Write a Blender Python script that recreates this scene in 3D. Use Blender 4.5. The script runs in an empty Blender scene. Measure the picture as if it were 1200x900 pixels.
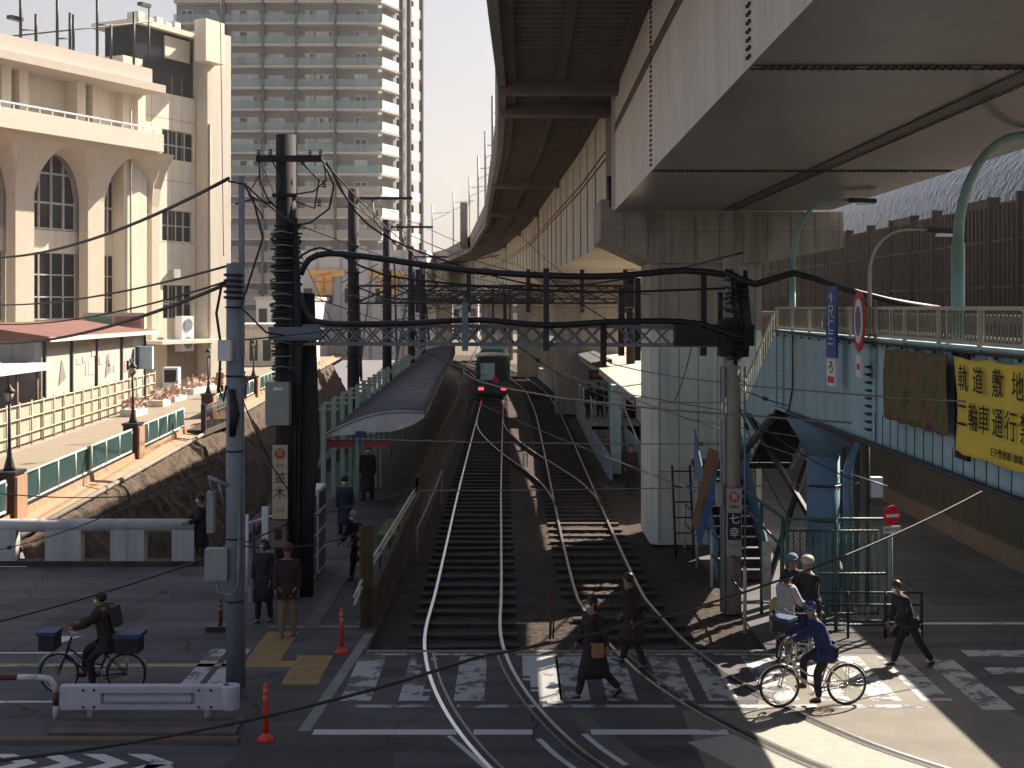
import bpy, bmesh, math, random
from mathutils import Vector, Matrix, noise
S = bpy.context.scene
C = S.collection
R = math.radians
F = 1500.0; H = 6.2; HY = 360.0      # focal length in pixels of the 1200 px wide photo, eye height, horizon row
# ---------------------------------------------------------------- camera
cam = bpy.data.cameras.new('camera'); co = bpy.data.objects.new('camera', cam); C.objects.link(co)
co.location = (0, 0, H); co.rotation_euler = (R(90), 0, 0)
cam.sensor_width = 36; cam.lens = 36 * F / 1200; cam.shift_y = -(450 - HY) / 1200
cam.clip_start = 0.1; cam.clip_end = 3000
S.camera = co
# ---------------------------------------------------------------- sky, sun
SUN_EL = 39.0; SUN_DIR = Vector((0.72, 0.69, 0)).normalized()   # horizontal direction TO the sun
w = bpy.data.worlds.new('World'); S.world = w; w.use_nodes = True
nt = w.node_tree; nt.nodes.clear()
out = nt.nodes.new('ShaderNodeOutputWorld'); bg = nt.nodes.new('ShaderNodeBackground')
sky = nt.nodes.new('ShaderNodeTexSky'); sky.sky_type = 'NISHITA'; sky.sun_disc = False
sky.sun_elevation = R(SUN_EL); sky.sun_rotation = math.atan2(SUN_DIR.x, SUN_DIR.y)
sky.air_density = 1.0; sky.dust_density = 3.0; sky.ozone_density = 1.0
hz = nt.nodes.new('ShaderNodeMix'); hz.data_type = 'RGBA'
# pale haze towards the horizon, clearer overhead
_tc = nt.nodes.new('ShaderNodeTexCoord'); _sx = nt.nodes.new('ShaderNodeSeparateXYZ'); _mr = nt.nodes.new('ShaderNodeMapRange')
_mr.inputs['From Min'].default_value = 0.0; _mr.inputs['From Max'].default_value = 0.5; _mr.inputs['To Min'].default_value = 0.85; _mr.inputs['To Max'].default_value = 0.12
nt.links.new(_tc.outputs['Generated'], _sx.inputs[0]); nt.links.new(_sx.outputs[2], _mr.inputs[0]); nt.links.new(_mr.outputs[0], hz.inputs[0])
hz.inputs[7].default_value = (4.55, 4.02, 3.75, 1)
nt.links.new(sky.outputs[0], hz.inputs[6]); nt.links.new(hz.outputs[2], bg.inputs[0])
bg.inputs[1].default_value = 0.05
nt.links.new(bg.outputs[0], out.inputs[0])
sl = bpy.data.lights.new('sun', 'SUN'); sl.energy = 5.0; sl.angle = R(0.5); sl.color = (1, 0.87, 0.71)
so = bpy.data.objects.new('sun', sl); C.objects.link(so); so.location = (40, 40, 60)
d = Vector((SUN_DIR.x * math.cos(R(SUN_EL)), SUN_DIR.y * math.cos(R(SUN_EL)), math.sin(R(SUN_EL))))
so.rotation_euler = d.to_track_quat('Z', 'Y').to_euler()
S.view_settings.view_transform = 'Standard'; S.view_settings.look = 'None'
S.view_settings.exposure = 1.6; S.view_settings.gamma = 1
S.cycles.max_bounces = 6; S.cycles.diffuse_bounces = 3; S.cycles.glossy_bounces = 3
S.cycles.transmission_bounces = 4; S.cycles.transparent_max_bounces = 8
S.cycles.use_denoising = True

# ---------------------------------------------------------------- helpers
def W(px, py, Y): return Vector(((px - 600) / F * Y, Y, H - (py - HY) / F * Y))
def G(px, py, Z=0.0):
    Y = (H - Z) * F / (py - HY); return Vector(((px - 600) / F * Y, Y, Z))
def V(*a): return Vector(a)

def mat(name, col, rough=0.75, metal=0.0, var=0.18, scale=2.0, bump=0.0, bscale=25.0, streak=0.0, streakcol=None,
        spec=0.4, fine=0.0, bdist=0.02):
    m = bpy.data.materials.new(name); m.use_nodes = True; n = m.node_tree; L = n.links
    b = n.nodes['Principled BSDF']; b.inputs['Roughness'].default_value = rough; b.inputs['Metallic'].default_value = metal
    b.inputs['Specular IOR Level'].default_value = spec
    tc = n.nodes.new('ShaderNodeTexCoord')
    no = n.nodes.new('ShaderNodeTexNoise'); no.inputs['Scale'].default_value = scale; no.inputs['Detail'].default_value = 6
    no.inputs['Roughness'].default_value = 0.65
    L.new(tc.outputs['Object'], no.inputs['Vector'])
    r = n.nodes.new('ShaderNodeValToRGB'); r.color_ramp.elements[0].position = 0.3; r.color_ramp.elements[1].position = 0.7
    r.color_ramp.elements[0].color = tuple(c * (1 - var) for c in col) + (1,)
    r.color_ramp.elements[1].color = tuple(min(1, c * (1 + var)) for c in col) + (1,)
    L.new(no.outputs[0], r.inputs[0]); last = r.outputs[0]
    if streak > 0:
        mp = n.nodes.new('ShaderNodeMapping'); mp.inputs['Scale'].default_value = (2.2, 2.2, 0.12)
        L.new(tc.outputs['Object'], mp.inputs[0])
        n2 = n.nodes.new('ShaderNodeTexNoise'); n2.inputs['Scale'].default_value = 1.6; n2.inputs['Detail'].default_value = 5
        L.new(mp.outputs[0], n2.inputs['Vector'])
        r2 = n.nodes.new('ShaderNodeValToRGB'); r2.color_ramp.elements[0].position = 0.48; r2.color_ramp.elements[1].position = 0.72
        L.new(n2.outputs[0], r2.inputs[0])
        mu = n.nodes.new('ShaderNodeMath'); mu.operation = 'MULTIPLY'; mu.inputs[1].default_value = streak
        L.new(r2.outputs[0], mu.inputs[0])
        mx = n.nodes.new('ShaderNodeMix'); mx.data_type = 'RGBA'; L.new(mu.outputs[0], mx.inputs[0])
        L.new(last, mx.inputs[6]); mx.inputs[7].default_value = tuple(streakcol or [c * 0.35 for c in col]) + (1,)
        last = mx.outputs[2]
    if fine > 0:
        n3 = n.nodes.new('ShaderNodeTexNoise'); n3.inputs['Scale'].default_value = 45; n3.inputs['Detail'].default_value = 2
        L.new(tc.outputs['Object'], n3.inputs['Vector'])
        mr = n.nodes.new('ShaderNodeMapRange'); mr.inputs['From Min'].default_value = 0.3; mr.inputs['From Max'].default_value = 0.7
        mr.inputs['To Min'].default_value = 1 - fine; mr.inputs['To Max'].default_value = 1 + fine; L.new(n3.outputs[0], mr.inputs[0])
        vm = n.nodes.new('ShaderNodeVectorMath'); vm.operation = 'SCALE'; L.new(last, vm.inputs[0]); L.new(mr.outputs[0], vm.inputs['Scale'])
        last = vm.outputs[0]
    L.new(last, b.inputs['Base Color'])
    if bump > 0:
        n4 = n.nodes.new('ShaderNodeTexNoise'); n4.inputs['Scale'].default_value = bscale; n4.inputs['Detail'].default_value = 4
        L.new(tc.outputs['Object'], n4.inputs['Vector'])
        bu = n.nodes.new('ShaderNodeBump'); bu.inputs['Strength'].default_value = bump; bu.inputs['Distance'].default_value = bdist
        L.new(n4.outputs[0], bu.inputs['Height']); L.new(bu.outputs[0], b.inputs['Normal'])
    return m

def chain_matrix(o):
    m = Matrix.Identity(4)
    while o is not None:
        m = (Matrix.Translation(o.location) @ o.rotation_euler.to_matrix().to_4x4()) @ m; o = o.parent
    return m

class MB:
    def __init__(s): s.bm = bmesh.new(); s.mi = 0
    def face(s, pts):
        vs = [s.bm.verts.new(p) for p in pts]
        f = s.bm.faces.new(vs); f.material_index = s.mi; return f
    def frame(s, c, ax, ay, az):      # box by centre and three half axes
        P = []
        for k in (-1, 1):
            for (i, j) in ((-1, -1), (1, -1), (1, 1), (-1, 1)): P.append(s.bm.verts.new(c + ax * i + ay * j + az * k))
        for q in ((3, 2, 1, 0), (4, 5, 6, 7), (0, 1, 5, 4), (1, 2, 6, 5), (2, 3, 7, 6), (3, 0, 4, 7)):
            f = s.bm.faces.new([P[t] for t in q]); f.material_index = s.mi
    def box(s, x0, x1, y0, y1, z0, z1):
        s.frame(V((x0 + x1) / 2, (y0 + y1) / 2, (z0 + z1) / 2), V((x1 - x0) / 2, 0, 0), V(0, (y1 - y0) / 2, 0), V(0, 0, (z1 - z0) / 2)); return s
    def beam(s, a, b, w_, h_, up=Vector((0, 0, 1))):
        a = Vector(a); b = Vector(b); t = (b - a); l = t.length
        if l < 1e-6: return s
        t.normalize(); sd = t.cross(up)
        if sd.length < 1e-4: sd = t.cross(Vector((0, 1, 0)))
        sd.normalize(); u = sd.cross(t).normalized()
        s.frame((a + b) / 2, sd * w_ / 2, t * l / 2, u * h_ / 2); return s
    def tube(s, pts, r, n=6, cap=True):
        pts = [Vector(p) for p in pts]; rs = r if isinstance(r, (list, tuple)) else [r] * len(pts)
        rings = []; pu = None
        for i, p in enumerate(pts):
            t = (pts[min(i + 1, len(pts) - 1)] - pts[max(i - 1, 0)])
            if t.length < 1e-9: t = Vector((0, 0, 1))
            t.normalize()
            if pu is None: pu = Vector((0, 0, 1)) if abs(t.z) < 0.95 else Vector((1, 0, 0))
            sd = t.cross(pu)
            if sd.length < 1e-5: sd = t.orthogonal()
            sd.normalize(); u = sd.cross(t).normalized(); pu = u
            rings.append([s.bm.verts.new(p + (sd * math.cos(2 * math.pi * k / n) + u * math.sin(2 * math.pi * k / n)) * rs[i]) for k in range(n)])
        for a, b in zip(rings, rings[1:]):
            for k in range(n):
                f = s.bm.faces.new([a[k], a[(k + 1) % n], b[(k + 1) % n], b[k]]); f.material_index = s.mi; f.smooth = True
        if cap:
            f = s.bm.faces.new(rings[0][::-1]); f.material_index = s.mi
            f = s.bm.faces.new(rings[-1]); f.material_index = s.mi
        return s
    def cyl(s, x, y, z0, z1, r0, r1=None, n=16): return s.tube([(x, y, z0), (x, y, z1)], [r0, r0 if r1 is None else r1], n)
    def prism(s, pts, vec):           # polygon (3d) extruded along vec
        vec = Vector(vec); pts = [Vector(p) for p in pts]
        a = [s.bm.verts.new(p) for p in pts]; b = [s.bm.verts.new(p + vec) for p in pts]; n = len(a)
        f = s.bm.faces.new(a[::-1]); f.material_index = s.mi
        f = s.bm.faces.new(b); f.material_index = s.mi
        for k in range(n):
            f = s.bm.faces.new([a[k], a[(k + 1) % n], b[(k + 1) % n], b[k]]); f.material_index = s.mi
        return s
    def sphere(s, c, r, n=12, m=8):
        c = Vector(c); r = Vector(r) if hasattr(r, '__len__') else Vector((r, r, r)); rows = []
        top = s.bm.verts.new(c + Vector((0, 0, r.z))); bot = s.bm.verts.new(c - Vector((0, 0, r.z)))
        for i in range(1, m):
            th = math.pi * i / m
            rows.append([s.bm.verts.new(c + Vector((r.x * math.sin(th) * math.cos(2 * math.pi * k / n), r.y * math.sin(th) * math.sin(2 * math.pi * k / n), r.z * math.cos(th)))) for k in range(n)])
        for k in range(n):
            fs = [s.bm.faces.new([top, rows[0][k], rows[0][(k + 1) % n]]), s.bm.faces.new([bot, rows[-1][(k + 1) % n], rows[-1][k]])]
            for a, b in zip(rows, rows[1:]): fs.append(s.bm.faces.new([a[k], b[k], b[(k + 1) % n], a[(k + 1) % n]]))
            for f in fs: f.material_index = s.mi; f.smooth = True
        return s
    def torus(s, c, ax, R_, r, n=28, m=6):
        c = Vector(c); ax = Vector(ax).normalized(); u = ax.orthogonal().normalized(); v = ax.cross(u)
        P = []
        for i in range(n):
            a = 2 * math.pi * i / n; d_ = u * math.cos(a) + v * math.sin(a)
            P.append([s.bm.verts.new(c + d_ * (R_ + r * math.cos(2 * math.pi * k / m)) + ax * r * math.sin(2 * math.pi * k / m)) for k in range(m)])
        for i in range(n):
            for k in range(m):
                f = s.bm.faces.new([P[i][k], P[(i + 1) % n][k], P[(i + 1) % n][(k + 1) % m], P[i][(k + 1) % m]]); f.material_index = s.mi; f.smooth = True
        return s
    def loft(s, A, B):                 # strip between two polylines
        a = [s.bm.verts.new(p) for p in A]; b = [s.bm.verts.new(p) for p in B]
        for k in range(len(a) - 1):
            f = s.bm.faces.new([a[k], a[k + 1], b[k + 1], b[k]]); f.material_index = s.mi
        return s
    def grid(s, rows, smooth=False):
        vs = [[s.bm.verts.new(p) for p in r] for r in rows]
        for a, b in zip(vs, vs[1:]):
            for k in range(len(a) - 1):
                f = s.bm.faces.new([a[k], a[k + 1], b[k + 1], b[k]]); f.material_index = s.mi; f.smooth = smooth
        return s
    def build(s, name, mats, parent=None, bevel=0.0):
        bmesh.ops.remove_doubles(s.bm, verts=s.bm.verts, dist=1e-5)
        if bevel > 0:
            es = [e for e in s.bm.edges if len(e.link_faces) == 2 and e.calc_face_angle(0) > 0.6]
            bmesh.ops.bevel(s.bm, geom=es, offset=bevel, segments=2, profile=0.7, affect='EDGES')
        bmesh.ops.recalc_face_normals(s.bm, faces=s.bm.faces)
        me = bpy.data.meshes.new(name); s.bm.to_mesh(me); s.bm.free()
        for m in (mats if isinstance(mats, (list, tuple)) else [mats]): me.materials.append(m)
        o = bpy.data.objects.new(name, me); C.objects.link(o)
        if parent is not None:
            me.transform(chain_matrix(parent).inverted()); o.parent = parent
        return o

def build_each(mb, name, mats, parent):
    bmesh.ops.remove_doubles(mb.bm, verts=mb.bm.verts, dist=1e-5); mb.bm.verts.ensure_lookup_table(); seen = set(); out_ = []
    for v in mb.bm.verts:
        if v.index in seen: continue
        comp = []; st_ = [v]; seen.add(v.index)
        while st_:
            a = st_.pop(); comp.append(a)
            for e in a.link_edges:
                o_ = e.other_vert(a)
                if o_.index not in seen: seen.add(o_.index); st_.append(o_)
        n_ = MB(); mp = {a: n_.bm.verts.new(a.co) for a in comp}
        for f in {f for a in comp for f in a.link_faces}:
            g = n_.bm.faces.new([mp[a] for a in f.verts]); g.material_index = f.material_index; g.smooth = f.smooth
        out_.append(n_.build(name, mats, parent))
    mb.bm.free(); return out_
def thing(name, label, cat, loc=(0, 0, 0), rz=0.0, group=None):
    o = bpy.data.objects.new(name, None); C.objects.link(o); o.empty_display_size = 0.2
    o.location = loc; o.rotation_euler = (0, 0, rz); o['label'] = label; o['category'] = cat
    if group: o['group'] = group
    return o
def tag(o, label, cat, group=None):
    o['label'] = label; o['category'] = cat
    if group: o['group'] = group
    return o
def struct(o, kind='structure'): o['kind'] = kind; return o
def kids(o, cache={}): return [x for x in C.objects if x.parent == o]
def copy_tree(o, label=None, loc=None, rz=None, parent=None, tree=None):
    c = o.copy(); C.objects.link(c)
    if parent is not None: c.parent = parent
    if label: c['label'] = label
    if loc is not None: c.location = loc
    if rz is not None: c.rotation_euler = (0, 0, rz)
    for ch in list(kids(o)): copy_tree(ch, parent=c)
    return c
def text_mesh(body, size, mtx, m, name, parent, depth=0.004):
    cu = bpy.data.curves.new('lettering', 'FONT'); cu.body = body; cu.size = size; cu.align_x = 'CENTER'; cu.align_y = 'CENTER'
    cu.extrude = depth; cu.offset = 0.0; cu.resolution_u = 3
    o = bpy.data.objects.new('lettering', cu); C.objects.link(o)
    bpy.context.view_layer.update()
    me = bpy.data.meshes.new_from_object(o.evaluated_get(bpy.context.evaluated_depsgraph_get()))
    bpy.data.objects.remove(o); bpy.data.curves.remove(cu)
    me.transform(mtx); me.materials.clear(); me.materials.append(m)
    t = bpy.data.objects.new(name, me); C.objects.link(t)
    if parent is not None: me.transform(chain_matrix(parent).inverted()); t.parent = parent
    return t
def basis(origin, xdir, ydir):
    x = Vector(xdir).normalized(); y = Vector(ydir).normalized(); z = x.cross(y)
    return Matrix(((x.x, y.x, z.x, origin[0]), (x.y, y.y, z.y, origin[1]), (x.z, y.z, z.z, origin[2]), (0, 0, 0, 1)))
def catmull(pts, step=0.4):
    res = []
    P = [Vector(p) for p in pts]; P = [2 * P[0] - P[1]] + P + [2 * P[-1] - P[-2]]
    for i in range(1, len(P) - 2):
        p0, p1, p2, p3 = P[i - 1:i + 3]; n = max(2, int((p2 - p1).length / step))
        for k in range(n):
            t = k / n
            res.append(0.5 * ((2 * p1) + (p2 - p0) * t + (2 * p0 - 5 * p1 + 4 * p2 - p3) * t * t + (3 * p1 - p0 - 3 * p2 + p3) * t ** 3))
    res.append(P[-2]); return res
def interp(tab, y):
    tab = sorted(tab)
    if y <= tab[0][0]: return tab[0][1]
    for (a, b), (c_, d_) in zip(tab, tab[1:]):
        if y <= c_: return b + (d_ - b) * (y - a) / (c_ - a)
    return tab[-1][1]

# ---------------------------------------------------------------- materials
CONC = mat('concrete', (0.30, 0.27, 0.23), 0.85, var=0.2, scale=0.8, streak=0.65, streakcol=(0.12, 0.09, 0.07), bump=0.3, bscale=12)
CONC_L = mat('light_concrete', (0.50, 0.46, 0.39), 0.85, var=0.12, scale=0.6, streak=0.3, streakcol=(0.25, 0.2, 0.16), bump=0.2)
CONC_D = mat('dark_concrete', (0.05, 0.042, 0.038), 0.9, var=0.3, scale=1.2, streak=0.5, bump=0.4)
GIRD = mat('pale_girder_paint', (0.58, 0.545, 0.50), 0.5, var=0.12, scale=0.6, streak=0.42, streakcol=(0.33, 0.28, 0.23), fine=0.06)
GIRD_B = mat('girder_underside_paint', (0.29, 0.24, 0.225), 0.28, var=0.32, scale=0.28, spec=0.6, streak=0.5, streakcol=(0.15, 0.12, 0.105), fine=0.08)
BOLT = mat('dark_bolts', (0.05, 0.045, 0.04), 0.6)
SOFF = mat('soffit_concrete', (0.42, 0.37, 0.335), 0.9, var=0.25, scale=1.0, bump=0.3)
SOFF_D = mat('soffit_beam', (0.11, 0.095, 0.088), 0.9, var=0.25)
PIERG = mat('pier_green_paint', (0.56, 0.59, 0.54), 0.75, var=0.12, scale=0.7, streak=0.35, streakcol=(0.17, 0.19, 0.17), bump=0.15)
BLACK = mat('black_rubber', (0.012, 0.011, 0.013), 0.55)
DARKM = mat('dark_steel', (0.03, 0.03, 0.035), 0.5, metal=0.3)
GREYM = mat('grey_galvanised_steel', (0.22, 0.25, 0.29), 0.5, metal=0.4, var=0.2, scale=4)
WHITE = mat('white_paint', (0.62, 0.64, 0.68), 0.6, var=0.12, scale=3, streak=0.25)
BLUE = mat('light_blue_paint', (0.31, 0.46, 0.51), 0.6, var=0.14, scale=1.3, streak=0.45, streakcol=(0.16, 0.24, 0.26), fine=0.08)
BLUE_D = mat('column_blue_paint', (0.10, 0.19, 0.28), 0.6, var=0.1, scale=1.5, streak=0.3)
BEIGE = mat('beige_rail_paint', (0.42, 0.38, 0.30), 0.6, var=0.1)
GREENP = mat('pale_green_paint', (0.20, 0.33, 0.29), 0.55, var=0.15, scale=3)
TEAL = mat('teal_panel', (0.012, 0.045, 0.046), 0.5, var=0.15)
CREAM = mat('cream_wall', (0.66, 0.60, 0.50), 0.85, var=0.05, scale=0.4, streak=0.2, streakcol=(0.34, 0.27, 0.19))
GLASS_D = mat('dark_window_glass', (0.02, 0.022, 0.028), 0.3, var=0.5, scale=0.5, spec=0.12)
WOODB = mat('brown_panel', (0.050, 0.033, 0.027), 0.7, var=0.35, scale=1.5, streak=0.4)
# ---------------------------------------------------------------- ground, road
def asphalt_mat(name, col, patch=0.25):
    m = mat(name, col, 0.85, var=patch, scale=0.35, bump=0.35, bscale=90, fine=0.35, bdist=0.004)
    n = m.node_tree; L = n.links; bs = n.nodes['Principled BSDF']; src = bs.inputs['Base Color'].links[0].from_socket
    tc = n.nodes.new('ShaderNodeTexCoord')
    wn = n.nodes.new('ShaderNodeTexNoise'); wn.inputs['Scale'].default_value = 1.3; wn.inputs['Detail'].default_value = 4; L.new(tc.outputs['Object'], wn.inputs['Vector'])
    va = n.nodes.new('ShaderNodeVectorMath'); va.operation = 'MULTIPLY_ADD'; va.inputs[1].default_value = (.7, .7, .7); L.new(wn.outputs[1], va.inputs[0]); L.new(tc.outputs['Object'], va.inputs[2])
    vo = n.nodes.new('ShaderNodeTexVoronoi'); vo.feature = 'DISTANCE_TO_EDGE'; vo.inputs['Scale'].default_value = 0.38; L.new(va.outputs[0], vo.inputs['Vector'])
    lt_ = n.nodes.new('ShaderNodeMath'); lt_.operation = 'LESS_THAN'; lt_.inputs[1].default_value = 0.006; L.new(vo.outputs[0], lt_.inputs[0])
    mk = n.nodes.new('ShaderNodeTexNoise'); mk.inputs['Scale'].default_value = .25; L.new(tc.outputs['Object'], mk.inputs['Vector'])
    gt = n.nodes.new('ShaderNodeMath'); gt.operation = 'GREATER_THAN'; gt.inputs[1].default_value = 0.5; L.new(mk.outputs[0], gt.inputs[0])
    ml = n.nodes.new('ShaderNodeMath'); ml.operation = 'MULTIPLY'; L.new(lt_.outputs[0], ml.inputs[0]); L.new(gt.outputs[0], ml.inputs[1])
    mx = n.nodes.new('ShaderNodeMix'); mx.data_type = 'RGBA'; L.new(ml.outputs[0], mx.inputs[0]); L.new(src, mx.inputs[6]); mx.inputs[7].default_value = (.02, .02, .022, 1)
    mp = n.nodes.new('ShaderNodeMapping'); mp.inputs['Scale'].default_value = (.25, 2.2, 1); L.new(tc.outputs['Object'], mp.inputs[0])     # worn wheel paths along the street
    sn = n.nodes.new('ShaderNodeTexNoise'); sn.inputs['Scale'].default_value = .9; sn.inputs['Detail'].default_value = 5; L.new(mp.outputs[0], sn.inputs['Vector'])
    mr = n.nodes.new('ShaderNodeMapRange'); mr.inputs['From Min'].default_value = .35; mr.inputs['From Max'].default_value = .65; mr.inputs['To Min'].default_value = .72; mr.inputs['To Max'].default_value = 1.3; L.new(sn.outputs[0], mr.inputs[0])
    vs_ = n.nodes.new('ShaderNodeVectorMath'); vs_.operation = 'SCALE'; L.new(mx.outputs[2], vs_.inputs[0]); L.new(mr.outputs[0], vs_.inputs['Scale'])
    L.new(vs_.outputs[0], bs.inputs['Base Color'])
    return m
ASPH = asphalt_mat('asphalt', (0.070, 0.067, 0.074))
ASPH2 = asphalt_mat('path_asphalt', (0.062, 0.06, 0.066))
def xf(y): return -12.95 - 0.063 * (y - 33)          # line of the promenade fence
def xr(y): return -7.2 - 0.02 * (y - 31)             # right bank of the canal
b = MB()
Z0 = -0.3
def q(x0, y0, x1, y1, z=Z0): b.face([(x0, y0, z), (x1, y0, z), (x1, y1, z), (x0, y1, z)])
q(-400, -60, 400, 30.6)
b.face([(-400, 30.6, Z0), (xf(30.6) , 30.6, Z0), (xf(400) , 400, Z0), (-400, 400, Z0)])
b.face([(xr(30.6), 30.6, Z0), (400, 30.6, Z0), (400, 400, Z0), (xr(400), 400, Z0)])
q(-400, 400, 900, 2500)
struct(b.build('ground', mat('earth', (0.10, 0.085, 0.07), 0.95, bump=0.5, bscale=4, var=0.3)))
# road slab: everything except canal and track bed
b = MB()
def slab(x0, y0, x1, y1, z1=0.0, z0=-0.29): b.box(x0, x1, y0, y1, z0, z1)
slab(-90, -45, 90, 23.1)
slab(-90, 23.1, -2.62, 30.6)
slab(4.62, 23.1, 90, 30.6); slab(4.62, 30.6, 90, 95)
struct(b.build('road', ASPH))
b = MB()
b.box(-7.0, -2.62, 30.6, 36.5, -0.29, 0.004)
struct(b.build('footpath', ASPH2))
# promenade with brick edge
def brick_mat(name, c1, c2, mort, sc, w_=0.5, h_=0.25):
    m = mat(name, c1, 0.9); n = m.node_tree; L = n.links
    br = n.nodes.new('ShaderNodeTexBrick'); br.inputs['Color1'].default_value = c1 + (1,); br.inputs['Color2'].default_value = c2 + (1,)
    br.inputs['Mortar'].default_value = mort + (1,); br.inputs['Scale'].default_value = sc
    br.inputs['Brick Width'].default_value = w_; br.inputs['Row Height'].default_value = h_; br.inputs['Mortar Size'].default_value = 0.015
    tc = n.nodes.new('ShaderNodeTexCoord'); L.new(tc.outputs['Object'], br.inputs['Vector'])
    L.new(br.outputs[0], n.nodes['Principled BSDF'].inputs['Base Color']); return m
PAVE = brick_mat('promenade_paving', (0.23, 0.195, 0.15), (0.20, 0.165, 0.125), (0.16, 0.13, 0.1), 1.2)
PAVE_L = brick_mat('pale_forecourt_paving', (0.26, 0.235, 0.195), (0.24, 0.215, 0.18), (0.20, 0.175, 0.145), 0.6)
BRICK = brick_mat('orange_brick', (0.33, 0.19, 0.115), (0.27, 0.15, 0.09), (0.4, 0.3, 0.22), 4)
BRICK_D = brick_mat('dark_red_brick', (0.10, 0.03, 0.02), (0.075, 0.022, 0.018), (0.06, 0.03, 0.03), 5)
ZP = 0.8
Ys = [31.2, 45, 62, 80, 110, 160, 240]
b = MB()
rows = []
for y in Ys: rows.append([V(-120, y, ZP), V(xf(y) - 4.6, y, ZP)])
b.grid(rows); b.face([(-120, 31.2, ZP), (xf(31.2) - 4.6, 31.2, ZP), (xf(31.2) - 4.6, 31.2, -0.3), (-120, 31.2, -0.3)])
struct(b.build('forecourt', PAVE_L))
b = MB(); b.grid([[V(xf(y) - 4.6, y, ZP + 0.004), V(xf(y) - 0.05, y, ZP + 0.004)] for y in Ys])
b.face([(xf(31.2) - 4.6, 31.2, ZP), (xf(31.2), 31.2, ZP), (xf(31.2), 31.2, -0.3), (xf(31.2) - 4.6, 31.2, -0.3)])
struct(b.build('promenade', PAVE))
b = MB(); b.grid([[V(xf(y) - 0.05, y, ZP + 0.004), V(xf(y) + 0.12, y, ZP + 0.12), V(xf(y) + 0.14, y, ZP - 0.1), V(xf(y) + 0.75, y, ZP - 0.22)] for y in Ys])
struct(b.build('brick_ledge', BRICK))
tag(MB().tube([V(xf(y) + 0.82, y, ZP - 0.2) for y in Ys], 0.09, 8).build('edge_pipe', mat('weathered_pipe', (0.2, 0.17, 0.14))),
    'weathered pipe running along the top edge of the canal bank', 'pipe')
# canal bank, rough stone revetment
b = MB(); rows = []
y = 30.9
while y < 130:
    rw = []
    for k in range(22):
        t = k / 21
        p = V(xf(y) + 0.75 + 2.6 * t, y, ZP - 0.22 - 5.0 * t)
        nn = noise.noise(p * 1.7) * 0.22 + abs(noise.noise(p * 4.5)) * 0.20 + noise.noise(p * 11) * 0.05
        if k == 0: nn = 0
        rw.append(p + V(0.8, 0, 0.5) * nn)
    rows.append(rw); y += 0.16 if y < 70 else 0.6
b.grid(rows, True)
ROCK = mat('bank_stone', (0.062, 0.043, 0.031), 0.95, var=0.55, scale=2.5, bump=0.9, bscale=9, fine=0.3, bdist=0.08)
struct(b.build('canal_bank', ROCK))
b = MB(); b.grid([[V(xf(y) + 2.2, y, -4.3), V(xr(y) + 0.3, y, -4.3)] for y in Ys])
wm = mat('canal_water', (0.012, 0.014, 0.012), 0.12, var=0.4, scale=0.6, bump=0.25, bscale=5, spec=0.6)
struct(b.build('water', wm))
b = MB(); b.grid([[V(xr(y), y, -4.5), V(xr(y), y, 0.25), V(xr(y) + 0.35, y, 0.25), V(xr(y) + 0.35, y, -0.3)] for y in [30.6] + Ys[1:]])
b.face([(xf(30.6), 30.6, -4.5), (xr(30.6), 30.6, -4.5), (xr(30.6), 30.6, -0.0), (xf(30.6), 30.6, -0.0)])
struct(b.build('canal_wall', CONC_D))
# ballast bed: displaced sheet
BAL = mat('ballast', (0.058, 0.044, 0.036), 0.95, var=0.4, scale=3, bump=1.0, bscale=55, fine=0.75, bdist=0.05)
b = MB(); rows = []; y = 23.1
while y < 170:
    st = 0.075 if y < 40 else (0.15 if y < 60 else 1.0)
    xo = 0 if y < 80 else -(y - 80) ** 2 * 0.0011
    n_ = 100 if y < 60 else 20
    rw = []
    for k in range(n_ + 1):
        x = -2.62 + 7.24 * k / n_ + xo; p = V(x, y, -0.12)
        hgt = (noise.noise(p * 7.0) * 0.022 + abs(noise.noise(p * 15)) * 0.04 + noise.noise(p * 0.9) * 0.02) if y > 23.3 and st < 1 else 0
        if x > 3.3: hgt += 0.10 * min(1, (x - 3.3) / 0.8) * (1 if y > 24 else max(0, y - 23.1))
        rw.append(V(x, y, -0.14 + hgt))
    rows.append(rw)
    # grids must have the same width: rebuild on change
    if len(rows) > 1 and len(rows[-1]) != len(rows[-2]):
        last = rows.pop(); b.grid(rows, False); rows = [last]; 
    y += st
b.grid(rows, False)
struct(b.build('track_bed', BAL), 'structure')
# road edge kerb against ballast
b = MB(); b.box(-2.62, 4.62, 22.98, 23.12, -0.3, 0.012)
struct(b.build('kerb', mat('kerb_stone', (0.2, 0.19, 0.18), 0.85)))
# ---------------------------------------------------------------- tracks
T1 = [(-7.5, 150), (-4.2, 130), (-2.3, 110), (-1.5, 92), (-1.32, 86), (-1.21, 66.4), (-1.1, 45), (-1.0, 33.8), (-.95, 28), (-.94, 24.5), (-.78, 22.4),
      (-.51, 20.67), (-.17, 19.18), (.22, 17.9), (.50, 17.2), (1.0, 16.2), (1.8, 15), (2.9, 13.8), (4.2, 12.8), (5.8, 12), (7.5, 11.4)]
T2 = [(-4.9, 150), (-1.5, 130), (.1, 119), (.75, 109), (1.2, 103), (1.75, 93), (1.98, 82), (2.1, 73), (2.1, 58), (2.07, 45), (2.06, 33.4), (2.1, 28),
      (2.18, 26.5), (2.45, 24), (2.68, 22.7), (2.95, 21.5), (3.37, 20.2), (3.75, 19.3), (4.3, 18.2), (4.8, 17.4), (5.7, 16.3), (6.8, 15.3), (8, 14.6), (9.5, 14)]
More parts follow.
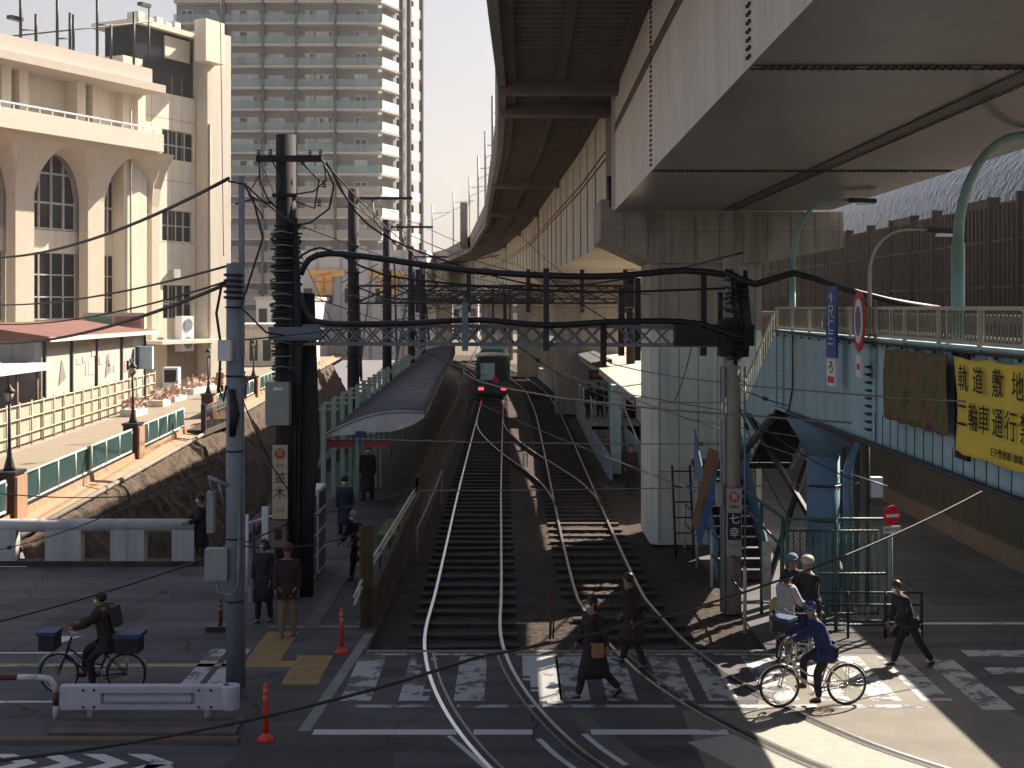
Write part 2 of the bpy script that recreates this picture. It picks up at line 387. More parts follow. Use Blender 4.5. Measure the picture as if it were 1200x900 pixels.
XO = [(-1.2, 71), (-1.15, 68), (-.9, 64), (-.35, 59), (.35, 54), (1.1, 49.5), (1.7, 45.5), (2.0, 42), (2.06, 40)]
RAILTOP = mat('polished_rail', (0.85, 0.85, 0.88), 0.3, metal=1.0, var=0.05)
RAILSIDE = mat('rusty_rail', (0.05, 0.03, 0.022), 0.8, var=0.3)
SLP = mat('sleeper', (0.048, 0.038, 0.032), 0.9, var=0.35, scale=4, bump=0.4)
def offset(path, o_, z=0.0):
    res = []
    for i, p in enumerate(path):
        t = path[min(i + 1, len(path) - 1)] - path[max(i - 1, 0)]; n = V(t.y, -t.x, 0).normalized()
        res.append(p + n * o_ + V(0, 0, z))
    return res
def rib(path, w_, z, zb):             # strip with thickness following a path
    b = MB(); L_ = offset(path, -w_ / 2); R_ = offset(path, w_ / 2)
    b.grid([[a + V(0, 0, zb), a + V(0, 0, z), c + V(0, 0, z), c + V(0, 0, zb)] for a, c in zip(L_, R_)]); return b
def make_track(pts, label, sleepers=True, ymin=23.4, head=True):
    path = [V(p.x, p.y, 0) for p in catmull([(x, y, 0) for x, y in pts], 0.35)]
    t = thing('railway_track', label, 'railway track', path[len(path) // 2])
    for o_ in (-0.716, 0.716):
        rp = offset(path, o_)
        r_ = rib(rp, 0.064, 0.006, -0.13).build('rail', RAILSIDE, t)
        if head: rib(rp, 0.06, 0.011, 0.004).build('rail_head', RAILTOP, r_)
        rd = [p for p in rp if p.y < 23.0]
        if rd and o_:
            g = rib(offset(rd, 0.075 if o_ < 0 else -0.075), 0.075, 0.004, -0.02).build('flangeway', BLACK, t)
            rib(offset(rd, 0.15 if o_ < 0 else -0.15), 0.045, 0.009, -0.1).build('guard_rail', mat('guard_rail_steel', (0.2, 0.2, 0.21), 0.4, metal=0.8), t)
    if sleepers:
        acc = 0; n_ = 0; far = MB(); prev = path[-1]
        for p, nx in zip(path[::-1], path[-2::-1]):
            acc += (nx - p).length
            if acc > 0.68 and nx.y > ymin:
                acc = 0; tt = (nx - p).normalized(); nn = V(tt.y, -tt.x, 0)
                c = nx + V(0, 0, -0.115)
                hh = random.uniform(0.022, 0.034)
                if n_ < 95:
                    m_ = MB(); m_.frame(c + V(0, 0, hh), nn * 1.03, tt * 0.115, V(0, 0, 0.035)); m_.build('sleeper', SLP, t)
                else: far.frame(c + V(0, 0, hh), nn * 1.03, tt * 0.115, V(0, 0, 0.035))
                n_ += 1
        if n_ > 95: struct(far.build('sleeper', SLP, t), 'stuff')
    return t
random.seed(3)
make_track(T1, 'left tram track, running under the stopped tram and curving right across the crosswalk')
make_track(T2, 'right tram track passing beside the concrete pier and curving over the sunlit crossing')
make_track(XO, 'crossover rails linking the left tram track to the right one', sleepers=False, head=True)
# ---------------------------------------------------------------- painted markings
def paint_mat(name, col, wear):
    m = mat(name, col, 0.7); n = m.node_tree; L = n.links; bs = n.nodes['Principled BSDF']
    tc = n.nodes.new('ShaderNodeTexCoord'); no = n.nodes.new('ShaderNodeTexNoise'); no.inputs['Scale'].default_value = 2.1
    no.inputs['Detail'].default_value = 8; no.inputs['Roughness'].default_value = 0.72; L.new(tc.outputs['Object'], no.inputs['Vector'])
    r = n.nodes.new('ShaderNodeValToRGB'); r.color_ramp.elements[0].position = wear; r.color_ramp.elements[1].position = wear + 0.06
    L.new(no.outputs[0], r.inputs[0]); mx = n.nodes.new('ShaderNodeMix'); mx.data_type = 'RGBA'
    L.new(r.outputs[0], mx.inputs[0]); mx.inputs[6].default_value = (0.09, 0.09, 0.095, 1); mx.inputs[7].default_value = col + (1,)
    L.new(mx.outputs[2], bs.inputs['Base Color']); return m
PAINT = paint_mat('worn_white_paint', (0.38, 0.39, 0.40), 0.45)
PAINT2 = paint_mat('fresh_white_paint', (0.5, 0.51, 0.52), 0.36)
PY = paint_mat('worn_yellow_paint', (0.30, 0.26, 0.15), 0.40)
T1P = [V(p.x, p.y, 0) for p in catmull([(x, y, 0) for x, y in T1], 0.35)]
T2P = [V(p.x, p.y, 0) for p in catmull([(x, y, 0) for x, y in T2], 0.35)]
def near_rail(x, y):
    for P_ in (T1P, T2P):
        for o_ in (-0.716, 0.716):
            for p in RA[(id(P_), o_)]:
                if abs(p.y - y) < 0.5 and abs(p.x - x) < 0.19 and (p - V(x, y, 0)).length < 0.19: return True
    return False
RA = {(id(P_), o_): [p for p in offset(P_, o_) if p.y < 24 and p.y > 14] for P_ in (T1P, T2P) for o_ in (-0.716, 0.716)}
def marking(name, polys, m, z=0.006, cut=True):
    b = MB()
    for (a, c, d_, e) in polys:          # quads split into tiles that stop at the rails
        a, c, d_, e = [V(p[0], p[1], z) for p in (a, c, d_, e)]
        nu = max(1, int((c - a).length / 0.12)); nv = max(1, int((e - a).length / 0.12))
        for i in range(nu):
            for j in range(nv):
                def P(u, v): return a.lerp(c, u).lerp(e.lerp(d_, u), v)
                ctr = P((i + .5) / nu, (j + .5) / nv)
                if cut and ctr.y < 23.2 and near_rail(ctr.x, ctr.y): continue
                b.face([P(i / nu, j / nv), P((i + 1) / nu, j / nv), P((i + 1) / nu, (j + 1) / nv), P(i / nu, (j + 1) / nv)])
    return struct(b.build(name, m))
def rect(x0, y0, x1, y1): return ((x0, y0), (x1, y0), (x1, y1), (x0, y1))
xs = [-2.47, -1.55, -.68, 1.0, 1.74, 2.64, 3.34, 4.3, 5.1, 5.9, 6.7]
marking('crosswalk', [rect(x - 0.24, 20.15, x + 0.24, 22.7) for x in xs] + [rect(7.25, 19.7, 7.75, 22.5)], PAINT)
marking('crosswalk', [rect(.18, 20.0, .80, 22.75)], PAINT2)  # stripe widened in brighter paint to stand in for the sun patch
marking('crosswalk_border', [rect(-2.55, 19.8, 6.4, 19.95), rect(-2.6, 22.78, 5.2, 22.9)], PAINT)
marking('stop_line', [rect(-2.9, 18.55, .3, 18.78), rect(1.15, 18.55, 3.4, 18.78)], PAINT2)
marking('crosswalk_side', [rect(8.1, y_, 10.6, y_ + 0.42) for y_ in (21.6, 20.5, 19.4, 22.7)], PAINT)
marking('road_line', [rect(7.6, 25.0, 13, 25.16)], PAINT2)
marking('lane_line', [rect(-9.6, 22.05, -4.7, 22.25)], PY)
marking('edge_line', [rect(-9.4, 20.05, -6.3, 20.15), rect(-9.6, 22.9, -7.4, 22.98)], PAINT2)
marking('road_patch_mark', [((-8.75, 23.6), (-8.35, 23.6), (-8.1, 24.1), (-8.6, 24.1))], PAINT2)
marking('crosswalk_left', [rect(-5.45 + k * 0.42, 21.0, -5.15 + k * 0.42, 23.2) for k in (0, 1)], PAINT)
marking('track_guide_line', [((-.95, 18.5), (-.87, 18.5), (-.2, 17.0), (-.3, 17.0))], PAINT2, cut=False)
for o_ in (-1.0, -.30):
    pl_ = [p for p in T1P if 16.6 < p.y < 18.5]; a_ = offset(pl_, o_ - .045, .007); c_2 = offset(pl_, o_ + .045, .007); b = MB(); b.grid([[u_, v_] for u_, v_ in zip(a_, c_2)]); struct(b.build('track_guide_line', PAINT2))
# chevrons in the lower left, arrow patch
ch = []
for k in range(4):
    x = -7.2 + k * 0.62
    ch += [((x, 17.0), (x + .3, 17.0), (x + .75, 17.4), (x + .45, 17.4)), ((x + .45, 17.4), (x + .75, 17.4), (x + .3, 17.75), (x, 17.75))]
marking('road_chevrons', ch, PAINT2, cut=False)
marking('direction_mark', [((-5.0, 16.6), (-4.35, 16.6), (-4.6, 17.35), (-4.95, 17.35))], PAINT)
# tactile paving
tm = mat('yellow_tactile_tiles', (0.30, 0.20, 0.09), 0.8, var=0.2, scale=4)
b = MB()
def tact(x0, y0, x1, y1, bars=True):
    b.box(x0, x1, y0, y1, -0.02, 0.012)
    n_ = int(round((x1 - x0) / 0.075))
    if bars:
        for k in range(n_):
            x = x0 + (k + .5) * (x1 - x0) / n_; y_ = y0 + 0.02
            while y_ < y1 - 0.05: b.box(x - 0.014, x + 0.014, y_, min(y_ + 0.26, y1), 0.012, 0.018); y_ += 0.3
tact(-4.66, 22.0, -4.06, 24.4); tact(-4.06, 22.0, -3.8, 22.4, False); tact(-3.8, 21.0, -3.18, 22.75)
struct(b.build('tactile_paving', tm))
b = MB(); tact(-4.05, 24.6, -3.75, 36.0)
struct(b.build('tactile_strip', mat('grey_tactile_tiles', (0.13, 0.11, 0.095), 0.85)))
b = MB(); b.face([(-3.13, 18.7, 0.006), (-2.95, 18.7, 0.006), (-2.62, 24.3, 0.006), (-2.8, 24.3, 0.006)]); b.face([(-4.7, 24.75, 0.007), (-2.9, 24.75, 0.007), (-2.9, 24.9, 0.007), (-4.7, 24.9, 0.007)])
struct(b.build('flush_kerb', mat('kerb_concrete', (0.22, 0.22, 0.22), 0.85)))
# concrete/brick panel between and beside the right hand rails on the road
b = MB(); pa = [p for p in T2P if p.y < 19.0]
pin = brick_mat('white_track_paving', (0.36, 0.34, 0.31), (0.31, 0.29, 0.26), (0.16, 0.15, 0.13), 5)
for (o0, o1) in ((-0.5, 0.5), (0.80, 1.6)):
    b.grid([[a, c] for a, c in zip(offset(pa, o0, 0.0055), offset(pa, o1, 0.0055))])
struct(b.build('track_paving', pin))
b = MB(); pb = [p for p in T1P if p.y < 19.2]
b.grid([[a, c] for a, c in zip(offset(pb, -1.35, 0.005), offset(pb, -1.05, 0.005))])
struct(b.build('track_apron', mat('track_apron_concrete', (0.11, 0.105, 0.1), 0.85)))
b = MB(); b.grid([[V(2.6, 13, .0035), V(11, 13, .0035)], [V(2.6, 19.65, .0035), V(7.6, 19.65, .0035)]]); b.face([(3.75, 19.65, .0035), (7.7, 19.65, .0035), (7.5, 22.85, .0035), (4.6, 22.85, .0035)]); struct(b.build('pale_sunpatch_apron', mat('pale_sunpatch_concrete', (.15, .14, .122), .85, var=.2, scale=.9, fine=.2)))  # pale concrete; its lighter colour also paints in the sun patch on the crossing
random.seed(8)
b = MB()
for (x0, y0, x1, y1) in ((-9.2, 24.6, -7.4, 26.3), (-6.9, 27.2, -5.2, 27.9), (-3.9, 17.2, -1.6, 18.0), (1.6, 17.3, 2.6, 18.1), (8.8, 26.5, 10.6, 31)): b.face([(x0, y0, .003), (x1, y0 + .05, .003), (x1 - .05, y1, .003), (x0 + .08, y1, .003)])
struct(b.build('road_patch', asphalt_mat('patched_asphalt', (.048, .047, .052))))
# manhole
b = MB(); b.tube([(4.9, 19.9, 0.0), (4.9, 19.9, 0.008)], 0.16, 20); tag(b.build('manhole_cover', mat('manhole_iron', (0.12, 0.1, 0.08), 0.6)), 'small round manhole cover in the sunlit crosswalk below the cyclist', 'manhole cover')
# ---------------------------------------------------------------- viaduct
def vx(y):  # left web x of viaduct girders
    return interp([(-20, 2.42), (10.9, 2.45), (23.4, 2.55), (33.2, 2.66), (46, 2.45), (63, 1.9), (86, 1.2), (126, -1.2), (154, -5.0), (180, -11), (220, -23), (260, -38)], y)
def vslope(y): return (vx(y + 1) - vx(y - 1)) / 2
vt = thing('railway_viaduct', 'huge elevated railway viaduct with pale steel box girder and ribbed dark soffit overhead', 'viaduct', (5, 34.5, 0))
def nrm(y): s_ = vslope(y); return V(1, -s_, 0).normalized()
# near steel box girder
ZB, ZT, WG = 8.7, 11.87, 5.55
yy = [-12 + k * 3.01 for k in range(16)]; yy = [y for y in yy if y < 33.2] + [33.2]
b = MB(); b.grid([[V(vx(y), y, ZB), V(vx(y), y, ZT)] for y in yy]); b.grid([[V(vx(y) + WG, y, ZB), V(vx(y) + WG, y, ZT)] for y in yy])
b.grid([[V(vx(y), y, ZT), V(vx(y) + WG, y, ZT)] for y in yy]); b.face([(vx(33.2), 33.2, ZB), (vx(33.2) + WG, 33.2, ZB), (vx(33.2) + WG, 33.2, ZT), (vx(33.2), 33.2, ZT)])
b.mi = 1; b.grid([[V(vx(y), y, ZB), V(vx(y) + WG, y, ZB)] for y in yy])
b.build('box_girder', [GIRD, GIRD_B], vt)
b = MB()
for y in (13.3, 23.4):               # splice plates with bolt rows
    for dx in (-0.10, 0.10):
        b.box(vx(y) + 0.02, vx(y) + WG - 0.02, y + dx - 0.006, y + dx + 0.006, ZB - 0.014, ZB - 0.002)
    k = 0
    x = vx(y) + 0.15
    while x < vx(y) + WG - 0.1:
        if k % 14 != 12:
            for dy in (-0.05, 0.05):
                b.cyl(x, y + dy, ZB - 0.03, ZB - 0.002, 0.022, n=6)
        x += 0.085; k += 1
    z = ZB + 0.1
    while z < ZT - 0.1:
        for dy in (-0.06, 0.06): b.tube([(vx(y) - 0.002, y + dy, z), (vx(y) - 0.03, y + dy, z)], 0.022, 6)
        z += 0.09
for dx in (-0.14, -0.07, 0.0, 0.07, 0.14):
    b.grid([[V(5.55 + dx - 0.012, y, ZB - 0.012), V(5.55 + dx + 0.012, y, ZB - 0.012)] for y in (-12, 33.1)])
for y in [k * 0.11 for k in range(-20, 300)]:
    b.box(5.55 - 0.19, 5.55 - 0.165, y, y + 0.04, ZB - 0.022, ZB - 0.003); b.box(5.55 + 0.165, 5.55 + 0.19, y, y + 0.04, ZB - 0.022, ZB - 0.003)
struct(b.build('splice_bolts', BOLT, vt), 'stuff')
b = MB()
for z in (10.72, 10.80, 10.88):
    for y0, y1 in zip(yy, yy[1:]): b.beam(V(vx(y0) - 0.015, y0, z), V(vx(y1) - 0.015, y1, z), 0.03, 0.025)
b.build('web_stiffener', mat('web_line_steel', (0.16, 0.14, 0.12), 0.6), vt)
b = MB(); b.beam(V(vx(32.9) - 0.03, 32.95, ZB), V(vx(32.9) - 0.03, 32.95, ZT), 0.12, 0.06); b.build('bearing_stiffener', GIRD, vt)
# deck slab with ribs
def cant(y): return 3.0 if y < 120 else 3.0
yd = [-12 + k * 4 for k in range(70)]; yd = [y for y in yd if y < 262]
ZS = 11.9
b = MB()
L0 = [V(vx(y), y, 0) - nrm(y) * 3.0 for y in yd]; R0 = [V(vx(y), y, 0) + nrm(y) * (7.8 if y < 38 else 8.6) for y in yd]
b.grid([[a + V(0, 0, ZS), c + V(0, 0, ZS), c + V(0, 0, ZS + .3), a + V(0, 0, ZS + 0.3), a + V(0, 0, ZS)] for a, c in zip(L0, R0)])
b.build('deck_slab', SOFF, vt)
b = MB()
for side, o_ in (('l', -3.0), ('r', 7.6)):
    P_ = [V(vx(y), y, 0) + nrm(y) * (o_ + (0.8 if o_ > 0 and y > 38 else 0)) for y in yd]
    b.grid([[p + V(-.0, 0, ZS - 0.25), p + V(0, 0, ZS + 1.25), p + V(.2, 0, ZS + 1.25), p + V(.2, 0, ZS - 0.25), p + V(0, 0, ZS - .25)] for p in P_])
b.build('parapet_wall', mat('viaduct_parapet', (0.24, 0.22, 0.21), 0.85, streak=0.4, var=0.2, scale=0.5), vt)
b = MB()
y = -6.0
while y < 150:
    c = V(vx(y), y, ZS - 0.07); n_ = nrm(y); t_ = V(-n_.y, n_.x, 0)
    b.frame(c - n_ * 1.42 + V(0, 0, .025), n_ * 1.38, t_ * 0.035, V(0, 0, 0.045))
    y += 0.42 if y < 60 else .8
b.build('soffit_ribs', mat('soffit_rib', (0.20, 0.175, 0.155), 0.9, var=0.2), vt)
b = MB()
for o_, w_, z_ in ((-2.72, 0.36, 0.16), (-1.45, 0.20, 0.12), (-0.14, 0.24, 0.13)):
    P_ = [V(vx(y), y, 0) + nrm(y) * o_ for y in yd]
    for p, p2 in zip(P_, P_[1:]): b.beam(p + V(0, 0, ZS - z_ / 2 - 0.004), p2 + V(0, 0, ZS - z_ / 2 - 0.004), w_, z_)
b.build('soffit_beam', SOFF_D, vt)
b = MB()
for y, dd in ((31.9, .25), (35.6, .35), (57, .25), (75.0, .3), (95, .3), (115, .3)):
    c = V(vx(y), y, ZS - 0.2); n_ = nrm(y); b.frame(c - n_ * 1.47, n_ * 1.5, V(-n_.y, n_.x, 0) * dd, V(0, 0, 0.2))
build_each(b, 'soffit_cross_beam', mat('soffit_cross_beam_paint', (0.19, 0.165, 0.15), 0.8), vt)
b = MB(); b.box(10.0, 10.12, -12, 29.0, 10.4, ZS); b.build('sun_blocker', SOFF, vt)  # added panel, out of view: cuts off the sun strip on the crossing
# concrete girder spans beyond
piers = [34.6, 75, 115, 151, 188]
for i, (y0, y1) in enumerate(((36.0, 74.2), (76.0, 114.0), (116.2, 150), (152.4, 187), (189, 240))):
    ys_ = [y0 + (y1 - y0) * k / 8 for k in range(9)]
    b = MB(); b.grid([[V(vx(y), y, ZS - 0.01), V(vx(y) + 0.04, y, 8.0), V(vx(y) + 5.6, y, 8.0), V(vx(y) + 5.6, y, ZS - 0.01)] for y in ys_])
    for ye in (y0, y1): b.face([V(vx(ye), ye, ZS - .01), V(vx(ye) + .04, ye, 8.0), V(vx(ye) + 5.6, ye, 8), V(vx(ye) + 5.6, ye, ZS - .01)])
    g = b.build('concrete_girder', CONC_L, vt)
    b = MB()
    for k in range(1, int((y1 - y0) / 3.3)):
        y = y0 + k * 3.3; b.box(vx(y) - 0.012, vx(y) + 0.02, y - 0.02, y + 0.02, 8.0, ZS - 0.25)
    for a, c in zip(ys_, ys_[1:]):
        for zz in (10.35, 10.55): b.beam(V(vx(a) + 0.0, a, zz), V(vx(c) + 0.0, c, zz), 0.05, 0.05)
    b.build('panel_joint', mat('joint_line', (0.2, 0.17, 0.13), 0.9), g)
# first pier with flared crosshead
b = MB()
PX0, PX1, PY0, PY1 = 3.62, 6.55, 33.4, 36.1
c_ = 0.18
b.prism([(PX0 + c_, PY0, 0), (PX1 - c_, PY0, 0), (PX1, PY0 + c_, 0), (PX1, PY1 - c_, 0), (PX1 - c_, PY1, 0), (PX0 + c_, PY1, 0), (PX0, PY1 - c_, 0), (PX0, PY0 + c_, 0)][::-1], (0, 0, 5.6))
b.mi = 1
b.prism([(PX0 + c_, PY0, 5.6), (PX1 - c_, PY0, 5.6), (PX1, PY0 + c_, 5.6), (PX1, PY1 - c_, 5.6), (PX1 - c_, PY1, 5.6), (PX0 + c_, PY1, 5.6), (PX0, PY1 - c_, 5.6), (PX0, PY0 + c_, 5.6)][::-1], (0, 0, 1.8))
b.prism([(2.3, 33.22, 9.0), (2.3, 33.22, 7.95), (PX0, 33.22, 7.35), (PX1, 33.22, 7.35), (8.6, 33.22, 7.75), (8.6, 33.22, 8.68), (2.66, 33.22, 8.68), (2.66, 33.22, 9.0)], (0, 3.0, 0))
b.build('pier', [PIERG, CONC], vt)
b = MB()
for y in (33.21,):
    for x in [2.9 + k * 0.62 for k in range(10)]: b.box(x, x + 0.015, y - 0.004, y + 0.01, 7.4 + (0.3 if x < 3.4 else 0) + (0.35 if x > 7 else 0), 8.6)
    b.box(2.4, 8.5, y - 0.004, y + 0.01, 8.15, 8.165)
for x in [3.85 + k * 0.5 for k in range(6)]: b.box(x, x + 0.018, PY0 - 0.004, PY0 + 0.01, 0.1, 7.3)
for z in (1.9, 3.7, 5.6): b.box(PX0 + 0.2, PX1 - 0.2, PY0 - 0.005, PY0 + 0.01, z, z + 0.02)
b.build('formwork_joints', mat('formwork_line', (0.17, 0.15, 0.12), 0.9), vt)
for yp in piers[1:]:
    b = MB(); x0 = vx(yp)
    b.box(x0 + 1.0, x0 + 4.7, yp - 1.1, yp + 1.1, 0, 7.0)
    b.prism([(x0 - .2, yp - 1.3, 7.9), (x0 + 1.0, yp - 1.3, 7.0), (x0 + 4.7, yp - 1.3, 7.0), (x0 + 6, yp - 1.3, 7.9)], (0, 2.6, 0))
    b.build('pier', CONC, vt)
# pole beneath gap, drain pipe on pier
b = MB(); b.tube([(2.55, 33.3, 8.8), (2.55, 33.3, 9.6)], 0.09, 8); b.build('bearing', DARKM, vt)
# catenary masts standing on the viaduct
mp = thing('catenary_mast', 'slim steel catenary mast rising above the curving viaduct parapet', 'catenary mast', (0, 0, 0), group='catenary masts along the viaduct')
b = MB(); b.tube([(0, 0, 0), (0, 0, 7.2)], 0.09, 6); b.build('pole', GREYM, mp)
b = MB(); b.beam((0, 0, 6.1), (2.4, 0, 6.3), 0.06, 0.06); b.beam((0, 0, 5.2), (2.2, 0, 6.2), 0.05, 0.05); b.build('bracket_arm', GREYM, mp)
first = True
for y in (66, 80, 96, 112, 130, 148, 166, 186, 206, 228, 250):
    p = V(vx(y), y, ZS + 0.3) - nrm(y) * 2.6
    if first: mp.location = p; first = False
    else: copy_tree(mp, loc=p)
mp['label'] = 'slim steel catenary mast rising above the curving viaduct parapet'
b = MB(); x0 = vx(125) - 3.45; b.box(x0 - .35, x0 + .35, 122, 127, 12.0, 16.2); tag(b.build('equipment_cabin', mat('cabin_grey', (0.16, 0.14, 0.14), 0.8)), 'dark grey box cabin fixed to the outer side of the curved viaduct', 'equipment box')
# ---------------------------------------------------------------- beige building with pointed arches
FR = V(0.894, -0.447, 0)              # outward normal of its facade
FD = V(-0.447, -0.894, 0)             # along the facade, from the far corner towards the viewer
P0 = V(-21, 92, 0)
def fs(px):
    k = (px - 600) / F; return (-21 - 92 * k) / (.447 - .894 * k)
def fz(px, py):
    Y = 92 - .894 * fs(px); return H - (py - HY) / F * Y
ZBAL0, ZBAL1 = fz(75, 168), fz(75, 153)
def FP(s_, n_, z): p = P0 + FD * s_ + FR * n_; return V(p.x, p.y, z)
bl = thing('leisure_building', 'large cream building with tall pointed arch windows and a deep balcony', 'building', (P0.x, P0.y, 0.8))
def fbox(b, s0, s1, n0, n1, z0, z1):
    b.frame(FP((s0 + s1) / 2, (n0 + n1) / 2, (z0 + z1) / 2), FD * (s1 - s0) / 2, FR * (n1 - n0) / 2, V(0, 0, (z1 - z0) / 2))
b = MB()
sA = fs(150); zr = fz(185, 107); zt = fz(165, 70)
wins = [(fs(190), fs(228), fz(209, 188), fz(209, 154)), (fs(190), fs(226), fz(209, 283), fz(209, 247)), (fs(191), fs(226), fz(209, 373), fz(209, 334))]
# wall R2 with three openings: built as bands
s0, s1 = fs(229), fs(165)
def wall_open(b, s0, s1, z0, z1, n0, n1, opens):
    opens = sorted(opens, key=lambda o: o[2]); z = z0
    for (a, c, zb, ztp) in opens:
        fbox(b, s0, s1, n0, n1, z, zb); fbox(b, s0, a, n0, n1, zb, ztp); fbox(b, c, s1, n0, n1, zb, ztp); z = ztp
    fbox(b, s0, s1, n0, n1, z, z1)
wall_open(b, s0, s1, 0.8, zr, -0.5, 0, [(w_[1] if False else min(w_[0], w_[1]), max(w_[0], w_[1]), w_[2], w_[3]) for w_ in wins])
fbox(b, s0, s1 + 12, -9, -0.5, 0.8, zr - 0.3)
fbox(b, s1, sA + 0.6, -6, 0.15, 0.8, zt)             # plain stair wall, a little proud
fbox(b, s1 + .1, 10.25, -5, 0.62, 0.8, ZBAL0)
b.build('wall', CREAM, bl)
b = MB(); fbox(b, 0, fs(230), -8, 1.0, 0.8, fz(250, 42)); 
o = b.build('fin_wall', mat('pale_render', (0.50, 0.46, 0.40), 0.85, var=0.05, streak=0.15), bl)
b = MB(); fbox(b, fs(238), fs(216), 0.9, 1.9, fz(235, 78), fz(235, 30)); fbox(b, fs(238), fs(160), -4, 0.2, fz(200, 38), fz(200, 32))
b.build('roof_plant_room', CREAM, bl)
b = MB(); fbox(b, fs(232), fs(163), -3, -0.3, zr - 0.3, fz(200, 38)); b.build('dark_roof_glazing', GLASS_D, bl)
b = MB(); fbox(b, fs(225), fs(196), -2, -0.2, fz(200, 68), fz(200, 42)); build_each(b, 'stair_light', CREAM, bl)
b = MB()
for k in range(5): fbox(b, fs(225) + k * 0.9, fs(225) + k * 0.9 + 0.6, -2 , -1, fz(200, 32), fz(200, 18) - 0.2 * (k % 2))
fbox(b, fs(208), fs(186), -2.5, -1.2, fz(200, 32), fz(200, 25)); b.build('rooftop_unit', mat('unit_white', (0.5, 0.5, 0.48)), bl)
WF = mat('window_frame_grey', (0.42, 0.42, 0.40), 0.5)
def fwindow(sa, sb, za, zb, nv, nh, n_=-0.25, parent=None, nm='window'):
    b = MB(); fbox(b, sa, sb, n_ - 0.06, n_, za, zb); g = b.build(nm, GLASS_D, parent)
    b = MB()
    for i in range(nv + 1):
        s_ = sa + (sb - sa) * i / nv; fbox(b, s_ - .04, s_ + .04, n_ - 0.02, n_ + 0.07, za, zb)
    for i in range(nh + 1):
        z_ = za + (zb - za) * i / nh; fbox(b, sa, sb, n_ - 0.02, n_ + 0.055, z_ - .04, z_ + .04)
    b.build('window_frame', WF, g)
for (a, c, z0, z1) in wins: fwindow(min(a, c), max(a, c), z0, z1, 4, 2, parent=bl)
# arched part
zb_ = fz(64, 181); zspring = fz(64, 232)
arches = [9.75, 15.45, 21.15, 26.85]; hw = 1.95; HO = 2.25
def arch_curve(c, h_, z0, zs, zp, n_, N=14):
    pts = [FP(c - h_, n_, z0)]
    for i in range(N + 1):
        t = i / N; x = -h_ + 2 * h_ * t; u = abs(x) / h_; z = zs + (zp - zs) * (1 - u ** 2.1) ** 0.62
        pts.append(FP(c + x, n_, z))
    pts.append(FP(c + h_, n_, z0)); return pts
NO = 1.9
zlow = 0.8
b = MB()
def nz(z): f = max(0, min(1, (z - zspring) / (ZBAL0 - zspring))); return .55 + 1.35 * f * f
zpo = ZBAL0 - 0.15
for c in arches:
    cin = arch_curve(c, hw, zlow, zspring, zb_, 0.0); cout = [p - FR * NO + FR * nz(p.z) for p in arch_curve(c, HO - .1, zlow, zspring + 0.1, zb_ + .55, NO)]
    b.loft(cin, cout)
    # front plate above and beside the outer arch
    L_ = cout; top = [FP(c + (-2.85 + 5.7 * i / (len(L_) - 1)), NO, ZBAL0) for i in range(len(L_))]
    bott = []
    for p in L_: bott.append(p)
    topp = [V(p.x, p.y, ZBAL0) for p in L_]
    rws = [[q_ + V(0, 0, 0) for q_ in bott[1:-1]]]
    for f in (.33, .66, 1.0):
        rw_ = []
        for q_ in bott[1:-1]:
            z = q_.z + (ZBAL0 - q_.z) * f; base = q_ - FR * nz(q_.z); rw_.append(V(base.x, base.y, z) + FR * nz(z))
        rws.append(rw_)
    b.grid(rws)
    for sg in (-1, 1):
        zz_ = [zlow, zspring, zspring + 1.2, zspring + 2.4, zspring + 3.4, ZBAL0]
        b.grid([[FP(c + sg * (HO - .1), nz(z), z), FP(c + sg * 2.85, nz(z), z)] for z in zz_])
b.build('arch_vault', mat('arch_render', (0.56, 0.49, 0.40), 0.85, var=0.06), bl)
b = MB()
for c in arches:       # infill between storeys behind the arches
    zf0, zf1 = fz(64, 296), fz(64, 270); fbox(b, c - hw - .3, c + hw + .3, -0.9, -0.3, zf0, zf1)
    fbox(b, c - hw - 1, c + hw + 1, -1.6, -0.9, 0.8, ZBAL0)
b.build('infill_wall', CREAM, bl)
for c in arches:
    z0 = fz(64, 270); cur = arch_curve(c, hw, z0, zspring, zb_, -0.45)
    b = MB(); b.face(cur); g = b.build('arched_window', GLASS_D, bl)
    b = MB()
    for i in range(5):
        x = -hw + 2 * hw * i / 4; u = min(1, abs(x) / hw); zt_ = zspring + (zb_ - zspring) * max(0, (1 - u ** 2.1)) ** 0.62
        fbox(b, c + x - 0.06, c + x + 0.06, -0.44, -0.3, z0, max(zt_, z0 + 1))
    for z_ in (z0 + 0.1, zspring - 0.3, zspring + 1.5): fbox(b, c - hw * (0.98 if z_ < zspring else .82), c + hw * (0.98 if z_ < zspring else .82), -0.44, -0.32, z_ - .06, z_ + .06)
    b.build('window_frame', WF, g)
    fwindow(c - hw, c + hw, fz(64, 374), fz(64, 296), 4, 3, -0.4, bl)
b = MB(); sB = 30
fbox(b, fs(159), sB, -0.9, NO + 0.5, ZBAL0, ZBAL1 + 0.35); b.build('balcony', mat('balcony_render', (0.58, 0.52, 0.45), 0.85, var=0.05), bl)
b = MB(); 
za = fz(75, 140); fbox(b, fs(150), sB, NO + 0.30, NO + 0.38, za - .05, za + 0.05)
for k in range(24): fbox(b, fs(150) + k * 0.95, fs(150) + k * 0.95 + 0.06, NO + 0.3, NO + 0.36, ZBAL1, za)
b.build('balcony_rail', WHITE, bl)
zc0, zc1 = fz(75, 95), fz(75, 66)
b = MB(); fbox(b, fs(160), sB, -7, NO + 0.6, zc0, zc0 + 0.5); fbox(b, fs(160) + 0.6, sB, -7, NO, zc0 + .5, zc1); fbox(b, fs(150), sB, -7, -1.4, ZBAL1, zc0)
b.build('roof_slab', mat('roof_edge_render', (0.47, 0.415, 0.365), 0.85, var=0.05), bl)
b = MB()
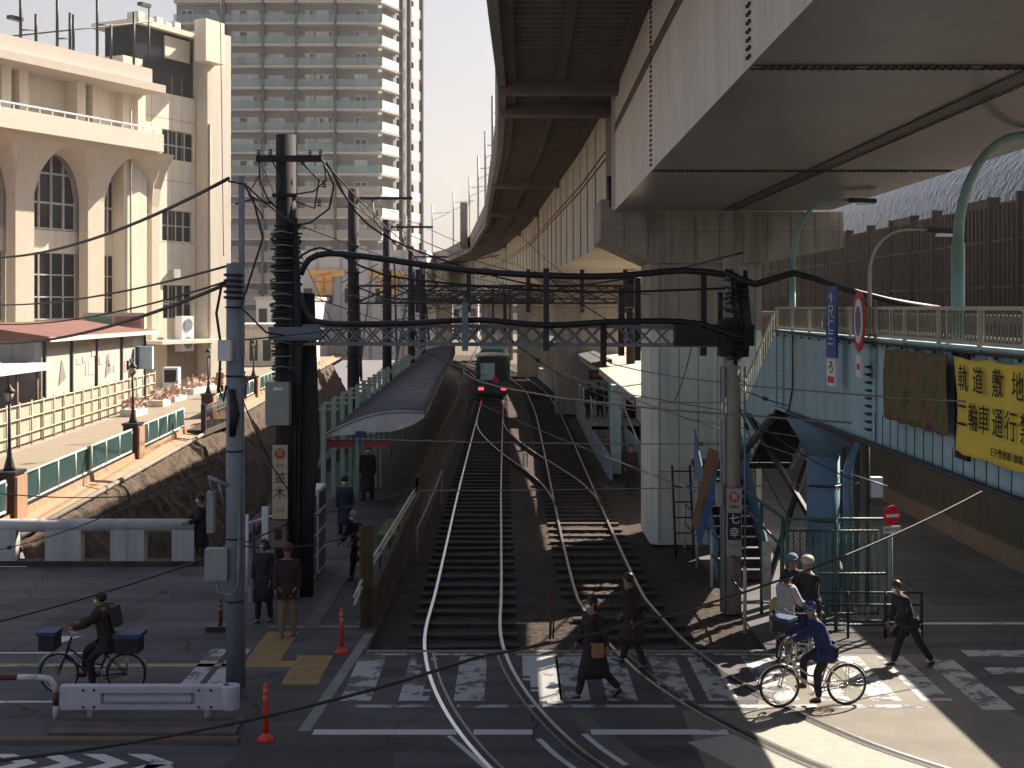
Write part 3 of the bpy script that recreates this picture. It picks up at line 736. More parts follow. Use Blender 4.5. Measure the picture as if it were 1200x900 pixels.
for c in (8.6, 12.6, 13.9, 18.4, 19.7, 24, 25.4): fbox(b, c - 0.35, c + 0.35, -1.4, 0.6, ZBAL1, zc0)
build_each(b, 'pilaster', CREAM, bl)
for (a, c) in ((fs(133), fs(112)), (fs(91), fs(29)), (fs(8), fs(-40))):
    fwindow(min(a, c), max(a, c), ZBAL1 + 0.4, zc0 - 0.5, 5, 2, -1.2, bl)
b = MB()                         # ground floor porch
fbox(b, fs(236), fs(160), 0, 2.2, fz(195, 402), fz(195, 398)); b.build('porch_roof', CREAM, bl)
b = MB(); fbox(b, fs(230), fs(196), 0.02, 0.08, 1.2, fz(210, 404)); b.build('entrance_glass', mat('brown_glass', (0.2, 0.17, 0.13), 0.4), bl)
b = MB()
for s_ in (fs(162), fs(143), fs(232)): b.tube([FP(s_, .75 if s_ > 8.5 else (.08 if s_ > 4 else 1.06), 1.0), FP(s_, .75 if s_ > 8.5 else (.08 if s_ > 4 else 1.06), 19)], .07, 6)
b.build('rain_pipe', mat('rain_pipe_cream', (.36, .31, .25)), bl)
b = MB()
for zz in (6.4, 10.6, 14.8, 19.0): fbox(b, fs(229) + .1, fs(165), 0.0, .006, zz, zz + .05)
for ss in (4.0, 5.0, 7.0): fbox(b, ss, ss + .04, 0.0, .006, 1, 22)
b.build('wall_joints', mat('joint_tan', (.36, .31, .24)), bl)
for (sx_, zx_) in ((4.5, 8.2), (7.3, 12.4)):
    MB_ = MB(); fbox(MB_, sx_, sx_ + .7, .01, .35, zx_, zx_ + .6); MB_.build('wall_unit', mat('wall_unit_grey', (.4, .4, .38)), bl)
# rooftop steel posts and lamps
rp = thing('rooftop_frame', 'rusty steel pipe frame standing on the roof edge of the cream building', 'pipe frame', FP(16, 0, zc1))
b = MB()
for px, py in ((17, -10), (35, 34), (60, -10), (75, 16), (79, 18), (107, -10), (123, 30), (150, 15)):
    s_ = fs(px); b.tube([FP(s_, 0.5, zc1), FP(s_, 0.5, max(fz(px, py), zc1 + 2))], 0.09, 6)
for (a, c, y_) in ((0, 172, 44), (107, 125, 30), (17, 35, 36), (60, 80, 46)):
    b.tube([FP(fs(a), 0.5, fz(a, y_)), FP(fs(c), 0.5, fz(c, y_ - (18 if a == 0 else 0)))], 0.05, 6)
b.build('pipe_frame', DARKM, rp)
for i, px in enumerate((22, 172)):
    t = thing('roof_lamp', ['small floodlight on a thin mast at the far left of the cream roof', 'floodlight on a tall mast beside the cream building stair tower'][i], 'floodlight', FP(fs(px), 0.2, zc1))
    zt_ = fz(px, 8 if i else 24); MB().tube([FP(fs(px), 0.2, zc1 - 1), FP(fs(px), 0.2, zt_)], 0.06, 6).build('mast', DARKM, t)
    b = MB(); fbox(b, fs(px), fs(px) + 0.9, 0, 0.4, zt_ - 0.1, zt_ + 0.12); b.build('lamp_head', DARKM, t)
# ---------------------------------------------------------------- apartment tower
random.seed(5)
tw = thing('apartment_tower', 'tall taupe apartment tower with glass balconies on every floor', 'tower', (-33, 181, 0))
TILE = mat('taupe_tile', (0.215, 0.21, 0.215), 0.85, var=0.08, scale=0.3)
TY = 180.0; XL = -47.6; XR = -18.4; SD = V(.38, .925, 0)
FH = 3.04; zfl = [H + (HY - 27) / F * TY - k * FH for k in range(-5, 15)]   # slab levels
ztop = zfl[0] + 3
b = MB(); e = V(XR, TY + 1.6, 0) + SD * 12
b.prism([(XL, TY + 1.6, 0), (XR - .6, TY + 1.6, 0), (e.x - 1.2, e.y, 0), (e.x - 1.2, e.y + 14, 0), (XL, e.y + 14, 0)], (0, 0, ztop)); b.build('wall', TILE, tw)
SLAB = mat('slab_edge_cream', (0.42, 0.395, 0.375), 0.8)
TG = mat('teal_balcony_glass', (0.27, 0.35, 0.34), 0.3, var=0.15, scale=0.2, spec=0.7)
_n = TG.node_tree; _b = _n.nodes['Principled BSDF']; _t = _n.nodes.new('ShaderNodeBsdfTransparent'); _t.inputs[0].default_value = (.75, .9, .88, 1); _m = _n.nodes.new('ShaderNodeMixShader'); _m.inputs[0].default_value = .42
_n.links.new(_t.outputs[0], _m.inputs[1]); _n.links.new(_b.outputs[0], _m.inputs[2]); _n.links.new(_m.outputs[0], _n.nodes['Material Output'].inputs[0])
WT = mat('pale_curtain_window', (0.45, 0.49, 0.5), 0.4, var=0.25, scale=0.6)
WD_ = mat('balcony_door_glass', (0.04, 0.06, 0.075), 0.2, var=0.5, scale=0.7)
WHT = mat('white_balcony_panel', (0.62, 0.6, 0.58), 0.7)
SH = V(.925, -.38, 0)
winspec = [(213, 226, 0), (243, 249, 0), (272, 290, 1), (291, 303, 1), (314, 322, 2), (323, 333, 2), (358, 368, 1), (371, 379, 1), (380, 390, 1), (416, 430, 0)]
WT2 = mat('drawn_curtain', (0.5, 0.48, 0.44), 0.6, var=.2, scale=.5); nw = 0; rest = MB(); clut = MB()
for i, z in enumerate(zfl):
    low = i > 12
    b = MB(); b.box(XL, XR, TY - 0.05, TY + 1.7, z - 0.14, z + 0.14)
    b.prism([V(XR, TY - .05, z - .14), V(XR, TY + 2.2, z - .14), V(XR, TY, z - .14) + SD * 6 - SH * 1.5, V(XR, TY, z - .14) + SD * 6], (0, 0, 0.28)); b.build('floor_slab', SLAB, tw)
    b = MB(); b.box(XL, XR - 0.1, TY, TY + 0.05, z + 0.14, z + (1.25 if not low else 1.35)); b.build('balcony_rail', TG if not low else mat('tan_balcony_panel', (0.33, 0.29, 0.25), 0.8), tw)
    b = MB()
    for (s0_, s1_) in ((0.3, 5.3), (9.4, 12.6)):
        a = V(XR, TY, 0) + SD * s0_; c = V(XR, TY, 0) + SD * s1_; b.beam(V(a.x, a.y, z + 0.72), V(c.x, c.y, z + 0.72), 0.1, 1.3)
    build_each(b, 'side_balcony_panel', WHT, tw)
    for (p0, p1, kind) in winspec:
        x0 = (p0 - 600) / F * TY; x1 = (p1 - 600) / F * TY; x0 *= 1.009; x1 *= 1.009
        m_ = random.choice([[WD_, WD_, WT], [WT, WT, WD_, WT2], [WT, WT, WT2]][kind])
        h_ = 2.15 if kind != 2 else 2.0
        if nw < 100 and i > 4:
            g = MB().box(x0, x1, TY + 1.5, TY + 1.59, z + 0.16, z + h_).build('window', m_, tw); nw += 1
            f_ = MB(); n_ = 2
            for k in range(n_ + 1): xx = x0 + (x1 - x0) * k / n_; f_.box(xx - .05, xx + .05, TY + 1.45, TY + 1.5, z + .16, z + h_)
            if kind == 1: f_.box(x0 + .1, (x0 + x1) / 2 - .08, TY + 1.46, TY + 1.495, z + .2, z + h_ - .1)
            f_.box(x0, x1, TY + 1.45, TY + 1.5, z + h_ - .08, z + h_ + .02); f_.build('window_frame', WHT, g)
        else: rest.box(x0, x1, TY + 1.5, TY + 1.59, z + 0.16, z + h_)
struct(rest.build('window', WT, tw), 'stuff')
for z in zfl[4:]:
    for k in range(7):
        x = random.uniform(XL, XR - 2); w_ = random.uniform(.3, 1.3); clut.box(x, x + w_, TY + .5, TY + .9, z + .15, z + random.uniform(.7, 1.9))
struct(clut.build('balcony_clutter', mat('balcony_things', (.3, .31, .33), .8, var=.6, scale=.3), tw), 'stuff')
b = MB(); MUL = mat('dark_mullion', (0.06, 0.055, 0.065), 0.6)
for px in (262, 308, 347, 393): b.box((px - 600) / F * TY - .18, (px - 600) / F * TY + .18, TY - 0.2, TY + 1.6, 0, ztop)
for s_ in (6.2, 8.6, 12.7):
    a = V(XR, TY, 0) + SD * s_; b.frame(V(a.x, a.y, ztop / 2), SD * .18, SH * .3, V(0, 0, ztop / 2))
build_each(b, 'vertical_post', MUL, tw)
b = MB()
for i, z in enumerate(zfl):
    for s_ in (7.4, 10.9):
        a = V(XR, TY, 0) + SD * s_ - SH * 0.9; b.frame(V(a.x, a.y, z + 1.7), SD * .8, SH * .1, V(0, 0, 0.9))
struct(b.build('side_window', GLASS_D, tw), 'stuff')
# ---------------------------------------------------------------- white building with yellow sign, and distant city blocks
def block(name, label, x0, x1, y0, y1, z1, m, nwx=5, nwz=4, z0=0, win=True, cat='building', parap=True):
    t = thing(name, label, cat, ((x0 + x1) / 2, (y0 + y1) / 2, z0))
    MB().box(x0, x1, y0, y1, z0, z1).build('wall', m, t)
    if parap: MB().box(x0 - .15, x1 + .15, y0 - .15, y1 + .15, z1, z1 + 0.4).build('roof_edge', SLAB, t)
    if win:
        for i in range(nwz):
            for j in range(nwx):
                w_ = (x1 - x0) / nwx; xx = x0 + w_ * (j + .2); zz = z0 + (z1 - z0) / nwz * (i + .3)
                g = MB().box(xx, xx + w_ * .6, y0 - 0.05, y0 - 0.01, zz, zz + (z1 - z0) / nwz * .45).build('window', GLASS_D, t)
    return t
def bw(px0, px1, ytop, Y): return ((px0 - 600) / F * Y, (px1 - 600) / F * Y, H + (HY - ytop) / F * Y)
OFFW = mat('off_white_wall', (0.56, 0.54, 0.53), 0.85, var=0.06, scale=0.2, streak=0.2)
x0, x1, z1 = bw(352, 500, 293, 150)
t = thing('department_store', 'plain white building with a yellow and orange rooftop sign beyond the poles', 'building', ((x0 + x1) / 2, 155, 0))
MB().box(x0, x1, 150, 168, 0, z1).build('wall', OFFW, t)
b = MB()
for px in (370, 398, 432, 470): b.box((px - 600) / 10, (px - 600) / 10 + .25, 149.8, 150, 0, z1)
build_each(b, 'pilaster', mat('grey_pilaster', (0.4, 0.39, 0.39)), t)
b = MB()
for px in (356, 380, 404, 440, 478): b.box((px - 600) / 10, (px - 590) / 10, 149.9, 149.98, H + 0.5, H + 2.2)
b.build('window', GLASS_D, t)
sg = MB(); 
sg.box(-23.9, -19.6, 149.4, 149.75, H + 3.6, H + 4.4); sg.box(-22.9, -21.0, 149.4, 149.7, H + 1.4, H + 3.6); sg.box(-16.6, -12.6, 149.4, 149.75, H + 3.4, H + 4.2); sg.box(-15.4, -13.4, 149.4, 149.7, H + 1.4, H + 3.4)
sgo = t; build_each(sg, 'sign_board', mat('yellow_sign', (0.75, 0.42, 0.10), 0.5), t)
text_mesh('千', 2.6, basis((-21.95, 149.35, H + 2.7), (1, 0, 0), (0, 0, 1)), mat('orange_letter', (0.7, 0.16, 0.03), 0.5), 'sign_letter', sgo)
text_mesh('夕', 2.4, basis((-14.4, 149.35, H + 2.5), (1, 0, 0), (0, 0, 1)), bpy.data.materials['orange_letter'], 'sign_letter', sgo)
TANW = mat('tan_wall', (0.36, 0.30, 0.24), 0.85, var=0.1); GRYW = mat('grey_wall', (0.3, 0.29, 0.3), 0.85, var=0.1); PNKW = mat('pinkish_tile', (0.38, 0.29, 0.26), 0.85)
blocks = [
    (258, 352, 385, 118, 'low beige shopfront block right behind the thin grey pole', mat('shop_beige', (0.6, 0.54, 0.44)), 6, 1),
    (300, 365, 352, 135, 'pale shop building peeping past the left side of the black utility pole', OFFW, 4, 2),
    (500, 560, 318, 260, 'distant grey office block just left of the viaduct bend', GRYW, 6, 4),
    (478, 512, 300, 300, 'far pale slab block between the tower and the viaduct', OFFW, 4, 6),
    (545, 640, 338, 320, 'long pinkish block closing the view along the tram line', PNKW, 9, 3),
    (640, 760, 335, 190, 'tan block seen under the viaduct behind the second pier', TANW, 7, 3),
    (700, 752, 342, 120, 'small pale green shop seen under the viaduct beside the first pier', mat('mint_wall', (0.3, 0.48, 0.42)), 3, 1),
]
for (a, c, yt, Y, lab, m_, nx, nz) in blocks:
    x0, x1, z1 = bw(a, c, yt, Y); block('city_block', lab, x0, x1, Y, Y + 12, z1, m_, nx, nz)
for (a, c, yt, Y, lab, m_, nx, nz) in [
    (884, 1010, 318, 150, 'sunlit cream block glimpsed between the pier and the brown barrier', mat('sunlit_cream', (0.62, 0.52, 0.36)), 8, 2),
    (1010, 1240, 300, 170, 'wide pale building seen through gaps in the brown barrier panels', OFFW, 12, 3)]:
    x0, x1, z1 = bw(a, c, yt, Y); block('city_block', lab, x0, x1, Y, Y + 12, z1, m_, nx, nz)
# ---------------------------------------------------------------- shed shops on the left bank
sh = thing('market_shed', 'long white shed with rusty red roof and faded posters on its side', 'shop', (-23, 61, ZP))
CORR = mat('white_corrugated_wall', (0.38, 0.36, 0.33), 0.7, var=0.06, scale=1.0, streak=0.3, streakcol=(0.4, 0.36, 0.3))
GSH = mat('grey_corrugated_wall', (0.27, 0.28, 0.30), 0.7, streak=0.3)
RROOF = mat('red_brown_roof', (0.14, 0.062, 0.05), 0.75, var=0.2, scale=1)
b = MB(); b.box(-27, -20.2, 55, 70.5, ZP, 4.75); b.build('wall', CORR, sh)
b = MB(); b.box(-27, -20.21, 54.95, 55, ZP, 4.75)
for k in range(8): b.box(-26.9 + k * .9, -26.85 + k * .9, 54.92, 54.96, ZP, 4.7)
b.build('end_wall', GSH, sh)
b = MB(); b.prism([(-19.7, 54.4, 4.75), (-19.7, 54.4, 4.95), (-23.4, 54.4, 5.5), (-28, 54.4, 5.2), (-28, 54.4, 4.75)], (0, 16.6, 0)); b.build('roof', RROOF, sh)
b = MB()
for y_ in (55.2, 58.6, 62.1, 66.1, 70.3): b.box(-20.2, -20.1, y_ - .07, y_ + .07, ZP, 4.75)
build_each(b, 'wall_post', DARKM, sh)
b = MB(); b.box(-19.66, -19.6, 54.4, 71, 4.72, 4.92); b.build('roof_fascia', mat('pale_fascia', (0.6, 0.5, 0.42)), sh)
random.seed(9)
for k in range(14):
    y_ = random.uniform(58.8, 70); z_ = random.uniform(2.6, 4.3); w_ = random.uniform(.25, .8); h_ = random.uniform(.2, .7)
    MB().box(-20.2, -20.17, y_, y_ + w_, z_, z_ + h_).build('poster', mat('faded_poster', random.choice([(0.6, 0.35, 0.3), (0.35, 0.5, 0.55), (0.6, 0.55, 0.4), (0.5, 0.52, 0.5)]), 0.8), sh)
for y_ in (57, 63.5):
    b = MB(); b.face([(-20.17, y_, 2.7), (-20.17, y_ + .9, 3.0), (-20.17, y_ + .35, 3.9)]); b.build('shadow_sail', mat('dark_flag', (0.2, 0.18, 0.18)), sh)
s2 = thing('blue_shop_sign', 'projecting blue and white shop sign on the far end of the white shed', 'sign', (-19.9, 68.5, 3.6))
MB().box(-20.1, -19.2, 68.3, 68.6, 2.9, 4.1).build('sign_board', mat('pale_blue_sign', (0.35, 0.52, 0.6)), s2); MB().box(-20.1, -19.9, 68.25, 68.3, 2.9, 4.1).build('sign_edge', mat('navy', (0.03, 0.06, 0.15)), s2)
s3 = thing('long_roof_sign', 'long low cream sign with green and red lettering on the shed roof', 'sign', (-22, 70, 5.2))
MB().box(-23.5, -20.1, 70.0, 70.2, 5.0, 5.9).build('sign_board', mat('cream_sign', (0.6, 0.56, 0.45)), s3)
MB().box(-23.3, -21.9, 69.96, 70, 5.2, 5.7).build('green_band', mat('green_band', (0.2, 0.4, 0.2)), s3); MB().box(-21.7, -20.3, 69.96, 70, 5.2, 5.7).build('red_band', mat('red_band', (0.5, 0.2, 0.16)), s3)
aw = thing('open_stall', 'dark open stall with white awning edge beside the shed at the left edge', 'stall', (-22.5, 50, ZP))
MB().box(-27, -19.6, 47, 54.3, 3.55, 3.85).build('awning', mat('white_awning', (0.6, 0.57, 0.53)), aw)
b = MB()
for k in range(7): b.tube([(-20.0 - (k % 2) * .8, 47.3 + k * 1.1, ZP), (-20.0 - (k % 2) * .8, 47.3 + k * 1.1, 3.55)], .06, 6)
build_each(b, 'post', mat('stall_timber', (0.22, 0.16, 0.1)), aw)
MB().box(-26.9, -23, 47.2, 54.2, ZP, 3.5).build('back_wall', CONC_D, aw)
b = MB(); 
for k in range(6): b.sphere((-20.5 - random.random() * 4, 47.5 + k, 4.0), (.9, .6, .25), 8, 5)
b.build('tarpaulin', mat('grey_tarpaulin', (0.35, 0.33, 0.28)), aw)
r3 = thing('rear_roof', 'second rusty red roof rising behind the open stall', 'shop', (-32, 60, ZP))
MB().box(-38, -28.2, 52, 70, ZP, 5.0).build('wall', GSH, r3); b = MB(); b.prism([(-28.05, 51.5, 5.0), (-32, 51.5, 5.9), (-39, 51.5, 5.5), (-39, 51.5, 5.0)], (0, 19, 0)); b.build('roof', RROOF, r3)
# hoarding of scaffold pipes and pale panels
hd = thing('site_hoarding', 'low cream hoarding with pipe rails along the sunlit forecourt', 'hoarding', (xf(55) - 4.8, 55, ZP))
b = MB()
for k in range(11):
    y_ = 40 + k * 3; 
    b.frame(V(xf(y_ + 1.45) - 5.0, y_ + 1.45, ZP + .85), V(.03, 0, 0), V(-.09, 1.4, 0), V(0, 0, .75))
b.build('panel', mat('cream_hoarding', (0.34, 0.305, 0.24), 0.7, var=0.12, streak=.3), hd)
b = MB()
for k in range(23): b.tube([(xf(40 + k * 1.5) - 4.9, 40 + k * 1.5, ZP), (xf(40 + k * 1.5) - 4.9, 40 + k * 1.5, ZP + 1.75)], .035, 6)
for z_ in (.5, 1.1, 1.65): b.tube([(xf(40) - 4.88, 40, ZP + z_), (xf(73) - 4.88, 73, ZP + z_)], .03, 6)
b.build('pipe_rail', mat('pipe_yellow', (0.42, 0.37, 0.26), 0.5), hd)
# planters of flowers, air-conditioning units
LEAFP = mat('pink_blossom', (0.42, 0.27, 0.22), 0.8, var=0.5, scale=8)
labs = ['orange pink flower bed nearest the shed corner on the promenade', 'orange pink flower bed in front of the white machine', 'long pink flower bed running behind the white machine towards the walker', 'small loose flower bed at the middle of the hoarding']
for i, (y_, L_) in enumerate(((74, 2.6), (70, 1.6), (82, 6), (64, 2))):
    t = thing('flower_bed', labs[i], 'flower bed', (xf(y_) - 3.9, y_, ZP), group='flower beds along the forecourt')
    MB().box(xf(y_) - 4.4, xf(y_) - 3.6, y_ - L_ / 2, y_ + L_ / 2, ZP, ZP + .35).build('planter_box', mat('planter_white', (0.6, 0.55, 0.5)), t)
    b = MB()
    for k in range(int(38 * L_)):
        c = V(xf(y_) - 4 + random.gauss(0, .28), y_ + random.uniform(-L_ / 2, L_ / 2), ZP + .38 + abs(random.gauss(0, .22)))
        u = Vector([random.gauss(0, 1) for _ in range(3)]).normalized() * .09; v = u.orthogonal().normalized() * .09; b.face([c - u - v, c + u - v, c + u + v, c - u + v])
    b.build('blossom', LEAFP, t)
t = thing('vending_machine', 'small white and grey machine standing on the promenade behind the flowers', 'vending machine', (-20.4, 77, ZP))
MB().box(-20.9, -20.0, 76.6, 77.3, ZP, ZP + 1.8).build('body', WHITE, t); MB().box(-20.8, -20.1, 76.56, 76.6, ZP + .9, ZP + 1.65).build('display', GLASS_D, t)
t = thing('air_conditioner', 'stacked outdoor air conditioner units by the cream building entrance', 'air conditioner', FP(4.5, 1.4, 3))
b = MB(); fbox(b, 4.2, 5.4, 0.6, 1.2, 3.2, 5.6); b.build('casing', WHITE, t)
b = MB()
for z_ in (3.8, 5.0): p = FP(4.8, 1.22, z_); b.tube([p, p + FR * .04], .42, 16)
b.build('fan_grille', GREYM, t)
b = MB()
# ---------------------------------------------------------------- promenade railing, brick posts, lamps
lampY = [33.1, 46.8, 62.6, 78.5, 95]
bounds = [30.9] + lampY + [112]
rl = []
for i in range(len(bounds) - 1):
    ya, yb = bounds[i] + (0.4 if i else 0), bounds[i + 1] - 0.5
    if i == 2: ya, yb = ya, 56.0
    lab = ['short green panel railing at the left edge before the first lamp', 'green panel railing between the first two brick posts', 'green panel railing between the second brick post and the lookout deck',
           'green panel railing behind the thin grey pole', 'far green panel railing between the last brick posts', 'farthest green panel railing beyond the last lamp'][i]
    t = thing('promenade_railing', lab, 'railing', (xf((ya + yb) / 2), (ya + yb) / 2, ZP), group='green railings along the canal')
    n_ = max(1, round((yb - ya) / 1.9)); z0, z1 = ZP + .22, ZP + .95
    for k in range(n_):
        a = ya + (yb - ya) * k / n_ + .07; c = ya + (yb - ya) * (k + 1) / n_ - .07
        MB().beam((xf(a) , a, (z0 + z1) / 2), (xf(c), c, (z0 + z1) / 2), 0.03, z1 - z0 - .06).build('panel', TEAL, t)
    b = MB()
    for k in range(n_ + 1):
        a = ya + (yb - ya) * k / n_; b.tube([(xf(a) + .02, a, ZP + .1), (xf(a) + .02, a, ZP + 1.0)], .045, 8)
    for z_ in (z0 - .03, z1 + .02): b.tube([(xf(ya) + .02, ya, z_), (xf(yb) + .02, yb, z_)], .04, 8)
    b.build('rail_frame', mat('pale_green_rail', (0.42, 0.5, 0.46), 0.5), t)
lamp0 = None
ord_ = ['nearest', 'second', 'third', 'fourth', 'farthest']
for i, y_ in enumerate(lampY):
    t = thing('brick_post', ord_[i] + ' dark brick post with an orange brick side in the promenade railing', 'brick post', (xf(y_), y_, ZP), group='brick posts along the canal')
    MB().box(xf(y_) - .3, xf(y_) + .22, y_ - .35, y_ + .35, ZP - .1, ZP + 1.1).build('brick_shaft', BRICK_D, t)
    MB().box(xf(y_) - .34, xf(y_) + .26, y_ - .39, y_ + .39, ZP + 1.1, ZP + 1.18).build('cap_stone', DARKM, t)
    MB().box(xf(y_) + .225, xf(y_) + .3, y_ - .34, y_ + .34, ZP - .1, ZP + 1.05).build('side_slip', BRICK, t)
    loc = (xf(y_) - .04, y_, ZP + 1.18); lab = ord_[i] + ' black lantern lamp standing on a brick post by the canal'
    if lamp0 is None:
        lamp0 = thing('lantern_lamp', lab, 'street lamp', (0, 0, 0), group='lantern lamps along the canal')
        b = MB(); b.tube([(0, 0, 0), (0, 0, .1), (0, 0, .35), (0, 0, .6), (0, 0, 1.75)], [.16, .13, .07, .045, .035], 10); b.build('post', BLACK, lamp0)
        b = MB(); b.tube([(0, 0, 1.78), (0, 0, 2.02)], [.08, .13], 6); b.build('lamp_glass', mat('lantern_glass', (0.55, 0.5, 0.42), 0.2), lamp0)
        b = MB(); b.tube([(0, 0, 2.02), (0, 0, 2.06), (0, 0, 2.17), (0, 0, 2.25)], [.16, .15, .04, .015], 6); b.tube([(0, 0, 1.74), (0, 0, 1.78)], [.05, .09], 6)
        for k in range(6): a = k * math.pi / 3; b.tube([(.08 * math.cos(a), .08 * math.sin(a), 1.78), (.13 * math.cos(a), .13 * math.sin(a), 2.03)], .009, 4)
        b.build('lantern_cap', BLACK, lamp0); lamp0.location = loc
    else: copy_tree(lamp0, lab, loc)
# lookout deck between 56 and 62
t = thing('lookout_deck', 'small projecting lookout with dark baluster railing above the canal', 'railing', (xf(59), 59, ZP))
MB().box(xf(59) - .2, xf(59) + 1.1, 56.2, 61.9, ZP - .25, ZP).build('deck', CONC_D, t)
b = MB()
for k in range(26): b.tube([(xf(59) + 1.05, 56.2 + k * .228, ZP), (xf(59) + 1.05, 56.2 + k * .228, ZP + 1.05)], .02, 4)
for k in (0, 5.7): b.box(xf(59) + .95, xf(59) + 1.15, 56.1 + k, 56.3 + k, ZP, ZP + 1.15)
b.tube([(xf(59) + 1.05, 56.2, ZP + 1.05), (xf(59) + 1.05, 61.9, ZP + 1.05)], .035, 6)
b.build('balusters', DARKM, t)
# ---------------------------------------------------------------- bridge parapet
t = thing('bridge_parapet', 'pale concrete bridge parapet with rounded coping and dark square openings', 'parapet', (-10, 30.8, 0))
PARA = mat('parapet_white', (0.42, 0.43, 0.44), 0.75, var=0.1, streak=0.3)
xe = W(229, 0, 30.8).x
b = MB(); b.tube([(-16, 30.8, .95), (xe, 30.8, .95)], .16, 12); b.build('coping', PARA, t)
xsx = [(-16, 21), (55, 97), (131, 171), (203, 236)]
for i, (a, c) in enumerate(xsx):
    x0 = -16 if i == 0 else W(a, 0, 30.8).x; x1 = W(c, 0, 30.8).x if i < 3 else xe
    b = MB(); b.box(x0, x1, 30.66, 30.94, .1, .86); 
    if i: b.box((x0 + x1) / 2 - .01, (x0 + x1) / 2 + .01, 30.65, 30.66, .1, .86)
    b.build('parapet_panel', PARA, t)
b = MB(); b.box(-16, xe, 30.62, 30.98, 0, .12); b.build('plinth', CONC_D, t)
# ---------------------------------------------------------------- elevated line on the right: retaining wall, barrier, roof
t = thing('retaining_wall', 'long dark stained retaining wall along the side road under the elevated line', 'wall', (12, 40, 0))
b = MB(); b.box(12, 12.6, 12, 120, 0, 5.8); b.build('wall', CONC_D, t)
b = MB(); b.box(11.9, 12.6, 12, 120, 5.8, 6.0); b.box(11.85, 12, 12, 120, 0, .5); b.build('coping', mat('brown_coping', (0.13, 0.1, 0.08), 0.9), t)
b = MB(); b.tube([(11.9, 38, 3.3), (11.9, 28, 3.1)], .12, 8); b.build('service_pipe', GREYM, t)
struct(MB().box(12.6, 60, 12, 240, 5.2, 5.7).build('railway_embankment', mat('rail_embankment', (0.09, 0.08, 0.07))))
t = thing('sound_barrier', 'tall brown ribbed sound barrier panels along the elevated line on the right', 'barrier', (18, 55, 5.7))
y = 30.0; k = 0; random.seed(2)
while y < 92:
    w_ = random.choice((2.1, 2.6, 3.1)); b = MB(); b.box(18, 18.12, y, y + w_, 5.7, 10.05 + (0.25 if k % 3 == 0 else 0))
    yy_ = y + .1
    while yy_ < y + w_ - .05: b.box(17.88, 18, yy_, yy_ + .14, 5.75, 9.95); yy_ += .42
    for z_ in (6.9, 8.6): b.box(17.86, 17.89, y, y + w_, z_, z_ + .09)
    b.build('panel', WOODB, t); 
    MB().box(17.8, 18.2, y + w_, y + w_ + .16, 5.7, 10.3).build('post', mat('barrier_post', (0.03, 0.02, 0.018), 0.7) if k == 0 else bpy.data.materials['barrier_post'], t)
    y += w_ + random.choice((.45, 1.0, .6)); k += 1
tf = thing('gap_backdrop', 'added pale backdrop wall brightening the gaps in the brown barrier', 'wall', (21, 60, 5.7))
MB().box(21, 21.1, 30, 95, 5.7, 7.9).build('screen', mat('pale_backdrop', (.75, .76, .78), .5, var=.15), tf); MB().box(20.95, 21, 30, 95, 6.9, 7.2).build('blue_band', mat('band_sky_blue', (.1, .3, .5)), tf)  # added pale wall: bright backdrop so the barrier gaps do not look dark
rf = mat('blue_roof_sheet', (0.045, 0.075, 0.12), 0.25, metal=0.6, var=0.5, scale=1.2, bump=1.0, bscale=2.2, spec=0.7, bdist=0.4)
t = thing('station_roof', 'glinting blue grey curved station roof behind the brown sound barrier', 'roof', (25, 70, 5.7))
b = MB(); rows = []
for k in range(12):
    a = math.pi / 2 * k / 11; rows.append([V(32 - 10 * math.cos(a), y_, 9.2 + 8.0 * math.sin(a)) for y_ in [34 + 3 * q_ for q_ in range(32)]])
b.grid(rows, True); b.build('roof_shell', rf, t)
b = MB()
for q_ in range(12): b.tube([(22.2, 36 + q_ * 8, 5.7), (22.2, 36 + q_ * 8, 9.2)], .15, 8)
build_each(b, 'roof_column', GREYM, t)
b = MB()
for q_ in range(24): b.box(23, 25, 37 + q_ * 4, 38.4 + q_ * 4, 8.9, 9.0)
lt = mat('platform_light', (0.9, 0.9, 0.9)); lt.node_tree.nodes['Principled BSDF'].inputs['Emission Color'].default_value = (1, .97, .9, 1); lt.node_tree.nodes['Principled BSDF'].inputs['Emission Strength'].default_value = 0.8
b.build('platform_lights', lt, t)
# ---------------------------------------------------------------- footbridge
FX0, FX1, FY0, FY1 = 5.95, 7.05, 6.0, 28.7
fb = thing('footbridge', 'light blue steel footbridge with beige railing and banners tied to its side', 'footbridge', (6.7, 26, 0))
b = MB(); b.box(FX0, FX0 + .05, FY0, FY1, 4.0, 5.66); b.box(FX1, FX1 + .05, FY0, FY1, 4.0, 5.66); b.box(FX0, FX1 + .05, FY1, FY1 + .05, 4.6, 5.66)
b.box(FX0 - .1, FX0 + .12, FY0, FY1, 3.94, 4.0); b.box(FX0 - .06, FX0 + .1, FY0, FY1, 5.66, 5.70)
for y_ in (28.0, 20.9, 14.5): b.box(FX0 - .04, FX0, y_ - .05, y_ + .05, 4.0, 5.66)
b.build('side_girder', BLUE, fb)
b = MB(); b.box(FX0 + .05, FX1, FY0, FY1, 4.55, 4.65)
for k in range(12): b.box(FX0 + .05, FX1, FY0 + .5 + k * 1.95, FY0 + .62 + k * 1.95, 4.1, 4.55)
b.build('deck', mat('dark_blue_underside', (0.05, 0.08, 0.1), 0.8), fb)
b = MB()
for xx in (FX0 - .02, FX1 + .05):
    b.box(xx - .03, xx + .03, FY0, FY1, 6.16, 6.21); b.box(xx - .02, xx + .02, FY0, FY1, 5.72, 5.76)
    for k in range(15): b.box(xx - .025, xx + .025, FY1 - .1 - k * 1.55, FY1 - .04 - k * 1.55, 5.6, 6.16)
b.build('railing', BEIGE, fb)
b = MB()
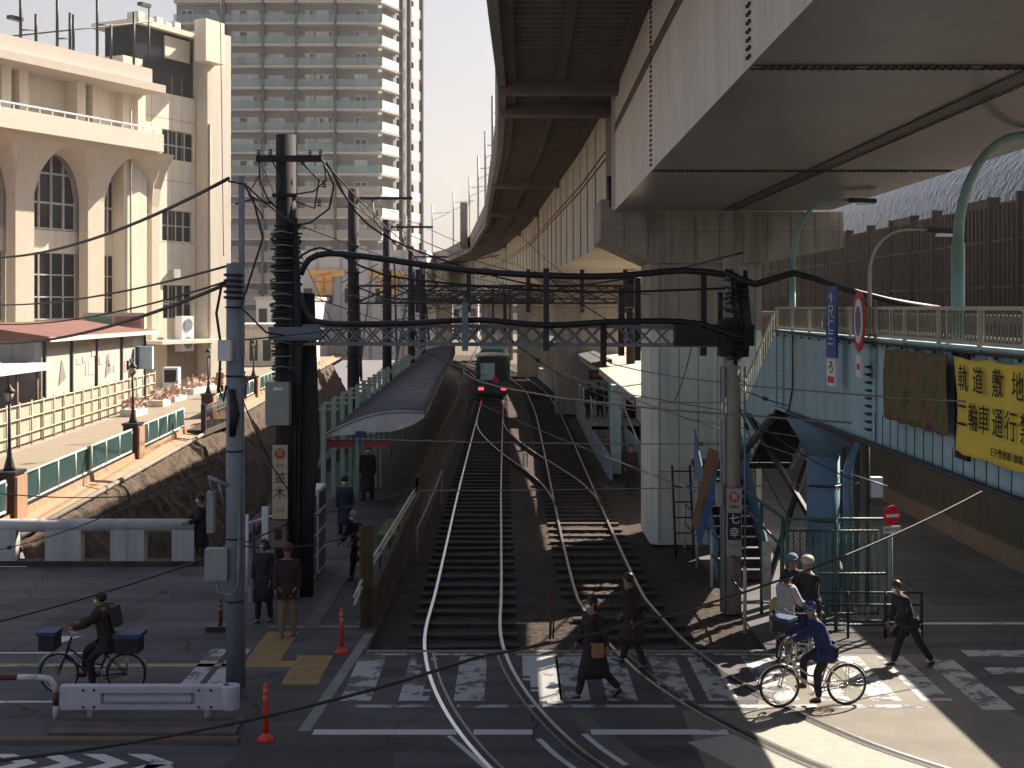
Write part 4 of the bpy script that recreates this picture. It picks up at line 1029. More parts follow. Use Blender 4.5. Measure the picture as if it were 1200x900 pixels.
for xx in (FX0 + .02,):
    for k in range(180): b.box(xx - .008, xx + .008, FY0 + .03 + k * .126, FY0 + .075 + k * .126, 5.76, 6.15)
pm = mat('railing_mesh_panel', (0.17, 0.155, 0.13), 0.7); build_each(b, 'railing_panel', pm, fb) if False else struct(b.build('railing_panel', pm, fb), 'stuff')
b = MB()
for k in range(30): b.box(FX0 - .08, FX0 - .05, FY1 - .4 - k * .75, FY1 - .34 - k * .75, 5.56, 5.60)
b.tube([(FX0 - .12, FY0, 5.62), (FX0 - .12, 21, 5.62), (FX0 - .10, 28.6, 5.68)], .022, 6); b.tube([(FX0 - .14, FY0, 3.98), (FX0 - .14, 27, 3.98)], .05, 8)
b.tube([(FX0 - .03, 27.0, 5.6), (FX0 - .03, 27.0, 4.5), (FX0 - .05, 27.3, 4.0)], .018, 6)
b.build('conduit', DARKM, fb)
b = MB()
for k in range(9): b.box(FX0 - .07, FX0 - .01, 21.15, 21.35, 4.15 + k * .13, 4.19 + k * .13)
b.build('step_irons', DARKM, fb)
b = MB()
for yj in (28.0, 20.9, 14.5):
    for k in range(13):
        for dy in (-.10, .10): b.tube([(FX0 - .055, yj + dy, 4.1 + k * .12), (FX0 - .04, yj + dy, 4.1 + k * .12)], .014, 6)
struct(b.build('rivets', BLUE_D, fb), 'stuff')
# stairs, first flight going away and down, landing, second flight back
b = MB()
A = [(FX0, FY1), (FX0, 32.6)]
for xx in (FX0 - .03, FX1):
    b.prism([(xx, FY1, 4.0), (xx, FY1, 5.66), (xx, 32.5, 3.75), (xx, 32.5, 2.1)], (.05, 0, 0))
b.build('stair_side', BLUE, fb); b = MB(); b.prism([(4.62, 32.5, 2.0), (4.62, 32.5, 3.1), (4.62, 28.9, .9), (4.62, 28.9, 0.05)], (.04, 0, 0)); b.prism([(5.75, 32.5, 2.0), (5.75, 32.5, 3.1), (5.75, 28.9, .9), (5.75, 28.9, 0.05)], (.04, 0, 0))
b.build('lower_stair_side', BLUE_D, fb)
b = MB()
for k in range(11): b.box(FX0 + .05, FX1, FY1 + .05 + k * .345, FY1 + .42 + k * .345, 4.5 - k * .2 - .2, 4.5 - k * .2)
b.box(4.66, FX1, 32.5, 33.25, 2.1, 2.25)
for k in range(11): b.box(4.66, 5.75, 32.5 - (k + 1) * .33, 32.5 - k * .33, 2.1 - k * .19 - .15, 2.1 - k * .19)
b.build('stair_treads', CONC_D, fb)
b = MB()
for xx in (FX0 - .02, FX1 + .03):
    b.tube([(xx, FY1, 6.18), (xx, 32.5, 4.35), (xx, 33.2, 4.3)], .03, 6)
    for k in range(14): y_ = FY1 + k * .28; b.tube([(xx, y_, 5.6 - (y_ - FY1) * .5), (xx, y_, 6.18 - (y_ - FY1) * .48)], .014, 5)
b.build('stair_railing', BEIGE, fb)
b = MB(); b.cyl(6.32, 26, 0, 3.4, .33, n=24); b.build('column', BLUE_D, fb)
b = MB(); b.tube([(6.32, 26, 3.2), (6.32, 26, 3.55), (6.32, 26, 3.95)], [.33, .5, .75], 24); b.box(5.9, 7.6, 25.7, 26.3, 3.7, 3.98); b.build('column_head', BLUE_D, fb)
b = MB(); b.tube([(6.75, 25.8, 0), (6.75, 25.75, 2.9), (7.0, 25.6, 3.9)], .09, 10); b.build('drain_pipe', BLUE_D, fb)
b = MB()
for z_ in (1.9, 2.6): b.torus((6.32, 26, z_), (0, 0, 1), .345, .02, 24, 5)
b.beam((5.6, 27.5, 3.85), (5.2, 31.5, 2.0), .12, .12); b.build('clamp_band', DARKM, fb)
# banners
def banner(name, label, y0, y1, z0, z1, m):
    b = MB(); rows = []
    for i in range(13):
        z = z0 + (z1 - z0) * i / 12; r_ = []
        for k in range(33):
            y_ = y0 + (y1 - y0) * k / 32
            wv = .018 * math.sin(y_ * 7 + z * 2.2) + .012 * math.sin(y_ * 17 - z * 5); sag = -.03 * math.sin(math.pi * ((k / 32 * 5) % 1)) * (1 if i == 0 or i == 12 else 0)
            r_.append(V(FX0 - .16 + wv, y_, z + sag))
        rows.append(r_)
    b.grid(rows, True); o = b.build(name, m)
    sm = o.modifiers.new('thick', 'SOLIDIFY'); sm.thickness = 0.006
    tag(o, label, 'banner'); return o
ym = mat('yellow_banner_cloth', (0.62, 0.47, 0.06), 0.75, var=0.1, scale=1.5, bump=0.2, bscale=3)
bn = banner('banner', 'yellow cloth banner with black writing tied to the blue footbridge', 10.8, 16.7, 4.34, 5.56, ym)
BT = mat('banner_black', (0.01, 0.01, 0.01), 0.8)
text_y = basis
def side_text(s_, size, yc, zc, parent, m=BT, sx=1.0):
    mt = basis((FX0 - .205, yc, zc), (0, -1, 0), (0, 0, 1)) @ Matrix.Diagonal((sx, 1, 1, 1)); return text_mesh(s_, size, mt, m, 'lettering', parent, 0.002)
for ch_, yc in zip('軌道敷地内', (16.32, 15.8, 15.16, 14.55, 13.9)): side_text(ch_, .36, yc, 5.27, bn, sx=1.0)
for ch_, yc in zip('二輪車通行禁止', (16.36, 15.96, 15.6, 15.16, 14.75, 14.32, 13.85)): side_text(ch_, .38, yc, 4.80, bn, sx=.9)
side_text('王子警察署  都電', .11, 14.9, 4.46, bn, sx=1.2)
fm = mat('flower_print', (0.16, 0.13, 0.045), 0.7, var=0.3); n = fm.node_tree; L = n.links
tc = n.nodes.new('ShaderNodeTexCoord'); mp_ = n.nodes.new('ShaderNodeMapping'); mp_.inputs['Scale'].default_value = (1, 2.2, .9); L.new(tc.outputs['Object'], mp_.inputs[0])
vo = n.nodes.new('ShaderNodeTexNoise'); vo.inputs['Scale'].default_value = 2.4; vo.inputs['Detail'].default_value = 9; vo.inputs['Roughness'].default_value = .8; L.new(mp_.outputs[0], vo.inputs['Vector'])
r = n.nodes.new('ShaderNodeValToRGB'); el = r.color_ramp.elements; el[0].position = .34; el[0].color = (.02, .035, .012, 1); el[1].position = .50; el[1].color = (.12, .12, .025, 1)
for p_, c_ in ((.43, (.04, .055, .015, 1)), (.56, (.13, .035, .07, 1)), (.64, (.05, .03, .025, 1)), (.7, (.2, .17, .05, 1))): e_ = el.new(p_); e_.color = c_
L.new(vo.outputs[0], r.inputs[0]); L.new(r.outputs[0], n.nodes['Principled BSDF'].inputs['Base Color'])
banner('banner', 'dark flower photo banner hanging left of the yellow banner on the footbridge', 16.98, 19.9, 4.5, 5.58, fm)
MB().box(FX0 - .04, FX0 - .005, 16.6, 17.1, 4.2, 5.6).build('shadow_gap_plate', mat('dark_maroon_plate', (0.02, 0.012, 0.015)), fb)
b = MB()
for k in range(24): y_ = 11.3 + k * .4; b.tube([(FX0 - .13, y_, 5.55), (FX0 - .13, y_ + .03, 5.64)], .006, 4); b.tube([(FX0 - .13, y_, 4.35 if y_ < 17.1 else 4.5), (FX0 - .12, y_ + .04, 3.99)], .007, 4)
b.build('banner_ties', BLACK, fb)
# street lamps on the bridge
def arm_lamp(label, x, y, z0, ztop, reach, rz, r_, mpost, thin=False):
    t = thing('street_lamp', label, 'street lamp', (x, y, z0), rz)
    pts = [(0, 0, 0), (0, 0, (ztop - z0) * .62)]
    for k in range(9):
        a = math.pi / 2 * k / 8; pts.append((reach * .62 * (1 - math.cos(a)), 0, (ztop - z0) * .62 + (ztop - z0) * .38 * math.sin(a)))
    pts.append((reach, 0, ztop - z0 + .0))
    pts = [Matrix.Rotation(rz, 4, 'Z') @ Vector(p) + V(x, y, z0) for p in pts]
    MB().tube(pts, [r_] * 2 + [r_ * .8 - r_ * .3 * k / 9 for k in range(10)], 10).build('post', mpost, t)
    e_ = pts[-1]; d_ = Matrix.Rotation(rz, 4, 'Z') @ V(1, 0, 0)
    b = MB(); b.beam(e_ - d_ * .05 + V(0, 0, .0), e_ + d_ * .55 - V(0, 0, .03), .2, .1); h_ = b.build('lamp_head', DARKM, t, bevel=.02)
    MB().beam(e_ + d_ * .12 - V(0, 0, .085), e_ + d_ * .5 - V(0, 0, .085), .15, .05).build('lamp_lens', mat('lamp_lens', (0.8, 0.8, 0.78), 0.3), h_)
arm_lamp('thick green lamp post curving right at the top, rising behind the yellow banner', 6.2, 17.8, 4.6, 8.62, 1.6, R(10), .095, GREENP)
arm_lamp('pale green lamp post with dark head at the stair end of the footbridge', 6.18, 28.2, 4.6, 8.55, 1.25, R(-6), .07, GREENP)
arm_lamp('short slender lamp arm with white lens rising behind the round red sign', 5.98, 21.4, 5.6, 7.5, 1.05, R(5), .035, mat('lamp_arm_beige', (.38, .36, .3)))
# signs on the bridge
t = thing('blue_sign', 'narrow upright blue sign with white writing on the footbridge railing', 'sign', (5.7, 22.8, 5.8), R(-80))
def loc_face(tt, w_, z0, z1, th=.02):
    b = MB(); b.box(-w_ / 2, w_ / 2, -th, th, z0, z1); m_ = Matrix.Translation(tt.location) @ Matrix.Rotation(tt.rotation_euler.z, 4, 'Z'); b.bm.transform(m_); return b
sb = loc_face(t, .42, -.5, .78).build('sign_plate', mat('sign_blue', (0.015, 0.06, 0.22), 0.4), t)
def loc_text(tt, s_, size, z, m, parent, dx=0, off=-.026, sx=1):
    mt = Matrix.Translation(tt.location) @ Matrix.Rotation(tt.rotation_euler.z, 4, 'Z') @ basis((dx, off, z), (1, 0, 0), (0, 0, 1)) @ Matrix.Diagonal((sx, 1, 1, 1))
    return text_mesh(s_, size, mt, m, 'lettering', parent, .002)
SW = mat('sign_white', (0.65, 0.66, 0.65), 0.5); SR = mat('sign_red', (0.45, 0.02, 0.03), 0.4); SBK = mat('sign_black', (0.015, 0.015, 0.02), 0.6)
for s_, z in (('↑', .55), ('尺', .30), ('仁', .06), ('三', -.18)): loc_text(t, s_, .27, z, SW, sb)
s2_ = loc_face(t, .36, -1.0, -.53).build('white_plate', SW, t); loc_text(t, 'ろ', .26, -.68, SBK, s2_); b = loc_face(t, .26, -.95, -.83, .026); b.build('red_bar', SR, s2_)
t = thing('round_road_sign', 'big red ringed round road sign seen nearly edge on, with small plate below', 'road sign', (5.72, 21.1, 5.97), R(-95))
def disc(tt, r_, th, z=0, n_=28):
    b = MB(); b.tube([(0, -th, 0), (0, th, 0)], r_, n_); m_ = Matrix.Translation(tt.location + V(0, 0, z)) @ Matrix.Rotation(tt.rotation_euler.z, 4, 'Z'); b.bm.transform(m_); return b
ds = disc(t, .5, .012).build('red_disc', SR, t); disc(t, .37, .016).build('white_disc', SW, ds); disc(t, .25, .019).build('grey_pictogram', mat('pictogram_grey', (0.12, 0.15, 0.22)), ds)
s2_ = loc_face(t, .42, -.92, -.56, .012).build('white_plate', SW, t); loc_face(t, .26, -.8, -.7, .016).build('red_bar', SR, s2_)
# ---------------------------------------------------------------- chain link fence and rails by the column
GRF = mat('fence_green', (0.03, 0.10, 0.085), 0.5)
t = thing('chain_link_fence', 'green framed chain link fence panel in front of the blue column', 'fence', (6.2, 24.5, 0))
b = MB()
for x in (5.27, 6.2, 7.2): b.tube([(x, 24.5, 0), (x, 24.5, 2.17)], .035, 8)
for z in (.12, 1.1, 2.15): b.tube([(5.27, 24.5, z), (7.2, 24.5, z)], .025, 8)
b.build('fence_frame', GRF, t)
b = MB(); x0, x1, z0, z1 = 5.27, 7.2, .14, 2.13
k = -30
while k < 60:
    for sg_ in (1, -1):
        c = x0 + k * .09; pts = []
        # line x = c + sg*(z - z0)
        za, zb2 = z0, z1; xa, xb = (c, c + (z1 - z0)) if sg_ == 1 else (c + (z1 - z0), c)
        p0, p1 = V(xa, 24.5, z0), V(xb, 24.5, z1)
        def clip(p0, p1):
            d_ = p1 - p0; t0, t1 = 0, 1
            for bound, s3 in ((x0, 1), (x1, -1)):
                den = d_.x * s3; num = (bound - p0.x) * s3
                if den > 0: t0 = max(t0, num / den)
                else: t1 = min(t1, num / den)
            return (p0 + d_ * t0, p0 + d_ * t1) if t0 < t1 else None
        cc = clip(p0, p1)
        if cc: b.tube([cc[0], cc[1]], .004, 3, False)
    k += 1
b.build('wire_mesh', mat('mesh_wire', (0.05, 0.12, 0.11), 0.4), t)
t = thing('chain_link_fence', 'green sloping fence running from the stairs down to the chain link panel', 'fence', (5.0, 26, 0))
b = MB()
for (x, y_, h_) in ((5.2, 24.6, 2.15), (5.05, 25.9, 2.25), (4.85, 27.6, 2.35)): b.tube([(x, y_, 0), (x, y_, h_)], .035, 8)
for z in (0, -.75): b.tube([(5.2, 24.6, 2.15 + z * .75), (4.85, 27.6, 2.38 + z * .45)], .028, 8)
b.build('fence_frame', GRF, t)
for k, (x0_, y0_, x1_, y1_) in enumerate(((5.4, 27.2, 7.2, 29.8), (7.2, 27.2, 5.5, 29.8), (6.7, 24.9, 7.3, 27.0))):
    tag(MB().beam((x0_, y0_, .2 + k * .1), (x1_, y1_, 3.7), .10, .10).build('steel_brace', DARKM), ['dark diagonal brace rising right under the footbridge stairs', 'dark diagonal brace rising left under the footbridge stairs', 'short dark brace behind the chain link fence'][k], 'brace')
t = thing('stair_mesh_guard', 'black mesh guard frame standing behind the chain link fence', 'fence', (6.9, 25.4, 0))
b = MB()
for k in range(16): b.tube([(5.35 + k * .13, 25.5, .05), (5.35 + k * .13, 25.5, 1.75)], .012, 4)
for z in (.1, .9, 1.75): b.tube([(5.35, 25.5, z), (7.3, 25.5, z)], .02, 5)
b.build('guard_bars', DARKM, t)
t = thing('low_railing', 'low dark double railing between the blue column and the no entry sign', 'railing', (6.8, 24.0, 0))
b = MB()
for z in (.32, .62, .85): b.tube([(5.6, 24.0, z), (7.7, 24.0, z)], .022, 6)
for x in (5.6, 6.3, 7.0, 7.68): b.tube([(x, 24, 0), (x, 24, .87)], .028, 6)
b.build('railing', DARKM, t)
t = thing('side_handrail', 'white posted handrail along the ballast beside the numbered pole', 'railing', (4.43, 27, 0))
b = MB(); POSTS = [(4.44, 24.4), (4.44, 26.2), (4.43, 28.4), (4.41, 30.5), (4.4, 32.6)]
for x, y_ in POSTS: b.tube([(x, y_, -.05), (x, y_, 1.25 if y_ != 30.5 else 2.1)], .035, 8)
build_each(b, 'post', mat('post_white', (0.42, 0.42, 0.4)), t)
b = MB()
for z in (1.2, .7): b.tube([(x, y_, z) for x, y_ in POSTS], .02, 6)
b.build('rail', DARKM, t)
t = thing('steel_ladder', 'small dark steel ladder leaning by the foot of the pier', 'ladder', (4.2, 32, 0))
b = MB()
for x in (4.05, 4.5): b.tube([(x, 31.6, 0), (x, 32.4, 2.2)], .03, 6)
for k in range(6): f_ = k / 6 + .1; b.tube([(4.05, 31.6 + .8 * f_, 2.2 * f_), (4.5, 31.6 + .8 * f_, 2.2 * f_)], .02, 5)
b.build('ladder', DARKM, t)
t = thing('no_entry_sign', 'red round no entry sign with white plate on a grey pole', 'road sign', (7.15, 24.2, 0), R(18))
MB().tube([(7.15, 24.2, 0), (7.15, 24.2, 2.35)], .045, 10).build('post', GREYM, t)
dd = MB(); dd.tube([(0, -.07, 0), (0, -.05, 0)], .19, 24); dd.bm.transform(Matrix.Translation((7.15, 24.2, 2.27)) @ Matrix.Rotation(R(18), 4, 'Z')); dso = dd.build('red_disc', mat('bright_sign_red', (0.62, 0.03, 0.03), .4), t)
dd = MB(); dd.box(-.14, .14, -.078, -.072, -.03, .03); dd.bm.transform(Matrix.Translation((7.15, 24.2, 2.27)) @ Matrix.Rotation(R(18), 4, 'Z')); dd.build('white_bar', SW, dso)
dd = MB(); dd.box(-.18, .18, -.065, -.05, -.33, -.20); dd.bm.transform(Matrix.Translation((7.15, 24.2, 2.27)) @ Matrix.Rotation(R(18), 4, 'Z')); pl = dd.build('white_plate', SW, t)
text_mesh('自転車を除く', .058, Matrix.Translation((7.15, 24.2, 2.27)) @ Matrix.Rotation(R(18), 4, 'Z') @ basis((0, -.068, -.265), (1, 0, 0), (0, 0, 1)), SBK, 'lettering', pl, .001)
t = thing('utility_post', 'thin post with a small white meter box under the footbridge', 'post', (7.55, 27, 0))
MB().tube([(7.5, 27, 0), (7.5, 27, 3.8)], .05, 8).build('post', DARKM, t); MB().box(7.56, 7.8, 26.9, 27.1, 2.2, 2.62).build('meter_box', WHITE, t)
for k, (x, y_) in enumerate(((6.95, 27.6), (7.3, 28.4))):
    tag(MB().beam((x, y_, 0), (x, y_, 3.9), .22, .12, V(0, 1, 0)).build('steel_stanchion', DARKM), ['dark steel stanchion left of the post with the meter box', 'dark steel stanchion farther back behind the thin post'][k], 'post')
t = thing('notice_board', 'weathered white vertical notice strip beside the green fence post', 'sign', (4.95, 24.9, 0))
MB().box(4.87, 5.03, 24.85, 24.9, .5, 1.65).build('board', mat('peeling_board', (0.42, 0.4, 0.36), 0.8, var=.5, scale=12), t)
t = thing('plastic_sack', 'yellowish plastic sack leaning on the fence behind the crossing', 'sack', (5.0, 24.2, 0))
b = MB(); b.tube([(5.0, 24.2, 0), (5.02, 24.2, .3), (5.0, 24.25, .62), (4.98, 24.25, .7)], [.12, .16, .12, .04], 10); b.build('sack', mat('sack_yellow', (0.30, 0.27, 0.05), .6, var=.3, scale=8, bump=.8, bscale=12), t)
t = thing('leaning_panel', 'leaning blue and orange panel beside the numbered pole', 'panel', (4.75, 29, 1.2))
b = MB(); b.prism([(4.2, 29.2, 1.0), (4.66, 29.2, 2.6), (4.66, 29.2, 1.9), (4.3, 29.2, .75)], (0, .06, 0)); b.build('blue_sheet', mat('sheet_blue', (0.05, 0.14, 0.3), .5), t)
b = MB(); b.prism([(4.1, 29.24, 1.25), (4.5, 29.24, 3.0), (4.72, 29.24, 2.9), (4.72, 29.24, 2.55), (4.2, 29.24, 1.05)], (0, .05, 0)); b.build('orange_sheet', mat('sheet_orange', (0.26, 0.16, 0.09), .8), t)
# ---------------------------------------------------------------- right platform and canopy
t = thing('tram_platform', 'raised right hand platform with steps, cream back wall and railings', 'platform', (5.2, 57, 0))
b = MB()
RP = [(57, 3.55), (75, 3.7), (85, 3.45), (100, 2.9), (115, 2.2)]
b.grid([[V(x, y_, -.1), V(x, y_, .9), V(x + 2.4, y_, .9), V(x + 2.4, y_, -.1)] for y_, x in RP])
for k in range(5): b.box(3.62, 4.9, 57 - (k + 1) * .34, 57 - k * .34, -.1, .9 - (k + 1) * .16)
b.build('platform_slab', CONC, t)
b = MB(); b.box(3.5, 3.62, 46, 57, 0, .75); b.box(4.95, 5.05, 44, 57.5, 0, .9); b.build('ramp_wall', mat('bluish_concrete', (0.22, 0.26, 0.3), .8, var=.25, streak=.4), t)
b = MB()
for y_, x in RP[:-1]:
    pass
b.grid([[V(x + 2.35, y_, .9), V(x + 2.35, y_, 3.1)] for y_, x in RP]); b.build('back_wall', mat('cream_back_wall', (0.50, 0.47, 0.38), .8, var=.08, streak=.2), t)
b = MB()
for y_ in (59.5, 62, 66, 70): b.tube([(3.68, y_, .9), (3.68, y_, 2.0)], .03, 6)
b.tube([(3.68, 59.5, 2.0), (3.68, 70, 2.0)], .03, 6); b.tube([(4.9, 50, 1.0), (4.9, 57, 2.0)], .03, 6)
b.build('railing', WHITE, t)
t = thing('platform_canopy', 'sunlit cream canopy roof over the right hand tram platform', 'canopy', (5.5, 60, 0))
CR = [(40.3, 3.9), (60, 4.05), (80, 3.95), (95, 3.4), (112, 2.6)]
b = MB(); b.grid([[V(x, y_, 3.22), V(x, y_, 3.36), V(x + 3.6, y_, 3.62), V(x + 3.6, y_, 3.48), V(x, y_, 3.22)] for y_, x in CR]); b.build('roof', mat('cream_roof_sheet', (0.50, 0.44, 0.35), .7, var=.06), t)
b = MB(); b.grid([[V(x - .04, y_, 3.1), V(x - .04, y_, 3.34)] for y_, x in CR]); b.face([(3.9, 40.25, 3.1), (7.5, 40.25, 3.4), (7.5, 40.25, 3.62), (3.9, 40.25, 3.34)]); b.build('fascia', mat('grey_fascia', (.3, .3, .3)), t)
b = MB(); b.grid([[V(x - .35, y_, 3.42), V(x - .35, y_, 3.6), V(x + .65, y_, 3.75), V(x + .65, y_, 3.5)] for y_, x in CR[1:]]); b.build('dark_roof_strip', mat('dark_roof_sheet', (.09, .09, .1), .6), t)
b = MB(); b.box(3.72, 4.06, 47.6, 48.4, 0, 3.3); b.build('column', BLUE, t)
for y_ in (56, 66, 76): MB().box(4.2, 4.34, y_ - .07, y_ + .07, .9, 3.3).build('column', GREENP, t)
for x, y_ in ((4.9, 42), (5.6, 42), (6.4, 42), (7.1, 42), (5.2, 46)): MB().tube([(x, y_, 0), (x, y_, 3.4)], .04, 6).build('post', mat('rust_post', (.2, .12, .08)) if x == 4.9 else bpy.data.materials['rust_post'], t)
t = thing('led_board', 'small dark display box with red lettering under the dark roof strip', 'display', (3.7, 59.5, 3.1))
MB().box(3.55, 4.25, 59.3, 59.6, 2.85, 3.3).build('casing', BLACK, t); MB().box(3.75, 4.2, 59.28, 59.3, 2.98, 3.12).build('display', SR, t)
t = thing('stacked_stairs', 'sunlit stair treads behind the bluish platform column', 'stairs', (6, 47, 0))
for k in range(9): MB().box(5.15, 7.2, 44 + k * .7, 44.35 + k * .7, .2 + k * .2, .3 + k * .2).build('tread', CONC_L, t)
for yk, lab in ((86, 'orange and white striped barrel by the far end of the right platform'),):
    t = thing('safety_barrel', lab, 'barrel', (3.1, 86, .9)); MB().tube([(3.3, 86, .9), (3.3, 86, 1.9)], [.28, .24], 12).build('body', mat('barrel_orange', (.6, .2, .07)), t)
# ---------------------------------------------------------------- left platform, canopy, fence posts
PL = [(36.5, -2.5), (45, -2.55), (58, -2.55), (75, -2.65), (86, -2.8), (100, -3.4), (112, -4.4)]
t = thing('tram_platform', 'long dark left hand platform with ramp and tactile strip', 'platform', (-4, 50, 0))
b = MB(); b.grid([[V(x, y_, -.2), V(x, y_, .35), V(x - 3.3, y_, .35), V(x - 3.3, y_, -.2)] for y_, x in PL])
b.face([(-2.5, 36.5, .35), (-5.8, 36.5, .35), (-5.8, 31.5, .01), (-2.62, 31.5, .01)]); b.face([(-2.5, 36.5, .35), (-2.62, 31.5, .01), (-2.62, 31.5, -.2), (-2.5, 36.5, -.2)])
b.build('platform_slab', ASPH2, t)
b = MB(); b.grid([[V(x - .6, y_, .358), V(x - .9, y_, .358)] for y_, x in PL]); b.box(-3.5, -2.95, 33.2, 35.8, .1, .3); b.build('tactile_strip', mat('dull_yellow_tiles', (.17, .13, .05), .8), t)
t = thing('track_wall', 'low dark timber faced wall between the left platform path and the rails', 'wall', (-2.6, 30, 0))
b = MB(); b.prism([(-2.74, 24.9, -.2), (-2.74, 24.9, .75), (-2.66, 36, 1.05), (-2.66, 36, -.2)], (.1, 0, 0)); b.grid([[V(x - .25, y_, -.1), V(x - .25, y_, 1.35), V(x - .17, y_, 1.35), V(x - .17, y_, -.1)] for y_, x in PL[:5]])
b.build('wall', mat('dark_timber', (.075, .05, .038), .85, var=.35, scale=2, streak=.5), t)
t = thing('white_handrail', 'worn double white handrail running from the striped board up the platform path', 'handrail', (-2.8, 30, 0))
b = MB()
for dz in (0, -.14): b.tube([(-2.98, 25.1 - .9, .72 + dz), (-2.84, 25.4, 1.1 + dz), (-2.72, 30, 1.2 + dz), (-2.62, 34.5, 1.3 + dz)], .028, 8)
b.build('rail', mat('worn_white_rail', (.5, .48, .44), .5, var=.4, scale=9), t)
b = MB()
for k in range(6): y_ = 25.4 + k * 1.8; b.tube([(-2.84 + k * .035, y_, 0), (-2.84 + k * .035, y_, 1.15 + k * .03)], .03, 6)
b.build('post', DARKM, t)
t = thing('striped_board', 'upright black and yellow striped warning board at the head of the platform wall', 'warning board', (-2.86, 24.8, 0))
b = MB(); b.prism([(-2.96, 24.8, .0), (-2.96, 24.8, 1.95), (-2.74, 25.05, 1.95), (-2.74, 25.05, 0)], (.03, -.03, 0)); st = mat('board_dull', (.10, .075, .04), .8); b.build('board', st, t)
b = MB()
for k in range(10): z_ = .05 + k * .19; b.prism([(-2.975, 24.78, z_), (-2.975, 24.78, z_ + .09), (-2.90, 24.86, z_ + .13), (-2.90, 24.86, z_ + .04)], (-.012, -.012, 0))
b.build('yellow_stripes', mat('stripe_yellow', (.42, .30, .10), .7), t)
t = thing('lower_railing', 'short pale rail and panel beside the left tram track', 'railing', (-2.1, 34, 0))
b = MB(); b.tube([(-2.35, 31.8, .7), (-2.2, 36, 1.0), (-2.2, 40, 1.1)], .03, 6); b.tube([(-2.35, 31.8, -.1), (-2.35, 31.8, .72)], .03, 6); b.tube([(-2.2, 40, -.1), (-2.2, 40, 1.1)], .03, 6)
b.build('rail', mat('dull_rail', (.3, .26, .2)), t)
# canopy
t = thing('platform_canopy', 'dark grey curved canopy roof with white front fascia over the left platform', 'canopy', (-4, 45, 0))
CL = [(37.2, -2.55, -5.55), (45, -2.75, -5.75), (58, -3.15, -6.2), (75, -3.5, -6.7), (90, -4.0, -7.2), (110, -4.9, -8.3)]
rows = []
for y_, xr_, xl_ in CL:
    rows.append([V(xr_ + (xl_ - xr_) * k / 10, y_, 3.12 - .70 * (k / 10) ** 1.0 + .28 * math.sin(math.pi * k / 10)) for k in range(11)])
b = MB(); b.grid(rows, True); rs = b.build('roof', mat('grey_roof_sheet', (.16, .155, .17), .55, var=.12, scale=1.2), t); md = rs.modifiers.new('t', 'SOLIDIFY'); md.thickness = .06; md.offset = -1
b = MB()
for y_ in [37.5 + k * .9 for k in range(70)]:
    xr_ = interp([(a, c) for a, c, d_ in CL], y_); xl_ = interp([(a, d_) for a, c, d_ in CL], y_)
    pts = [V(xr_ + (xl_ - xr_) * k / 10, y_, 3.14 - .70 * (k / 10) + .28 * math.sin(math.pi * k / 10)) for k in range(11)]
    b.tube(pts, .014, 4)
b.build('roof_seams', mat('seam_grey', (.1, .1, .11)), t)
b = MB(); fr = rows[0]; lo = [V(p.x, p.y - .02, min(p.z - .07, (3.0, 2.8, 2.68, 2.6, 2.56, 2.54, 2.52, 2.5, 2.48, 2.45, 2.4)[k])) for k, p in enumerate(fr)]
for k in range(10):
    b.prism([fr[k] + V(0, -.03, 0), fr[k + 1] + V(0, -.03, 0), lo[k + 1], lo[k]], (0, .05, 0))
b.build('front_fascia', mat('white_fascia', (.50, .52, .54), .6), t)
b = MB(); b.tube([p + V(0, -.04, .02) for p in fr], .04, 6); b.grid([[V(xr_ + .02, y_, 3.0), V(xr_ + .02, y_, 3.14)] for y_, xr_, xl_ in CL]); b.build('roof_edge', mat('edge_grey', (.3, .31, .34)), t)
for y_ in (38.5, 44, 50, 57, 65, 73): MB().tube([(-4.6 - (y_ - 38) * .012, y_, .3), (-4.6 - (y_ - 38) * .012, y_, 2.9)], .06, 8).build('column', GREENP, t)
b = MB(); b.box(-5.45, -4.65, 37.4, 37.6, 2.1, 2.3); b.box(-4.35, -3.55, 37.4, 37.6, 2.1, 2.28); b.build('red_sign_strip', mat('dull_red', (.28, .05, .07)), t)
b = MB(); b.box(-4.55, -4.25, 37.15, 37.2, 2.42, 2.6); b.build('small_blue_sign', mat('navy_sign', (.03, .06, .14)), t)
text_mesh('王子駅前', .17, basis((-3.85, 37.13, 2.5), (1, 0, 0), (0, 0, 1)), SBK, 'lettering', t, .002)
t0 = None
for k in range(26):
    y_ = 37 + k * 2.3; x = -5.45 - .011 * (y_ - 37) ** 1.12 - (.0009 * (y_ - 75) ** 2 if y_ > 75 else 0)
    if t0 is None:
        t0 = thing('canopy_post', 'pale green post with a short crossbar behind the left platform canopy', 'post', (0, 0, 0), group='green posts behind the left canopy')
        b = MB(); b.box(-.07, .07, -.05, .05, 0, 3.4); b.build('post', GREENP, t0)
        b = MB(); b.box(-.30, .45, -.04, .04, 3.22, 3.30); b.build('crossbar', mat('crossbar_tan', (.3, .3, .22)), t0)
        t0.location = (x, y_, 0)
    else: copy_tree(t0, loc=(x, y_, 0))
t0['label'] = 'pale green post with a short crossbar behind the left platform canopy'
for k, (x, y_) in enumerate(((-5.05, 39.5), (-4.95, 41.5))):
    t = thing('green_partition', ['pale green slatted partition under the canopy, nearer the street', 'pale green slatted partition under the canopy, farther in'][k], 'partition', (x, y_, .35))
    b = MB()
    for j in range(5): b.box(x + j * .16, x + j * .16 + .08, y_, y_ + .05, .35, 2.3)
    b.build('slats', GREENP, t)
